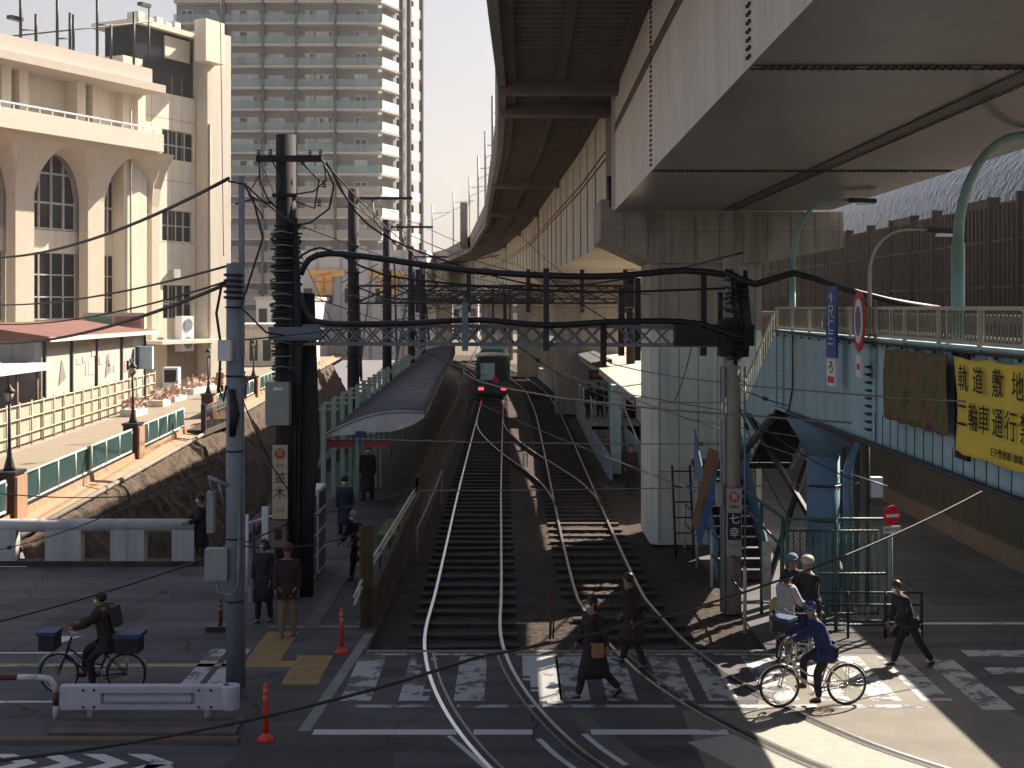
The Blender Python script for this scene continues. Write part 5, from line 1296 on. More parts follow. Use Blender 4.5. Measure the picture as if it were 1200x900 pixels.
# white vending cabinets by the pole
for k, (x, y_) in enumerate(((-4.62, 28.7), (-4.60, 30.0))):
    t = thing('equipment_locker', ['tall white locker with dark glazed panes, nearer the utility pole', 'tall white locker with dark glazed panes, farther behind'][k], 'cabinet', (x, y_, 0))
    MB().box(x - .45, x + .15, y_ - .55, y_ + .55, .05, 2.0).build('body', WHITE, t, bevel=.015)
    for i in range(2):
        for j in range(4): MB().box(x + .15, x + .165, y_ - .5 + i * .52, y_ - .06 + i * .52, .15 + j * .46, .53 + j * .46).build('pane', mat('pane_blue', (.05, .08, .12), .25) if k + i + j == 0 else bpy.data.materials['pane_blue'], t)
# ---------------------------------------------------------------- foreground poles
DP = mat('black_pole_steel', (0.022, 0.019, 0.022), 0.85, var=0.3, scale=6)
PCON = mat('pole_concrete', (0.30, 0.28, 0.25), 0.85, var=0.15, streak=.3)
PGREY = mat('pole_grey_paint', (0.19, 0.22, 0.26), 0.6, var=0.15, scale=5, streak=.3)
def insul(b, p, s_=1.0, ax=V(0, 0, 1)):
    for k in range(3): b.tube([p + ax * (.05 * k) * s_, p + ax * (.05 * k + .03) * s_], [.05 * s_, .03 * s_], 8)
bp = thing('utility_pole', 'thick black utility pole wrapped in cable bundles at the left end of the lattice gantry', 'utility pole', (-4.86, 27.5, 0))
b = MB(); b.tube([(-4.86, 27.5, 0), (-4.86, 27.5, 9.9)], [.24, .21], 14); b.build('pole', DP, bp)
b = MB(); random.seed(4)
for k in range(46):
    z = 4.7 + k * .072 + random.uniform(-.02, .02); r_ = random.uniform(.26, .33); cx = -4.86 + random.uniform(-.02, .04)
    b.torus((cx, 27.5, z), (random.uniform(-.12, .12), random.uniform(-.12, .12), 1), r_, random.uniform(.016, .034), 18, 5)
b.build('cable_wrap', BLACK, bp)
b = MB()
for k in range(9):
    x = -4.86 + random.uniform(.15, .38); z0_ = random.uniform(1, 4); b.tube([(x - .12, 27.35, 0), (x - .08, 27.3, z0_), (x, 27.25, 5.5), (x - .12, 27.3, 8.1)], random.uniform(.02, .045), 6)
for k in range(6):
    x = -4.60 + k * .06; b.tube([(x - .02, 27.45, -.1), (x - .0, 27.45, 2.0), (x + .12, 27.45, 3.2), (x + .02, 27.45, 6.5)], [.06, .06, .06, .05], 8)
b.build('cable_bundle', BLACK, bp)
b = MB()
for k in range(12): z = 4.9 + k * .26; b.tube([(-5.13, 27.18, z), (-4.9, 27.15, z + random.uniform(-.03, .06)), (-4.66, 27.2, z)], .012, 4)
b.build('cable_ties', mat('pale_ties', (.3, .28, .27)), bp)
b = MB(); b.box(-5.45, -4.05, 27.22, 27.34, 9.3, 9.43); b.box(-5.1, -4.6, 27.2, 27.36, 8.55, 8.62)
for x in (-5.4, -5.15, -4.3, -4.08): insul(b, V(x, 27.28, 9.43))
b.build('crossarm', DP, bp)
b = MB()
for (pts, r_) in (([(-5.4, 27.28, 9.45), (-5.38, 27.3, 8.9), (-5.2, 27.3, 8.5), (-5.0, 27.3, 8.3)], .02), ([(-4.1, 27.28, 9.45), (-3.8, 27.3, 8.8), (-3.9, 27.3, 8.3), (-4.3, 27.3, 8.0), (-4.6, 27.3, 7.95)], .022),
    ([(-5.1, 27.3, 9.3), (-4.9, 27.2, 8.9), (-5.0, 27.2, 8.4)], .015), ([(-4.5, 27.3, 9.3), (-4.1, 27.2, 8.9), (-4.2, 27.2, 8.3), (-4.6, 27.2, 8.45)], .02), ([(-4.6, 27.2, 8.6), (-4.2, 27.1, 8.65), (-3.95, 27.2, 8.9), (-4.0, 27.2, 9.3)], .018),
    ([(-5.9, 27.3, 8.4), (-5.5, 27.25, 8.5), (-5.1, 27.2, 8.4)], .022), ([(-5.3, 27.3, 8.1), (-5.6, 27.2, 8.6), (-5.4, 27.3, 9.0)], .015)): b.tube(pts, r_, 6)
for p in ((-5.5, 27.25, 8.42), (-4.0, 27.25, 8.75), (-4.1, 27.2, 8.35), (-5.75, 27.3, 8.35)): insul(b, V(*p), 1.1)
b.build('jumper_cables', BLACK, bp)
MB().box(-5.18, -4.68, 26.85, 27.2, 3.72, 4.62).build('switch_box', mat('box_grey_green', (.26, .29, .28), .6, var=.08), bp, bevel=.015)
MB().box(-5.0, -4.8, 26.83, 26.85, 4.45, 4.52).build('box_label', WHITE, bp)
sp = thing('advert_sign', 'tall cream sign with a red round mark and black characters strapped to the utility pole', 'sign', (-4.95, 27.1, 2.7))
MB().box(-5.07, -4.75, 27.08, 27.14, 1.72, 3.28).build('sign_plate', mat('cream_sign_plate', (.42, .38, .27), .6, var=.1, streak=.2), sp)
b = MB(); b.tube([(-4.91, 27.06, 3.10), (-4.91, 27.08, 3.10)], .115, 20); em = b.build('round_mark', mat('mark_red', (.33, .07, .04)), sp)
text_mesh('質', .15, basis((-4.91, 27.055, 3.10), (1, 0, 0), (0, 0, 1)), bpy.data.materials['cream_sign_plate'], 'lettering', em, .001)
text_mesh('王子', .085, basis((-4.91, 27.075, 2.84), (1, 0, 0), (0, 0, 1)), SBK, 'lettering', sp, .001)
for s_, z in (('並', 2.58), ('木', 2.26)): text_mesh(s_, .27, basis((-4.91, 27.075, z), (1, 0, 0), (0, 0, 1)), SBK, 'lettering', sp, .001)
text_mesh('三丁目', .06, basis((-4.91, 27.075, 1.9), (1, 0, 0), (0, 0, 1)), SBK, 'lettering', sp, .001)
t = thing('control_box', 'brownish control box with small dark window under the cream pole sign', 'box', (-4.95, 27.1, 1.3))
MB().box(-5.12, -4.76, 26.98, 27.25, 1.12, 1.68).build('casing', mat('brown_box', (.16, .12, .11)), t); MB().box(-5.0, -4.86, 26.96, 26.98, 1.3, 1.52).build('window', BLACK, t)
t = thing('pole_plate', 'tall bare concrete stub and white plate standing left of the cream pole sign', 'post', (-5.3, 27.3, 0)); MB().box(-5.32, -5.18, 27.2, 27.3, 0, 1.95).build('plate', WHITE, t)
# thin grey pole
gp = thing('utility_pole', 'slender grey steel pole with small boxes standing behind the white guardrail', 'utility pole', (-4.45, 20.5, 0))
b = MB(); b.tube([(-4.45, 20.5, 0), (-4.45, 20.5, 6.9)], [.135, .125], 16); b.tube([(-4.3, 20.55, .1), (-4.33, 20.55, 5.5)], .03, 8); b.build('pole', PGREY, gp)
MB().box(-4.37, -4.29, 20.45, 20.55, 5.4, 8.3).build('square_extension', PGREY, gp)
b = MB()
for z in (1.5, 2.5, 3.9, 5.1, 6.2): b.torus((-4.45, 20.5, z), (0, 0, 1), .14, .014, 18, 4)
for k in range(5): b.torus((-4.45, 20.5, 6.35 + k * .09), (.05, .03, 1), .15, .022, 18, 5)
b.build('bands', BLACK, gp)
b = MB(); b.tube([(-4.62, 20.4, 6.6), (-4.7, 20.35, 6.1), (-4.64, 20.4, 5.6), (-4.66, 20.35, 4.9), (-4.6, 20.4, 4.7), (-4.55, 20.38, 4.95)], .022, 6); b.tube([(-4.45, 20.33, 4.9), (-4.4, 20.3, 4.5), (-4.45, 20.33, 4.15)], [.05, .09, .05], 8)
b.tube([(-4.5, 20.3, 8.2), (-4.25, 20.3, 8.15), (-4.1, 20.3, 7.9), (-3.95, 20.3, 7.3), (-4.3, 20.3, 6.2), (-3.9, 20.3, 5.8), (-3.6, 20.3, 5.75)], .018, 6); b.build('loose_cables', BLACK, gp)
MB().box(-4.64, -4.44, 20.18, 20.34, 5.35, 5.68).build('small_box', WHITE, gp)
t = thing('meter_box', 'square grey meter box hanging low on the left of the slender pole', 'box', (-4.75, 20.45, 2.15))
MB().box(-4.88, -4.52, 20.3, 20.5, 1.86, 2.36).build('casing', mat('box_grey', (.25, .27, .28), .6), t, bevel=.01); b = MB(); b.tube([(-4.7, 20.4, 1.86), (-4.68, 20.4, 1.65), (-4.45, 20.38, 1.62), (-4.36, 20.38, 1.8), (-4.35, 20.4, 3.0)], .022, 6); b.build('conduit', GREYM, t)
t = thing('meter_box', 'tall narrow grey box with cables higher on the left of the slender pole', 'box', (-4.8, 20.5, 3.0))
MB().box(-4.87, -4.76, 20.4, 20.6, 2.6, 3.25).build('casing', bpy.data.materials['box_grey'], t); b = MB(); b.tube([(-4.8, 20.5, 3.25), (-4.85, 20.5, 3.5), (-4.7, 20.5, 3.4), (-4.6, 20.5, 3.0)], .02, 6); b.tube([(-4.85, 20.4, 3.5), (-4.5, 20.4, 3.35)], .03, 6); b.build('cables', GREYM, t)
# right concrete pole with dark cable mass
rp_ = thing('utility_pole', 'concrete pole with dark cable mass near the pier, carrying the right end of the gantry', 'utility pole', (4.46, 26, 0))
b = MB(); b.tube([(4.46, 26, 0), (4.46, 26, 7.2)], [.2, .17], 14); b.build('pole', PCON, rp_)
b = MB()
for k in range(10): x = 4.46 + random.uniform(-.08, .30); b.tube([(x, 25.8, random.uniform(5.0, 5.5)), (x + .03, 25.75, 5.9), (x - .05, 25.8, random.uniform(6.3, 7.0))], random.uniform(.025, .06), 6)
for k in range(16): b.torus((4.54, 25.9, 5.2 + k * .10), (random.uniform(-.2, .2), random.uniform(-.2, .2), 1), random.uniform(.2, .26), .018, 14, 5)
b.tube([(4.2, 25.8, 5.95), (4.2, 25.8, 6.5)], .05, 8); b.build('cable_mass', BLACK, rp_)
b = MB()
for dx in (-.24, -.16, .24): b.tube([(4.46 + dx, 25.85, .05), (4.46 + dx, 25.85, 5)], .022, 6)
b.build('conduits', GREYM, rp_); MB().box(4.12, 4.24, 25.78, 25.95, 2.2, 2.65).build('small_box', mat('box_pale', (.3, .3, .27)), rp_)
sp = thing('advert_sign', 'narrow grey pole sign with dark plate and two white characters by the handrail', 'sign', (4.46, 25.75, 2))
MB().box(4.32, 4.62, 25.74, 25.8, 1.2, 2.55).build('sign_plate', mat('pale_sign_plate', (.33, .33, .30), .6), sp)
b = MB(); b.tube([(4.47, 25.725, 2.38), (4.47, 25.74, 2.38)], .105, 18); em = b.build('round_mark', bpy.data.materials['mark_red'], sp)
text_mesh('質', .14, basis((4.47, 25.72, 2.38), (1, 0, 0), (0, 0, 1)), SW, 'lettering', em, .001)
pl = MB().box(4.34, 4.60, 25.725, 25.74, 1.52, 2.06).build('dark_plate', mat('plate_navy', (.015, .02, .035)), sp)
for s_, z in (('七', 1.93), ('幸', 1.66)): text_mesh(s_, .22, basis((4.47, 25.72, z), (1, 0, 0), (0, 0, 1)), SW, 'lettering', pl, .001)
text_mesh('都電通', .07, basis((4.47, 25.735, 2.18), (1, 0, 0), (0, 0, 1)), SBK, 'lettering', sp, .001); text_mesh('三〇〇', .065, basis((4.47, 25.735, 1.4), (1, 0, 0), (0, 0, 1)), SBK, 'lettering', sp, .001)
# ---------------------------------------------------------------- gantries
LAT = mat('lattice_paint', (0.16, 0.18, 0.20), 0.6, var=0.25, scale=5)
def gantry(xa, ya, xb, yb, z0, z1, label, m, pitch=.5, split=None, depth=.35):
    t = thing('lattice_gantry', label, 'gantry', ((xa + xb) / 2, (ya + yb) / 2, z0)); d_ = (V(xb, yb, 0) - V(xa, ya, 0)); L_ = d_.length; d_.normalize(); n_ = V(-d_.y, d_.x, 0)
    for side in (0, 1):
        o_ = n_ * depth * side; b = MB(); A = V(xa, ya, 0) + o_; B_ = V(xb, yb, 0) + o_
        for z in (z0, z1): b.beam(A + V(0, 0, z), B_ + V(0, 0, z), .05, .07)
        b.build('chord', m, t); b = MB(); k = 0; s_ = 0
        while s_ < L_ - pitch * .5:
            p0 = A + d_ * s_; p1 = A + d_ * min(L_, s_ + pitch)
            b.beam(p0 + V(0, 0, z0), p1 + V(0, 0, z1), .012, .04); b.beam(p0 + V(0, -.012, z1), p1 + V(0, -.012, z0), .012, .04); s_ += pitch; k += 1
        b.build('lacing', m, t)
    return t
g1 = gantry(-4.6, 27.3, 4.4, 26.0, 5.42, 5.80, 'riveted lattice gantry beam spanning both tracks in the foreground', LAT, .36)
b = MB(); b.box(-5.15, -4.05, 27.05, 27.15, 5.5, 5.78); b.build('end_plate', mat('end_plate_blue_grey', (.13, .165, .20), .5), g1)
b = MB()
for k in range(18): b.tube([(-5.1 + k * .06, 27.03, 5.54), (-5.1 + k * .06, 27.05, 5.54)], .014, 6)
struct(b.build('rivets', BLACK, g1), 'stuff')
b = MB(); b.box(3.3, 4.9, 25.85, 26.2, 5.42, 5.85); b.box(4.2, 4.75, 25.8, 26.2, 5.2, 5.95); b.build('dark_joint', BLACK, g1)
HB = mat('hanger_blue', (.13, .19, .22), .5)
for px, z0_, z1_, m_ in ((545, 5.3, 6.3, HB), (640, 5.3, 7.0, DARKM), (707, 5.0, 5.9, BLACK), (728, 5.2, 6.6, DARKM), (747, 5.1, 6.8, DARKM), (824, 5.2, 6.9, DARKM)):
    x = (px - 600) / F * 26.4; MB().box(x - .06, x + .06, 26.3, 26.5, z0_, z1_).build('hanger', m_, g1)
g2 = gantry(-5.9, 47.6, 6.0, 47.6, 6.35, 7.0, 'dark open gantry with vertical hangers over the near ends of the canopies', DARKM, 1.6, depth=.6)
b = MB()
for x in (-3.5, -1.6, .6, 2.6, 4.2, 5.6): b.box(x - .08, x + .08, 47.4, 47.55, 6.0, 7.6)
build_each(b, 'hanger', DARKM, g2)
for y_, xa in ((61.5, -5.9), (77.6, -6.0), (93, -6.4), (108, -7.0)):
    gantry(xa, y_, 5.8 - (y_ - 60) * .01, y_, 6.6, 7.2, {61.5: 'second dark gantry farther along the tram line', 77.6: 'third dark gantry just before the stopped tram', 93: 'fourth gantry behind the stopped tram', 108: 'farthest gantry where the tram line bends'}[y_], DARKM, 1.4, depth=.6)
POL = [(-5.9, 47.6, 10.6, 'tall dark mast directly right of the wrapped black pole'), (-6.0, 61.5, 10.4, 'second tall dark mast beyond the left platform'), (-6.1, 77.6, 9.6, 'third dark mast beyond the left platform'), (-6.5, 93, 9.4, 'fourth dark mast, thin and close to the viaduct bend'), (5.9, 47.6, 7.6, 'dark mast beside the right platform canopy'), (5.7, 61.5, 7.6, 'farther dark mast standing at the right platform')]
for x, y_, zt_, lab in POL:
    t = thing('line_mast', lab, 'mast', (x, y_, 0)); MB().tube([(x, y_, 0), (x, y_, zt_)], [.24, .2], 10).build('pole', DP, t)
    b = MB(); b.box(x, x + 2.2, y_ - .04, y_ + .04, zt_ - .4, zt_ - .3) ; b.tube([(x + .7, y_, zt_ - .4), (x + .8, y_, zt_ - 1.2), (x + 1.6, y_, zt_ - 2.1)], .03, 5); insul(b, V(x + .9, y_, zt_ - 1.0), 1.6)
    for k in range(10): b.torus((x, y_, 4 + k * .5), (0, 0, 1), .26, .025, 12, 4)
    b.build('crossarm', DARKM, t)
# ---------------------------------------------------------------- cables and wires
def wire(name, label, p0, p1, sag, r_, m=BLACK, cat='cable', n_=20, wob=0.0, group=None, extra=None):
    p0 = Vector(p0); p1 = Vector(p1); pts = []
    for k in range(n_ + 1):
        t_ = k / n_; p = p0.lerp(p1, t_); p.z -= sag * 4 * t_ * (1 - t_)
        if wob: p.z += wob * math.sin(t_ * 19) * math.sin(t_ * math.pi)
        pts.append(p)
    b = MB(); b.tube(pts, r_, 6)
    if extra:
        for f_ in extra: insul(b, p0.lerp(p1, f_) - V(0, 0, sag * 4 * f_ * (1 - f_)), 1.0, (p1 - p0).normalized())
    return tag(b.build(name, m), label, cat, group)
def pathwire(name, label, pts, r_, m=BLACK, cat='cable'):
    P_ = catmull(pts, .35); return tag(MB().tube(P_, r_, 7).build(name, m), label, cat)
pathwire('cable_bundle', 'thick upper black cable bundle arching from the wrapped pole across to the right pole', [W(352, 322, 27.2), W(362, 304, 27.2), W(385, 297, 27.2), W(430, 301, 27), W(560, 318, 26.6), W(700, 324, 26.2), W(800, 317, 26), W(850, 322, 25.7)], .068)
pathwire('cable_bundle', 'thick lower black cable bundle lying wavily along the top of the lattice gantry', [W(352, 345, 27.2), W(362, 370, 27.1), W(385, 379, 27), W(470, 379, 26.8), W(560, 375, 26.5), W(640, 381, 26.3), W(720, 377, 26.1), W(800, 377, 26), W(835, 384, 25.8), W(870, 396, 25.7)], .062)
pathwire('cable_bundle', 'thick black cable leaving the right pole towards the footbridge signs', [W(850, 318, 25.7), W(885, 333, 25.4), W(930, 320, 25), W(980, 336, 25), W(1040, 352, 25), W(1100, 362, 26)], .07)
pathwire('cable', 'black cable looping from the wrapped pole top over to the upper bundle', [W(352, 300, 27.2), W(375, 290, 27.2), W(405, 302, 27.1), W(450, 322, 27), W(560, 335, 26.6), W(700, 342, 26.2), W(850, 338, 25.7)], .025)
pathwire('cable', 'second thin black cable swinging from the mast tops to the pier', [W(383, 190, 27.2), W(430, 262, 27), W(520, 305, 30), W(640, 335, 31), W(760, 322, 30), W(870, 296, 26)], .02)
pathwire('cable', 'thin cable drooping from the black pole crossarm to the second mast', [W(383, 190, 27.2), W(412, 238, 36), W(455, 268, 61.5)], .02)
WR = mat('wire_dark', (.03, .028, .03), .6); WRL = mat('wire_copper_grey', (.16, .15, .15), .4, metal=.5)
L_ = [('uppermost black wire swooping across the arched building to the grey pole', W(-20, 302, 34), W(268, 209, 20.5), .35, .03),
 ('middle thin wire crossing the arched building just above the shed', W(-20, 357, 34), W(265, 312, 20.5), .2, .02),
 ('thin wire just above the thick one over the red shed roof', W(-20, 379, 34), W(265, 330, 20.5), .25, .018),
 ('thick black wire crossing over the red shed roof', W(-20, 402, 34), W(265, 333, 20.5), .3, .032),
 ('faint wire over the dark canal towards the wrapped pole', W(-20, 576, 30), W(335, 555, 27.3), .3, .014),
 ('wire rising from the lower left over the bridge parapet to the pole', W(-20, 733, 18), W(345, 610, 27.3), .15, .016),
 ('thin wire from the wrapped pole down to the platform handrail', W(345, 610, 27.3), W(490, 572, 34), .02, .016),
 ('black cable sweeping low across the guardrail and crosswalk', W(-20, 893, 15), W(560, 770, 17), .18, .022),
 ('continuation of the low black cable rising over the crossing people', W(560, 770, 17), W(1230, 530, 24), .5, .018),
 ('thin wire from the shed side across the slender pole at mid height', W(265, 400, 20.5), W(560, 350, 48), .2, .014),
 ('wire from the slender pole top to the wrapped pole', W(283, 212, 20.5), W(345, 262, 27.3), .05, .016),
 ('wire from the pole top over to the far masts under the tower', W(380, 190, 27.3), W(500, 300, 77), .3, .02),
 ('long thin wire under the viaduct towards the pier top', W(455, 262, 61.5), W(760, 345, 33.3), .5, .018),
 ('cable between the first and second dark masts', W(415, 232, 47.6), W(458, 268, 61.5), .3, .02),
 ('steel drop wire from the tall left tower mast', W(258, 0, 60), W(262, 300, 60), 0, .02)]
for lab, a, c, sg_, r_ in L_: wire('overhead_wire', lab, a, c, sg_, r_, WR, 'wire')
SPN = [('span wire with two pale insulators in front of the left canopy', W(415, 514, 36), W(860, 520, 26), .05, (.25, .32, .93)),
 ('pull-off wire running from the handrail over to the right pole', W(490, 575, 34), W(1010, 566, 25), .04, (.1, .5)),
 ('span wire across both tracks at tram roof height', W(560, 448, 60), W(1000, 522, 24.5), .05, (.3, .6)),
 ('diagonal wire from over the tram down to the pier foot', W(555, 470, 70), W(880, 600, 26), .1, (.2,)),
 ('upper diagonal wire from the right canopy to the fence', W(640, 430, 40), W(1040, 570, 24.6), .05, (.35,)),
 ('thin wire reaching from the blue stair side to the right pole', W(700, 455, 32), W(905, 490, 28), .02, (.8,)),
 ('wire from the pole past the fence into the side road', W(857, 452, 26), W(930, 478, 28), .02, (.5,)),
 ('span wire hanging across the tram front', W(520, 462, 60), W(720, 474, 60), .1, (.3,)),
 ('longer span wire before the second gantry', W(400, 345, 47), W(800, 358, 47), .25, (.3, .7)),
 ('span wire behind the second gantry', W(440, 330, 61), W(790, 338, 61), .3, (.4, .6))]
for lab, a, c, sg_, ex in SPN: wire('span_wire', lab, a, c, sg_, .014, WRL, 'wire', extra=ex)
XTRA = [('wire from the wrapped pole crossarm down to the first green posts', W(303, 185, 27.3), W(420, 440, 60)), ('wire from the wrapped pole to the store with the yellow sign', W(345, 262, 27.3), W(520, 318, 110)),
 ('faint wire from the left mast top under the viaduct girder', W(415, 225, 47.6), W(640, 322, 75)), ('faint wire dropping from the viaduct edge to the second gantry', W(585, 250, 60), W(690, 345, 47.6)),
 ('thin wire between the lattice gantry and the tram wire', W(470, 395, 26.8), W(575, 440, 60)), ('slack wire from the gantry centre to the right canopy', W(600, 400, 26.5), W(735, 470, 42)),
 ('slack wire from the right gantry end down the pier face', W(812, 400, 26), W(790, 470, 33)), ('thin wire over the canal bank to the slender pole', W(-20, 648, 30), W(262, 540, 20.5)),
 ('thin wire from the slender pole to the lockers', W(285, 470, 20.5), W(350, 585, 28.6)), ('thin wire from the slender pole low to the striped board', W(285, 640, 20.5), W(430, 620, 24.8)),
 ('thin wire high over the left canopy roof', W(345, 340, 27.3), W(545, 398, 70)), ('thin wire from the right pole to the fence top', W(865, 470, 26), W(925, 606, 24.6)),
 ('thin wire from the right pole across the blue girder', W(870, 480, 26), W(1010, 566, 22)), ('wire crossing from the upper bundle to the pier left edge', W(640, 322, 26.3), W(757, 392, 33.3)),
 ('long faint wire from the second mast across both tracks', W(458, 300, 61.5), W(757, 360, 50))]
for k, (lab, a, c) in enumerate(XTRA): wire('overhead_wire', lab, a, c, .15 + .05 * (k % 3), .012, WR, 'wire', extra=(.15,) if k % 2 else None)
for P_, nm in ((T1P, 'left'), (T2P, 'right')):
    pts = [V(p.x, p.y, 5.0) for p in P_ if p.y > 13][::6]; tag(MB().tube(pts, .012, 5).build('contact_wire', WRL), 'contact wire hanging above the %s tram track' % nm, 'wire')
    pts = [V(p.x, p.y, 5.7 + .15 * math.cos(p.y * .42)) for p in P_ if p.y > 26][::6]; tag(MB().tube(pts, .012, 5).build('messenger_wire', WRL), 'upper carrier wire above the %s track contact wire' % nm, 'wire')
random.seed(12)
t = thing('distant_line_gear', 'distant tangle of thin mast arms and wires above the far tram line', 'line gear', (-3, 120, 0))
b = MB()
for k in range(60):
    y_ = random.uniform(100, 150); x = random.uniform(-14, 0); z = random.uniform(5, 10); b.beam((x, y_, z), (x + random.uniform(-3, 3), y_, z + random.uniform(-1.5, 1.5)), .07, .07)
for k in range(12): x = random.uniform(-14, 2); b.beam((x, random.uniform(105, 150), 0), (x, random.uniform(105, 150), random.uniform(7, 11)), .2, .2)
struct(b.build('arms', DARKM, t), 'stuff')
# ---------------------------------------------------------------- tram
TX = -1.32; TYF = 86.0
tr = thing('tram', 'dark green and cream tram seen from behind with red lamps, stopped at the platform', 'tram', (TX, 92, 0))
b = MB(); TG_ = mat('tram_green', (.03, .13, .09), .35); TC = mat('tram_cream', (.7, .68, .62), .4)
prof = [(-1.12, .35), (-1.16, 1.1), (-1.14, 2.2), (-1.0, 3.0), (-.7, 3.35), (.7, 3.35), (1.0, 3.0), (1.14, 2.2), (1.16, 1.1), (1.12, .35)]
b.prism([(TX + x, TYF + .15, z) for x, z in prof], (0, 12, 0)); b.build('body', TG_, tr, bevel=.05)
b = MB(); b.tube([(TX - 1.1, TYF + .3, 2.95), (TX - .6, TYF - .12, 3.02), (TX, TYF - .22, 3.05), (TX + .6, TYF - .12, 3.02), (TX + 1.1, TYF + .3, 2.95)], .14, 8); b.build('roof_visor', TC, tr)
b = MB(); b.box(TX - .85, TX + .85, TYF + .02, TYF + .14, 1.25, 2.8); ws = b.build('windscreen', mat('windscreen_glass', (.03, .035, .05), .1, spec=.9), tr)
b = MB(); b.box(TX - .8, TX + .15, TYF - .0, TYF + .02, 1.3, 2.45); b.build('painted_reflection', mat('bluish_reflection_paint', (.45, .62, .72), .2, var=.3, scale=2), ws)  # pale blue sheet paints a bluish reflection onto the windscreen
b = MB(); b.tube([(TX + .25, TYF - .05, 1.3), (TX + .25, TYF + .05, 1.3)], .24, 16); b.build('red_disc', mat('tram_red', (.55, .04, .05), .4), tr)
rl_ = mat('tail_lamp_red', (.7, .03, .05), .3); rl_.node_tree.nodes['Principled BSDF'].inputs['Emission Color'].default_value = (1, .05, .08, 1); rl_.node_tree.nodes['Principled BSDF'].inputs['Emission Strength'].default_value = 1.2
for dx in (-.85, -.68, .68, .85): MB().tube([(TX + dx, TYF + .02, .72), (TX + dx, TYF + .14, .72)], .10, 12).build('tail_lamp', rl_, tr)
MB().box(TX - .95, TX + .95, TYF - .1, TYF + .14, .2, .42).build('bumper', DARKM, tr)
b = MB(); b.box(TX - .85, TX + .85, TYF + 1.2, TYF + 4.2, 3.36, 3.95); b.build('roof_unit', mat('ac_unit_grey', (.38, .47, .53), .5), tr, bevel=.04)
MB().box(TX - .3, TX + .3, TYF + 4.6, TYF + 5.2, 3.36, 4.25).build('roof_box', WHITE, tr)
b = MB(); b.tube([(TX, TYF + 7, 3.4), (TX, TYF + 8.2, 4.2), (TX, TYF + 7, 4.9)], .03, 5); b.box(TX - .7, TX + .7, TYF + 6.95, TYF + 7.05, 4.88, 4.93); b.build('pantograph', DARKM, tr)
for sx in (-1, 1):
    for k in range(5): MB().box(TX + sx * 1.15 - .02, TX + sx * 1.15 + .02, TYF + 1.2 + k * 2.2, TYF + 2.8 + k * 2.2, 1.5, 2.4).build('side_window', GLASS_D, tr)
# ---------------------------------------------------------------- guardrail, barriers, posts
t = thing('guardrail', 'white boxy steel guardrail on two stub posts at the lower left kerb', 'guardrail', (-5.4, 19.25, 0))
GW = mat('guardrail_white', (.42, .43, .50), .5, var=.1, streak=.15)
b = MB(); b.box(-6.74, -4.2, 19.05, 19.2, .2, .56); b.tube([(-4.2, 19.12, .2), (-4.2, 19.12, .56)], .14, 16); b.build('beam', GW, t, bevel=.03)
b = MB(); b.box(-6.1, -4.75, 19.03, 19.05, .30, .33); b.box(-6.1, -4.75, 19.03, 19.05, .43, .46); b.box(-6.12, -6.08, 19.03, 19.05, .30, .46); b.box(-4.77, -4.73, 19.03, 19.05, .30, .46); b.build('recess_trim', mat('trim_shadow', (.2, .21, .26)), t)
b = MB()
for x in (-6.38, -6.22, -4.66, -4.48):
    for z in (.25, .5): b.tube([(x, 19.03, z), (x, 19.05, z)], .018, 8)
b.build('bolts', BLACK, t)
for x in (-6.3, -4.55): MB().tube([(x, 19.15, 0), (x, 19.15, .3)], .055, 12).build('stub_post', mat('stub_grey', (.3, .31, .33)), t)
b = MB()
for k in range(3): b.box(-6.7, -4.0, 18.45 + k * .28, 18.70 + k * .28, 0, .07)
tag(b.build('kerb_island', mat('kerb_block', (.12, .10, .095), .9, var=.25, bump=.4)), 'low dark concrete block kerb in front of the white guardrail', 'kerb')
struct(MB().box(-20, -3.9, 18.18, 18.34, 0, .06).build('kerb', mat('brown_kerb', (.13, .09, .07), .9)))
t = thing('pipe_barrier', 'red and white banded pipe barrier at the lower left edge', 'barrier', (-6.9, 19.3, 0))
WP, RPm = mat('band_white', (.5, .5, .5), .5), mat('band_red', (.12, .02, .025), .5)
seg = [V(-12, 19.3, .62), V(-8.9, 19.3, .62), V(-8.45, 19.3, .62), V(-7.95, 19.3, .62), V(-7.45, 19.3, .62), V(-7.15, 19.3, .62)]
for k, (a, c) in enumerate(zip(seg, seg[1:])): MB().tube([a, c], .045, 10).build('pipe_band', WP if k % 2 == 0 else RPm, t)
MB().tube([(-7.15, 19.3, .62), (-6.98, 19.3, .6), (-6.9, 19.3, .5), (-6.88, 19.3, .4)], .045, 10).build('pipe_band', WP, t); MB().tube([(-6.88, 19.3, .4), (-6.88, 19.3, .2)], .045, 10).build('pipe_band', RPm, t); MB().tube([(-6.88, 19.3, .2), (-6.88, 19.3, -.0)], .042, 10).build('pipe_band', WP, t)
OR = mat('delineator_orange', (.62, .05, .025), .45, var=.08); OB = mat('reflector_band', (.55, .22, .16), .4)
def delineator(x, y_, h_, label, m=OR, mb_=OB):
    t = thing('delineator_post', label, 'delineator post', (x, y_, 0)); b = MB(); b.tube([(x, y_, 0), (x, y_, .03), (x, y_, .07), (x, y_, .1)], [.13, .12, .06, .042], 16); b.tube([(x, y_, .08), (x, y_, h_ - .02), (x, y_, h_)], [.04, .036, .025], 14); b.build('post', m, t)
    for z in (h_ - .22, h_ - .12): MB().tube([(x, y_, z), (x, y_, z + .05)], .041, 14).build('reflector_band', mb_, t)
delineator(-3.06, 23.0, .78, 'bright orange delineator post beside the striped warning board')
delineator(-3.53, 18.35, .8, 'bright orange delineator post right of the white guardrail')
delineator(-5.6, 24.6, .6, 'dull brown delineator post left of the slender grey pole', mat('old_orange', (.16, .04, .03)), mat('old_band', (.3, .2, .18)))
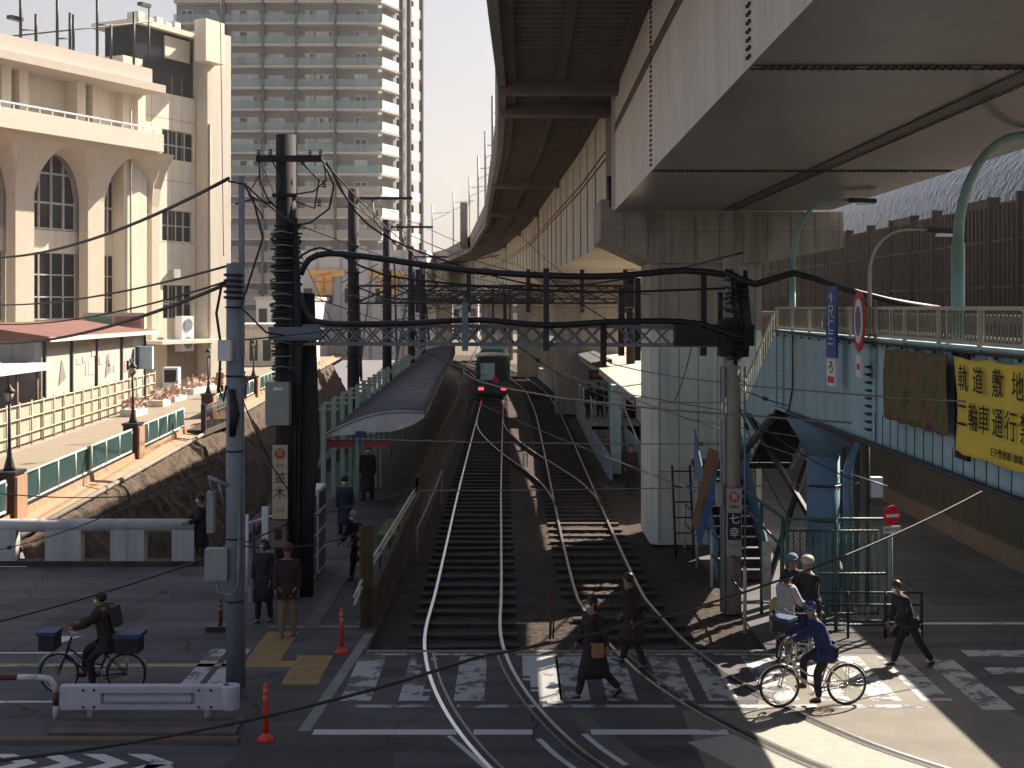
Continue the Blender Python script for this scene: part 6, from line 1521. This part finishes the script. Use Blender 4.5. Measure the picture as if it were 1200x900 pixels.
b = MB(); b.box(-5.85, -5.3, 24.4, 24.85, 0, .1); tag(b.build('rubber_base', DARKM), 'heavy dark rubber base under the dull brown delineator post', 'base')
t = thing('track_marker', 'rusty split stake standing in the ballast between the tracks', 'stake', (.75, 24.3, 0)); b = MB(); b.tube([(.72, 24.3, -.1), (.74, 24.3, .35), (.70, 24.3, .85)], .03, 6); b.tube([(.78, 24.32, -.1), (.8, 24.3, .5), (.76, 24.3, .75)], .02, 6); b.build('stake', mat('rust', (.12, .06, .04), .9), t)
t = thing('point_marker', 'small white twin marker plate beside the crossover rails', 'marker', (.5, 50.5, 0)); MB().box(.42, .50, 50.5, 50.55, -.1, .42).build('plate', WHITE, t); MB().box(.56, .63, 50.5, 50.55, -.1, .42).build('plate', WHITE, t)
for k, (x, y_, lab) in enumerate(((-5.75, 27.8, 'thin white pipe post nearer the lockers'), (-5.95, 29.5, 'bent thin pipe rail behind the white plate'))):
    t = thing('pipe_rail', lab, 'railing', (x, y_, 0)); b = MB(); b.tube([(x, y_, 0), (x, y_, 1.7 - k * .5)], .035, 6); b.tube([(x, y_, 1.5 - k * .5), (x + .5, y_ + 1.5, 1.5 - k * .5)], .025, 6); b.build('pipe', WHITE if k == 0 else DARKM, t)
# ---------------------------------------------------------------- people
SKIN = mat('skin', (0.24, 0.14, 0.10), 0.6, var=0.05); HAIR = mat('black_hair', (0.012, 0.010, 0.010), 0.5); HAIRG = mat('grey_hair', (0.25, 0.24, 0.24), 0.6)
MASK = mat('white_mask', (0.68, 0.68, 0.70), 0.7); SHOE = mat('dark_shoes', (0.015, 0.013, 0.013), 0.5)
def cloth(n_, c): return mat(n_, c, 0.85, var=0.2, scale=6, bump=0.4, bscale=14)
CB = cloth('black_cloth', (0.016, 0.014, 0.018)); CN = cloth('navy_cloth', (0.018, 0.022, 0.045)); CBR = cloth('dark_brown_cloth', (0.03, 0.018, 0.018))
CBG = cloth('beige_cloth', (0.20, 0.14, 0.08)); CGR = cloth('pale_grey_cloth', (0.30, 0.29, 0.33)); CBL = cloth('blue_cloth', (0.010, 0.022, 0.085)); CPK = cloth('pink_orange_cloth', (0.5, 0.22, 0.15))
def skin_mesh(verts, edges, radii, levels=2, flat=None):
    me = bpy.data.meshes.new('sk'); me.from_pydata([tuple(v) for v in verts], edges, []); o = bpy.data.objects.new('sk', me); C.objects.link(o)
    o.modifiers.new('s', 'SKIN'); sm_ = o.modifiers.new('ss', 'SUBSURF'); sm_.levels = levels; sm_.render_levels = levels
    for i, r_ in enumerate(radii):
        sv = me.skin_vertices[0].data[i]; sv.radius = r_ if isinstance(r_, tuple) else (r_, r_); sv.use_root = (i == 0)
    bpy.context.view_layer.update(); dg = bpy.context.evaluated_depsgraph_get()
    m2 = bpy.data.meshes.new_from_object(o.evaluated_get(dg)); bpy.data.objects.remove(o); bpy.data.meshes.remove(me)
    for p in m2.polygons: p.use_smooth = True
    return m2
def add_mesh(me, name, m, parent):
    me.materials.clear(); me.materials.append(m); o = bpy.data.objects.new(name, me); me.name = name; C.objects.link(o); o.parent = parent; return o
def dwn(a, out=0.0): a = R(a); o_ = R(out); return V(math.sin(o_), math.sin(a) * math.cos(o_), -math.cos(a) * math.cos(o_))
def person(label, loc, rz, h=1.66, lean=0, legs=((8, 4), (-8, 4)), arms=((5, 15), (-5, 15)), head=0, top=CB, bottom=CB, hair=HAIR, mask=True, coat=0.0,
           hat=None, hipz=None, longhair=False, group=None, armout=6, legout=2.5, wide=1.0, tilt=0):
    """joints in a local frame: x right, y forward, z up"""
    t = thing('person', label, 'person', (0, 0, 0), 0, group)
    th, shn = .245 * h, .245 * h
    def leg(a, k): hip = V(0, 0, 0); kn = dwn(a) * th; an = kn + dwn(a - k) * shn; return kn, an
    lows = [leg(*l)[1].z for l in legs]
    hz_ = hipz if hipz is not None else -min(lows) + .045 * h
    tor = V(0, math.sin(R(lean)), math.cos(R(lean)))
    pel = V(0, 0, hz_); chest = pel + tor * .19 * h; sh_ = pel + tor * .295 * h; nk = pel + tor * .335 * h
    hd = nk + V(0, math.sin(R(lean * .6 + head)), math.cos(R(lean * .6 + head))) * .085 * h
    up = (hd - nk).normalized(); fw = V(1, 0, 0).cross(up) * -1; fw = V(0, up.z, -up.y)
    vs, es, rs = [], [], []
    def av(p, r_, pr=None):
        vs.append(p); rs.append(r_); 
        if pr is not None: es.append((pr, len(vs) - 1))
        return len(vs) - 1
    P0_ = av(pel, (.085 * h * .9, .062 * h)); c_ = av(chest, (.078 * h, .060 * h), P0_); s_ = av(sh_, (.06 * h, .05 * h), c_); n_ = av(nk, .032 * h, s_)
    h0 = av(nk.lerp(hd, .45) + fw * .008, .040 * h, n_); h1 = av(hd, (.045 * h, .054 * h), h0); h2 = av(hd + up * .048 * h, .040 * h, h1)
    J = {'leg': [], 'arm': []}
    for i, (a, k) in enumerate(legs):
        sx = (1, -1)[i]; hip = pel + V(sx * .048 * h, 0, -.02 * h); kn = hip + dwn(a, sx * legout) * th; an = kn + dwn(a - k, sx * legout * .5) * shn; ft = an + V(0, .085 * h, -.02 * h) if a - k > -30 else an + V(0, .06 * h, -.06 * h)
        i0 = av(hip, .052 * h, P0_); i1 = av(kn, .034 * h, i0); i2 = av(an, .022 * h, i1); av(ft, .02 * h, i2); J['leg'].append((hip, kn, an, ft))
    for i, (a, k) in enumerate(arms):
        sx = (1, -1)[i]; sd = sh_ + V(sx * .098 * h * wide, 0, -.01 * h); el_ = sd + dwn(a, sx * armout) * .165 * h; wr = el_ + dwn(a + k, sx * (armout * .3 - 4)) * .145 * h
        i0 = av(sd, .030 * h, s_); i1 = av(el_, .023 * h, i0); i2 = av(wr, .016 * h, i1); pd = (wr - el_).normalized(); av(wr + pd * .045 * h, (.018 * h, .012 * h), i2); J['arm'].append((sd, el_, wr, pd))
    me = skin_mesh(vs, es, rs)
    b = MB(); b.bm.from_mesh(me)
    for (sd, el_, wr, pd) in J['arm']:       # fingers, rooted in the palm, slightly curled
        sx = 1 if sd.x > 0 else -1; side = V(0, 1, 0) - pd * pd.y
        side = side.normalized() if side.length > .1 else V(0, 0, 1); inn = V(-sx, 0, 0)
        root = wr + pd * .050 * h
        for q_, (o_, ln) in enumerate(((-.014, .034), (-.005, .04), (.005, .043), (.014, .038))):
            r0 = root + side * o_ * h; r1 = r0 + pd * ln * h * .55 + inn * .004 * h; r2 = r1 + pd * ln * h * .4 + inn * .014 * h; b.tube([r0, r1, r2], [.0052 * h, .0048 * h, .0035 * h], 6)
        r0 = wr + pd * .02 * h + side * .014 * h; b.tube([r0, r0 + pd * .018 * h + side * .016 * h, r0 + pd * .036 * h + side * .020 * h + inn * .008 * h], [.006 * h, .0055 * h, .004 * h], 6)
    # nose, ears, brow
    b.sphere(hd + fw * .056 * h - up * .004 * h, (.007 * h, .010 * h, .010 * h), 8, 6)
    for sx in (-1, 1): b.sphere(hd + V(sx * .046 * h, 0, 0) - up * .003 * h, (.006 * h, .012 * h, .018 * h), 8, 6)
    body = b.build('body', SKIN, t)
    for p in body.data.polygons: p.use_smooth = True
    b = MB()
    for sx in (-1, 1): b.sphere(hd + fw * .050 * h + V(sx * .017 * h, 0, 0) + up * .010 * h, .0055 * h, 6, 5)
    b.build('eyes', HAIR, t)
    # jacket
    vs, es, rs = [], [], []
    hem = pel - V(0, 0, 1) * (.02 + coat * .5) * h + V(0, math.sin(R(max(0, legs[0][0] * .3))) * coat * .3 * h, 0)
    k0 = av(pel, (.112 * h * wide, .086 * h)); k1 = av(chest, (.114 * h * wide, .090 * h), k0); k2 = av(sh_ - tor * .01 * h, (.090 * h * wide, .074 * h), k1); av(nk - tor * .012 * h, .043 * h, k2)
    av(hem, (.112 * h * wide, .092 * h), k0)
    for (sd, el_, wr, pd) in J['arm']: i0 = av(sd, .050 * h, k2); i1 = av(el_, .043 * h, i0); av(wr - pd * .006 * h, .034 * h, i1)
    b = MB(); zb_ = hem.z; kn_y = sum(l[1].y for l in J['leg']) / 2; rows = []   # skirt of the jacket or coat, open below
    lg = [l[1].y for l in J['leg']]; sp = abs(lg[0] - lg[1]) / 2 * (1 if coat > .1 else .3)
    seated = legs[0][0] > 40
    z_lo = pel.z - (.055 + (coat if not seated else .06)) * h
    for i in range(6):
        f = i / 5; z = pel.z + .06 * h + (z_lo - pel.z - .06 * h) * f; g_ = max(0, (pel.z - z) / (.245 * h)); cy = pel.y + (kn_y - pel.y) * min(1, g_) * (1 if not seated else .2)
        rx = (.114 + .012 * f) * h * wide; ry = (.088 + .02 * f) * h + sp * min(1, g_) * .75
        rows.append([V(rx * math.cos(a) , cy + ry * math.sin(a), z + .004 * math.sin(a * 5) * f) for a in [2 * math.pi * q_ / 20 for q_ in range(21)]])
    b.grid(rows, True); sk_ = b.build('jacket_hem' if coat < .12 else 'coat_skirt', top, t); sm_ = sk_.modifiers.new('t', 'SOLIDIFY'); sm_.thickness = .012
    jk = add_mesh(skin_mesh(vs, es, rs), 'jacket' if coat < .25 else 'coat', top, t)
    vs, es, rs = [], [], []
    k0 = av(pel + V(0, 0, .01 * h), (.092 * h, .07 * h))
    for (hip, kn, an, ft) in J['leg']: i0 = av(hip, .062 * h, k0); i1 = av(kn, .045 * h, i0); av(an + V(0, 0, .005), .036 * h, i1)
    add_mesh(skin_mesh(vs, es, rs), 'trousers', bottom, t)
    for (hip, kn, an, ft) in J['leg']:
        b = MB(); d_ = (ft - an); b.tube([an + V(0, -.018 * h, -.016 * h), an + V(0, 0, -.018 * h), an + d_ * .6 - V(0, 0, .008 * h), an + d_ * 1.1 - V(0, 0, .006 * h)], [.022 * h, .029 * h, .026 * h, .014 * h], 10); b.build('shoe', SHOE, t)
    b = MB()
    if hat is None:
        b.sphere(hd + up * .014 * h - fw * .016 * h, (.054 * h, .058 * h, .058 * h), 14, 10)
        if longhair: b.sphere(hd - up * .02 * h - fw * .030 * h, (.05 * h, .034 * h, .062 * h), 12, 8)
        o = b.build('hair', hair, t)
    else:
        b.sphere(hd + up * .024 * h - fw * .005 * h, (.056 * h, .064 * h, .052 * h), 14, 10); o = b.build('hair', hair, t)
        b = MB(); b.sphere(hd + up * .034 * h - fw * .006 * h, (.064 * h, .078 * h, .056 * h), 16, 10); b.build('helmet' if hat[1] else 'cap', hat[0], t)
        if not hat[1]: b = MB(); b.sphere(hd + up * .03 * h + fw * .055 * h, (.045 * h, .035 * h, .006 * h), 12, 6); b.build('cap_brim', hat[0], t)
    if mask:
        b = MB(); b.sphere(hd + fw * .030 * h - up * .022 * h, (.036 * h, .032 * h, .026 * h), 12, 8); b.build('face_mask', MASK, t)
    t.location = loc; t.rotation_euler = (R(tilt), 0, rz); t['_j'] = 0; del t['_j']
    M_ = Matrix.Translation(loc) @ Matrix.Rotation(rz, 4, 'Z')
    return t, M_, J, dict(pel=pel, chest=chest, sh=sh_, hd=hd, tor=tor, h=h)
def world(M_, p): return M_ @ p
def backpack(M_, d, label, m, s_=1.0):
    h = d['h']; c = d['chest'] + d['tor'] * .05 * h + V(0, -.135 * h, 0); t = thing('backpack', label, 'bag', M_ @ c)
    b = MB(); tor = d['tor']; b.frame(c, V(.085 * h * s_, 0, 0), V(0, tor.z, -tor.y) * .048 * h * s_, tor * .12 * h * s_); b.bm.transform(M_); o = b.build('bag_body', m, t, bevel=.035)
    b = MB()
    for sx in (-1, 1): b.tube([c + V(sx * .05 * h, .04 * h, .11 * h), d['sh'] + V(sx * .055 * h, .02 * h, .055 * h), d['sh'] + V(sx * .06 * h, .085 * h, -.02 * h), d['chest'] + V(sx * .075 * h, .07 * h, -.02 * h)], .009 * h, 6)
    b.bm.transform(M_); b.build('strap', m, t); return t
def handbag(M_, p, label, m, w_=.13, hh=.11):
    t = thing('handbag', label, 'bag', M_ @ p); b = MB(); b.frame(p - V(0, 0, hh + .12), V(.05, 0, 0), V(0, w_, 0), V(0, 0, hh)); b.bm.transform(M_); b.build('bag_body', m, t, bevel=.03)
    b = MB(); b.tube([p + V(0, -w_ * .7, -.13), p + V(0, -.03, 0.0), p + V(0, .03, 0.0), p + V(0, w_ * .7, -.13)], .008, 6); b.bm.transform(M_); b.build('handle', m, t); return t
# ---------------------------------------------------------------- bicycles (local: y forward, rear wheel at 0, front at 1.05)
def bicycle(label, loc, rz, frame_m, baskets=(), steer=0, seatz=.82):
    t = thing('bicycle', label, 'bicycle', (0, 0, 0)); WB = 1.08; RW = .325
    tyre = BLACK; rim = mat('wheel_rim', (.45, .45, .45), .3, metal=.9) if 'wheel_rim' not in bpy.data.materials else bpy.data.materials['wheel_rim']
    for y_ in (0, WB):
        c = V(0, y_, RW); b = MB(); b.torus(c, (1, 0, 0), RW - .018, .018, 40, 6); wo = b.build('wheel', tyre, t)
        b = MB(); b.torus(c, (1, 0, 0), RW - .042, .009, 40, 5); b.tube([c - V(.045, 0, 0), c + V(.045, 0, 0)], .022, 8); b.build('rim', rim, wo)
        b = MB()
        for k in range(24): a = k * math.pi / 12; b.tube([c + V(.03 * (-1) ** k, 0, 0), c + V(0, math.cos(a), math.sin(a)) * (RW - .045)], .0022, 3)
        b.build('spokes', rim, wo)
        b = MB(); b.tube([c + V(0, math.cos(a), math.sin(a)) * (RW + .022) for a in [math.pi * (0.05 + k / 12 * .85) for k in range(13)]], .012, 5); b.build('mudguard', rim, t)
    bb = V(0, .44, .28); st = V(0, .28, seatz - .06); ht = V(0, WB - .17, .80); hb = V(0, WB - .10, .58)
    b = MB(); b.tube([bb, st], .017, 8); b.tube([hb, V(0, .62, .36), bb], .021, 8); b.tube([ht - V(0, 0, .08), V(0, .6, .48), V(0, .38, .46)], .016, 8); b.tube([ht + V(0, -.03, .1), hb], .022, 8)
    for sx in (-.05, .05): b.tube([V(sx, 0, RW), bb + V(sx * .3, 0, 0)], .01, 6); b.tube([V(sx, 0, RW), V(sx * .4, .33, .62)], .008, 6)
    b.build('frame', frame_m, t)
    b = MB()
    for sx in (-.055, .055): b.tube([hb + V(sx * .6, 0, 0), V(sx, WB - .02, .42), V(sx, WB, RW)], .012, 6)
    b.build('fork', frame_m, t)
    hbz = V(0, WB - .22, 1.0)
    b = MB(); b.tube([ht + V(0, -.02, .05), hbz], .013, 6); b.tube([hbz + V(-.28, -.22, .02), hbz + V(-.26, -.08, .05), hbz + V(-.12, .02, .02), hbz + V(.12, .02, .02), hbz + V(.26, -.08, .05), hbz + V(.28, -.22, .02)], .012, 8); b.build('handlebar', rim, t)
    b = MB(); b.tube([st + V(0, .14, .05), st + V(0, 0, .055), st + V(0, -.12, .06)], [.03, .055, .085], 10); b.build('saddle', BLACK, t)
    b = MB(); b.torus(bb, (1, 0, 0), .085, .008, 20, 4)
    for sg_ in (-1, 1): a = V(sg_ * .06, sg_ * .10, -sg_ * .12); b.tube([bb + V(sg_ * .05, 0, 0), bb + a], .009, 6); b.box(sg_ * .06 - (.09 if sg_ < 0 else 0), sg_ * .06 + (.09 if sg_ > 0 else 0), bb.y + a.y - .035, bb.y + a.y + .035, bb.z + a.z - .01, bb.z + a.z + .01)
    b.build('pedal_crank', rim, t)
    b = MB(); b.tube([V(.06, 0, RW + .04), bb + V(.06, 0, .09), bb + V(.06, .08, 0), bb + V(.06, 0, -.09), V(.06, 0, RW - .04)], .01, 6); b.build('chain_guard', frame_m, t)
    if 'front' in baskets:
        b = MB(); b.prism([(-.17, WB + .02, .72), (.17, WB + .02, .72), (.15, WB + .28, .72), (-.15, WB + .28, .72)], (0, 0, .24)); b.build('basket', mat('basket_black', (.02, .02, .025)), t); MB().box(-.18, .18, WB - .0, WB + .31, .96, 1.02).build('basket_cover', mat('blue_cover', (.02, .05, .12), .6), t, bevel=.01)
    if 'rear' in baskets:
        b = MB(); b.prism([(-.16, -.24, .68), (.16, -.24, .68), (.18, .14, .68), (-.18, .14, .68)], (0, 0, .24)); b.build('basket', bpy.data.materials['basket_black'], t); MB().box(-.2, .2, -.28, .16, .92, .99).build('basket_cover', bpy.data.materials['blue_cover'], t, bevel=.01)
    if 'rack' in baskets or 'rear' in baskets:
        b = MB()
        for sx in (-.05, .05): b.tube([V(sx, -.2, .67), V(sx, .3, .67)], .007, 5); b.tube([V(sx, 0, RW), V(sx, -.02, .67)], .007, 5)
        b.build('rack', rim, t)
    t.location = loc; t.rotation_euler = (0, 0, rz); return t
FRK = mat('frame_dark', (.03, .03, .04), .35, metal=.4); FRS = mat('frame_silver', (.35, .34, .33), .3, metal=.7)
LEFT = R(90)        # facing -x
# left cyclist
y_ = 20.55; x = (148 - 600) / F * y_
bicycle('dark city bicycle with blue covered baskets, ridden by the cyclist at the left', (x, y_, 0), LEFT, FRK, ('front', 'rear'))
t, M_, J, d = person('cyclist in a long dark coat and white mask riding left behind the guardrail', (x - .30, y_, 0), LEFT, 1.6, lean=12, legs=((68, 62), (42, 52)), arms=((52, 22), (50, 24)), top=CBR, bottom=CB, coat=.25, hipz=.87, hair=HAIR)
backpack(M_, d, 'dark backpack on the back of the cyclist at the left', cloth('dark_backpack', (.03, .03, .035)), .85)
# right cyclist
y_ = 19.95; x = (992 - 600) / F * y_
bicycle('silver framed bicycle ridden by the cyclist in the blue jacket', (x, y_, 0), R(97), FRS, ('rack',))
HB_ = mat('helmet_blue', (.03, .05, .16), .25, spec=.8)
person('cyclist in a glossy blue jacket and blue helmet riding over the sunlit crosswalk', (x - .30, y_ + .03, 0), R(97), 1.58, lean=26, legs=((66, 70), (30, 34)), arms=((58, 12), (55, 15)), top=CBL, bottom=CB, hipz=.88, hat=(HB_, True), mask=False)
# woman leaning, walking left at right
t, M_, J, d = person('stooping woman with sunlit hair and white mask walking left beside the no entry sign', G(1066, 780), R(100), 1.55, lean=24, head=8, legs=((24, 8), (-22, 14)), arms=((0, 30), (5, 35)), top=CB, bottom=CB, hair=mat('brown_hair', (.045, .028, .02), .45))
c = handbag(M_, J['arm'][0][2] + V(.05, -.22, .1), 'dark shoulder bag hanging behind the stooping woman', cloth('bag_black', (.02, .02, .022)), .17, .13)
# person in grey jacket with bicycle
bicycle('dark bicycle held by the person in the pale grey jacket', (5.35, 22.4, 0), R(140), FRK, ('front',))
person('person in a pale grey hooded jacket standing with back to the fence beside a bicycle', (4.75, 22.3, 0), R(-60), 1.6, lean=6, legs=((3, 2), (-3, 2)), arms=((28, 35), (20, 40)), top=CGR, bottom=CB, mask=True, longhair=True)
person('man in dark jacket and pale helmet behind the blue jacket cyclist', (5.35, 22.9, 0), R(120), 1.72, lean=8, legs=((10, 8), (-8, 4)), arms=((30, 35), (30, 35)), top=CB, bottom=CN, hat=(mat('helmet_pale', (.34, .31, .24), .4), True), mask=False)
person('dark figure with bluish cap half hidden behind the pale helmeted man', (5.15, 23.5, 0), R(170), 1.62, legs=((5, 3), (-5, 3)), top=CN, bottom=CB, hat=(cloth('bluish_cap', (.10, .15, .2)), False), mask=False)
# two walking between the tracks on the crosswalk
t, M_, J, d = person('woman in a black coat with a tan bag walking left across the crosswalk', G(696, 818), R(115), 1.62, lean=5, legs=((20, 6), (-20, 22)), arms=((10, 25), (-30, 20)), top=CB, bottom=CB, coat=.24, longhair=True)
t2 = thing('handbag', 'tan shoulder bag at the hip of the woman in the black coat', 'bag', M_ @ V(-.02, .05, .72))
b = MB(); b.frame(V(.0, .02, .80), V(.21, 0, 0), V(0, .10, 0), V(0, 0, .12)); b.bm.transform(M_); b.build('bag_body', cloth('tan_leather', (.26, .13, .07)), t2, bevel=.04)
b = MB(); b.tube([V(.1, .1, .9), V(.02, .15, 1.2), V(-.1, .02, 1.38), V(-.06, -.13, 1.2), V(.02, -.12, .9)], .01, 6); b.bm.transform(M_); b.build('strap', bpy.data.materials['tan_leather'], t2)
person('person in dark clothes stepping over the right rail behind the woman with the tan bag', G(742, 780), R(60), 1.62, lean=10, legs=((22, 6), (-16, 8)), arms=((15, 20), (-25, 20)), top=CBR, bottom=CBR, coat=.2, mask=False)
# pavement group on the left
person('man in a dark jacket and beige trousers standing on the yellow tactile tiles', G(337, 746), R(185), 1.70, legs=((4, 2), (-4, 2)), arms=((4, 14), (2, 14)), top=CBR, bottom=CBG, hat=(cloth('dull_cap', (.07, .05, .05)), False), mask=False, wide=1.12)
t, M_, J, d = person('person in dark clothes and bright mask standing left of the man in beige trousers', G(309, 729), R(165), 1.60, legs=((6, 4), (-6, 4)), arms=((6, 16), (2, 16)), top=cloth('dark_violet_cloth', (.025, .015, .028)), bottom=CB, coat=.2)
handbag(M_, J['arm'][0][2] + V(.0, .02, -.02), 'pale carrier bag in the hand of the person with the bright mask', cloth('pale_bag', (.22, .23, .28)), .12, .14)
person('person in black with white mask walking on the path beside the lockers', G(404, 633), R(178), 1.66, legs=((10, 4), (-8, 5)), arms=((6, 12), (-6, 14)), top=CN, bottom=CB, coat=.22, hat=(cloth('beanie_black', (.01, .01, .012)), False))
p = G(431, 590, .3)
person('tall person in a black coat with white mask coming out from under the canopy', p, R(178), 1.72, legs=((12, 4), (-10, 5)), arms=((8, 12), (-6, 14)), top=CB, bottom=CB, coat=.25)
person('grey haired person in dark coat bending forward beside the striped board', G(421, 678), R(140), 1.58, lean=20, legs=((14, 6), (-10, 6)), arms=((15, 40), (10, 50)), top=CB, bottom=CB, hair=HAIRG, coat=.2)
person('person in black with white mask by the canal parapet behind the slender pole', G(234, 661), R(120), 1.66, legs=((10, 4), (-10, 6)), arms=((30, 50), (25, 50)), top=CB, bottom=CB, coat=.2)
# promenade walkers
person('walker in a pinkish top and black trousers on the sunlit promenade', ((258 - 600) / F * 76, 76, ZP), R(170), 1.8, legs=((10, 4), (-10, 6)), arms=((10, 50), (5, 50)), top=CPK, bottom=CB, mask=False)
person('dark clad walker on the promenade just right of the slender pole', ((286 - 600) / F * 74, 74, ZP), R(20), 1.7, legs=((10, 4), (-10, 6)), top=CB, bottom=CB, mask=False)
# right platform queue
QL = ['leftmost dark figure waiting at the top of the right platform steps', 'middle dark figure waiting on the right platform, leaning in', 'rightmost dark figure waiting on the right platform beside the post']
for k, (px, Y_, rz_) in enumerate(((690, 60.5, R(200)), (703, 61.5, R(120)), (714, 62.5, R(150)))):
    person(QL[k], ((px - 600) / F * Y_, Y_, .9), rz_, 1.7 - .04 * k, lean=4 + 4 * k, legs=((5, 3), (-5, 3)), arms=((15, 40), (10, 40)), top=CB, bottom=CB, mask=False, coat=.15)
person('dark figure standing below the sunlit steps behind the platform column', (3.95, 42.5, 0), R(160), 1.62, legs=((5, 3), (-5, 3)), top=CBR, bottom=CB, mask=False)
# ---------------------------------------------------------------- air
hb = MB(); hb.box(-420, 420, -70, 820, -5.6, 95); hzb = hb.build('haze', [])
hm = bpy.data.materials.new('haze_air'); hm.use_nodes = True; hn = hm.node_tree; hn.nodes.clear()
ho = hn.nodes.new('ShaderNodeOutputMaterial'); hv = hn.nodes.new('ShaderNodeVolumePrincipled'); hv.inputs['Color'].default_value = (.95, .95, .96, 1); hv.inputs['Density'].default_value = 0.00025; hv.inputs['Anisotropy'].default_value = 0.3
hn.links.new(hv.outputs[0], ho.inputs['Volume']); hzb.data.materials.append(hm); struct(hzb, 'stuff')
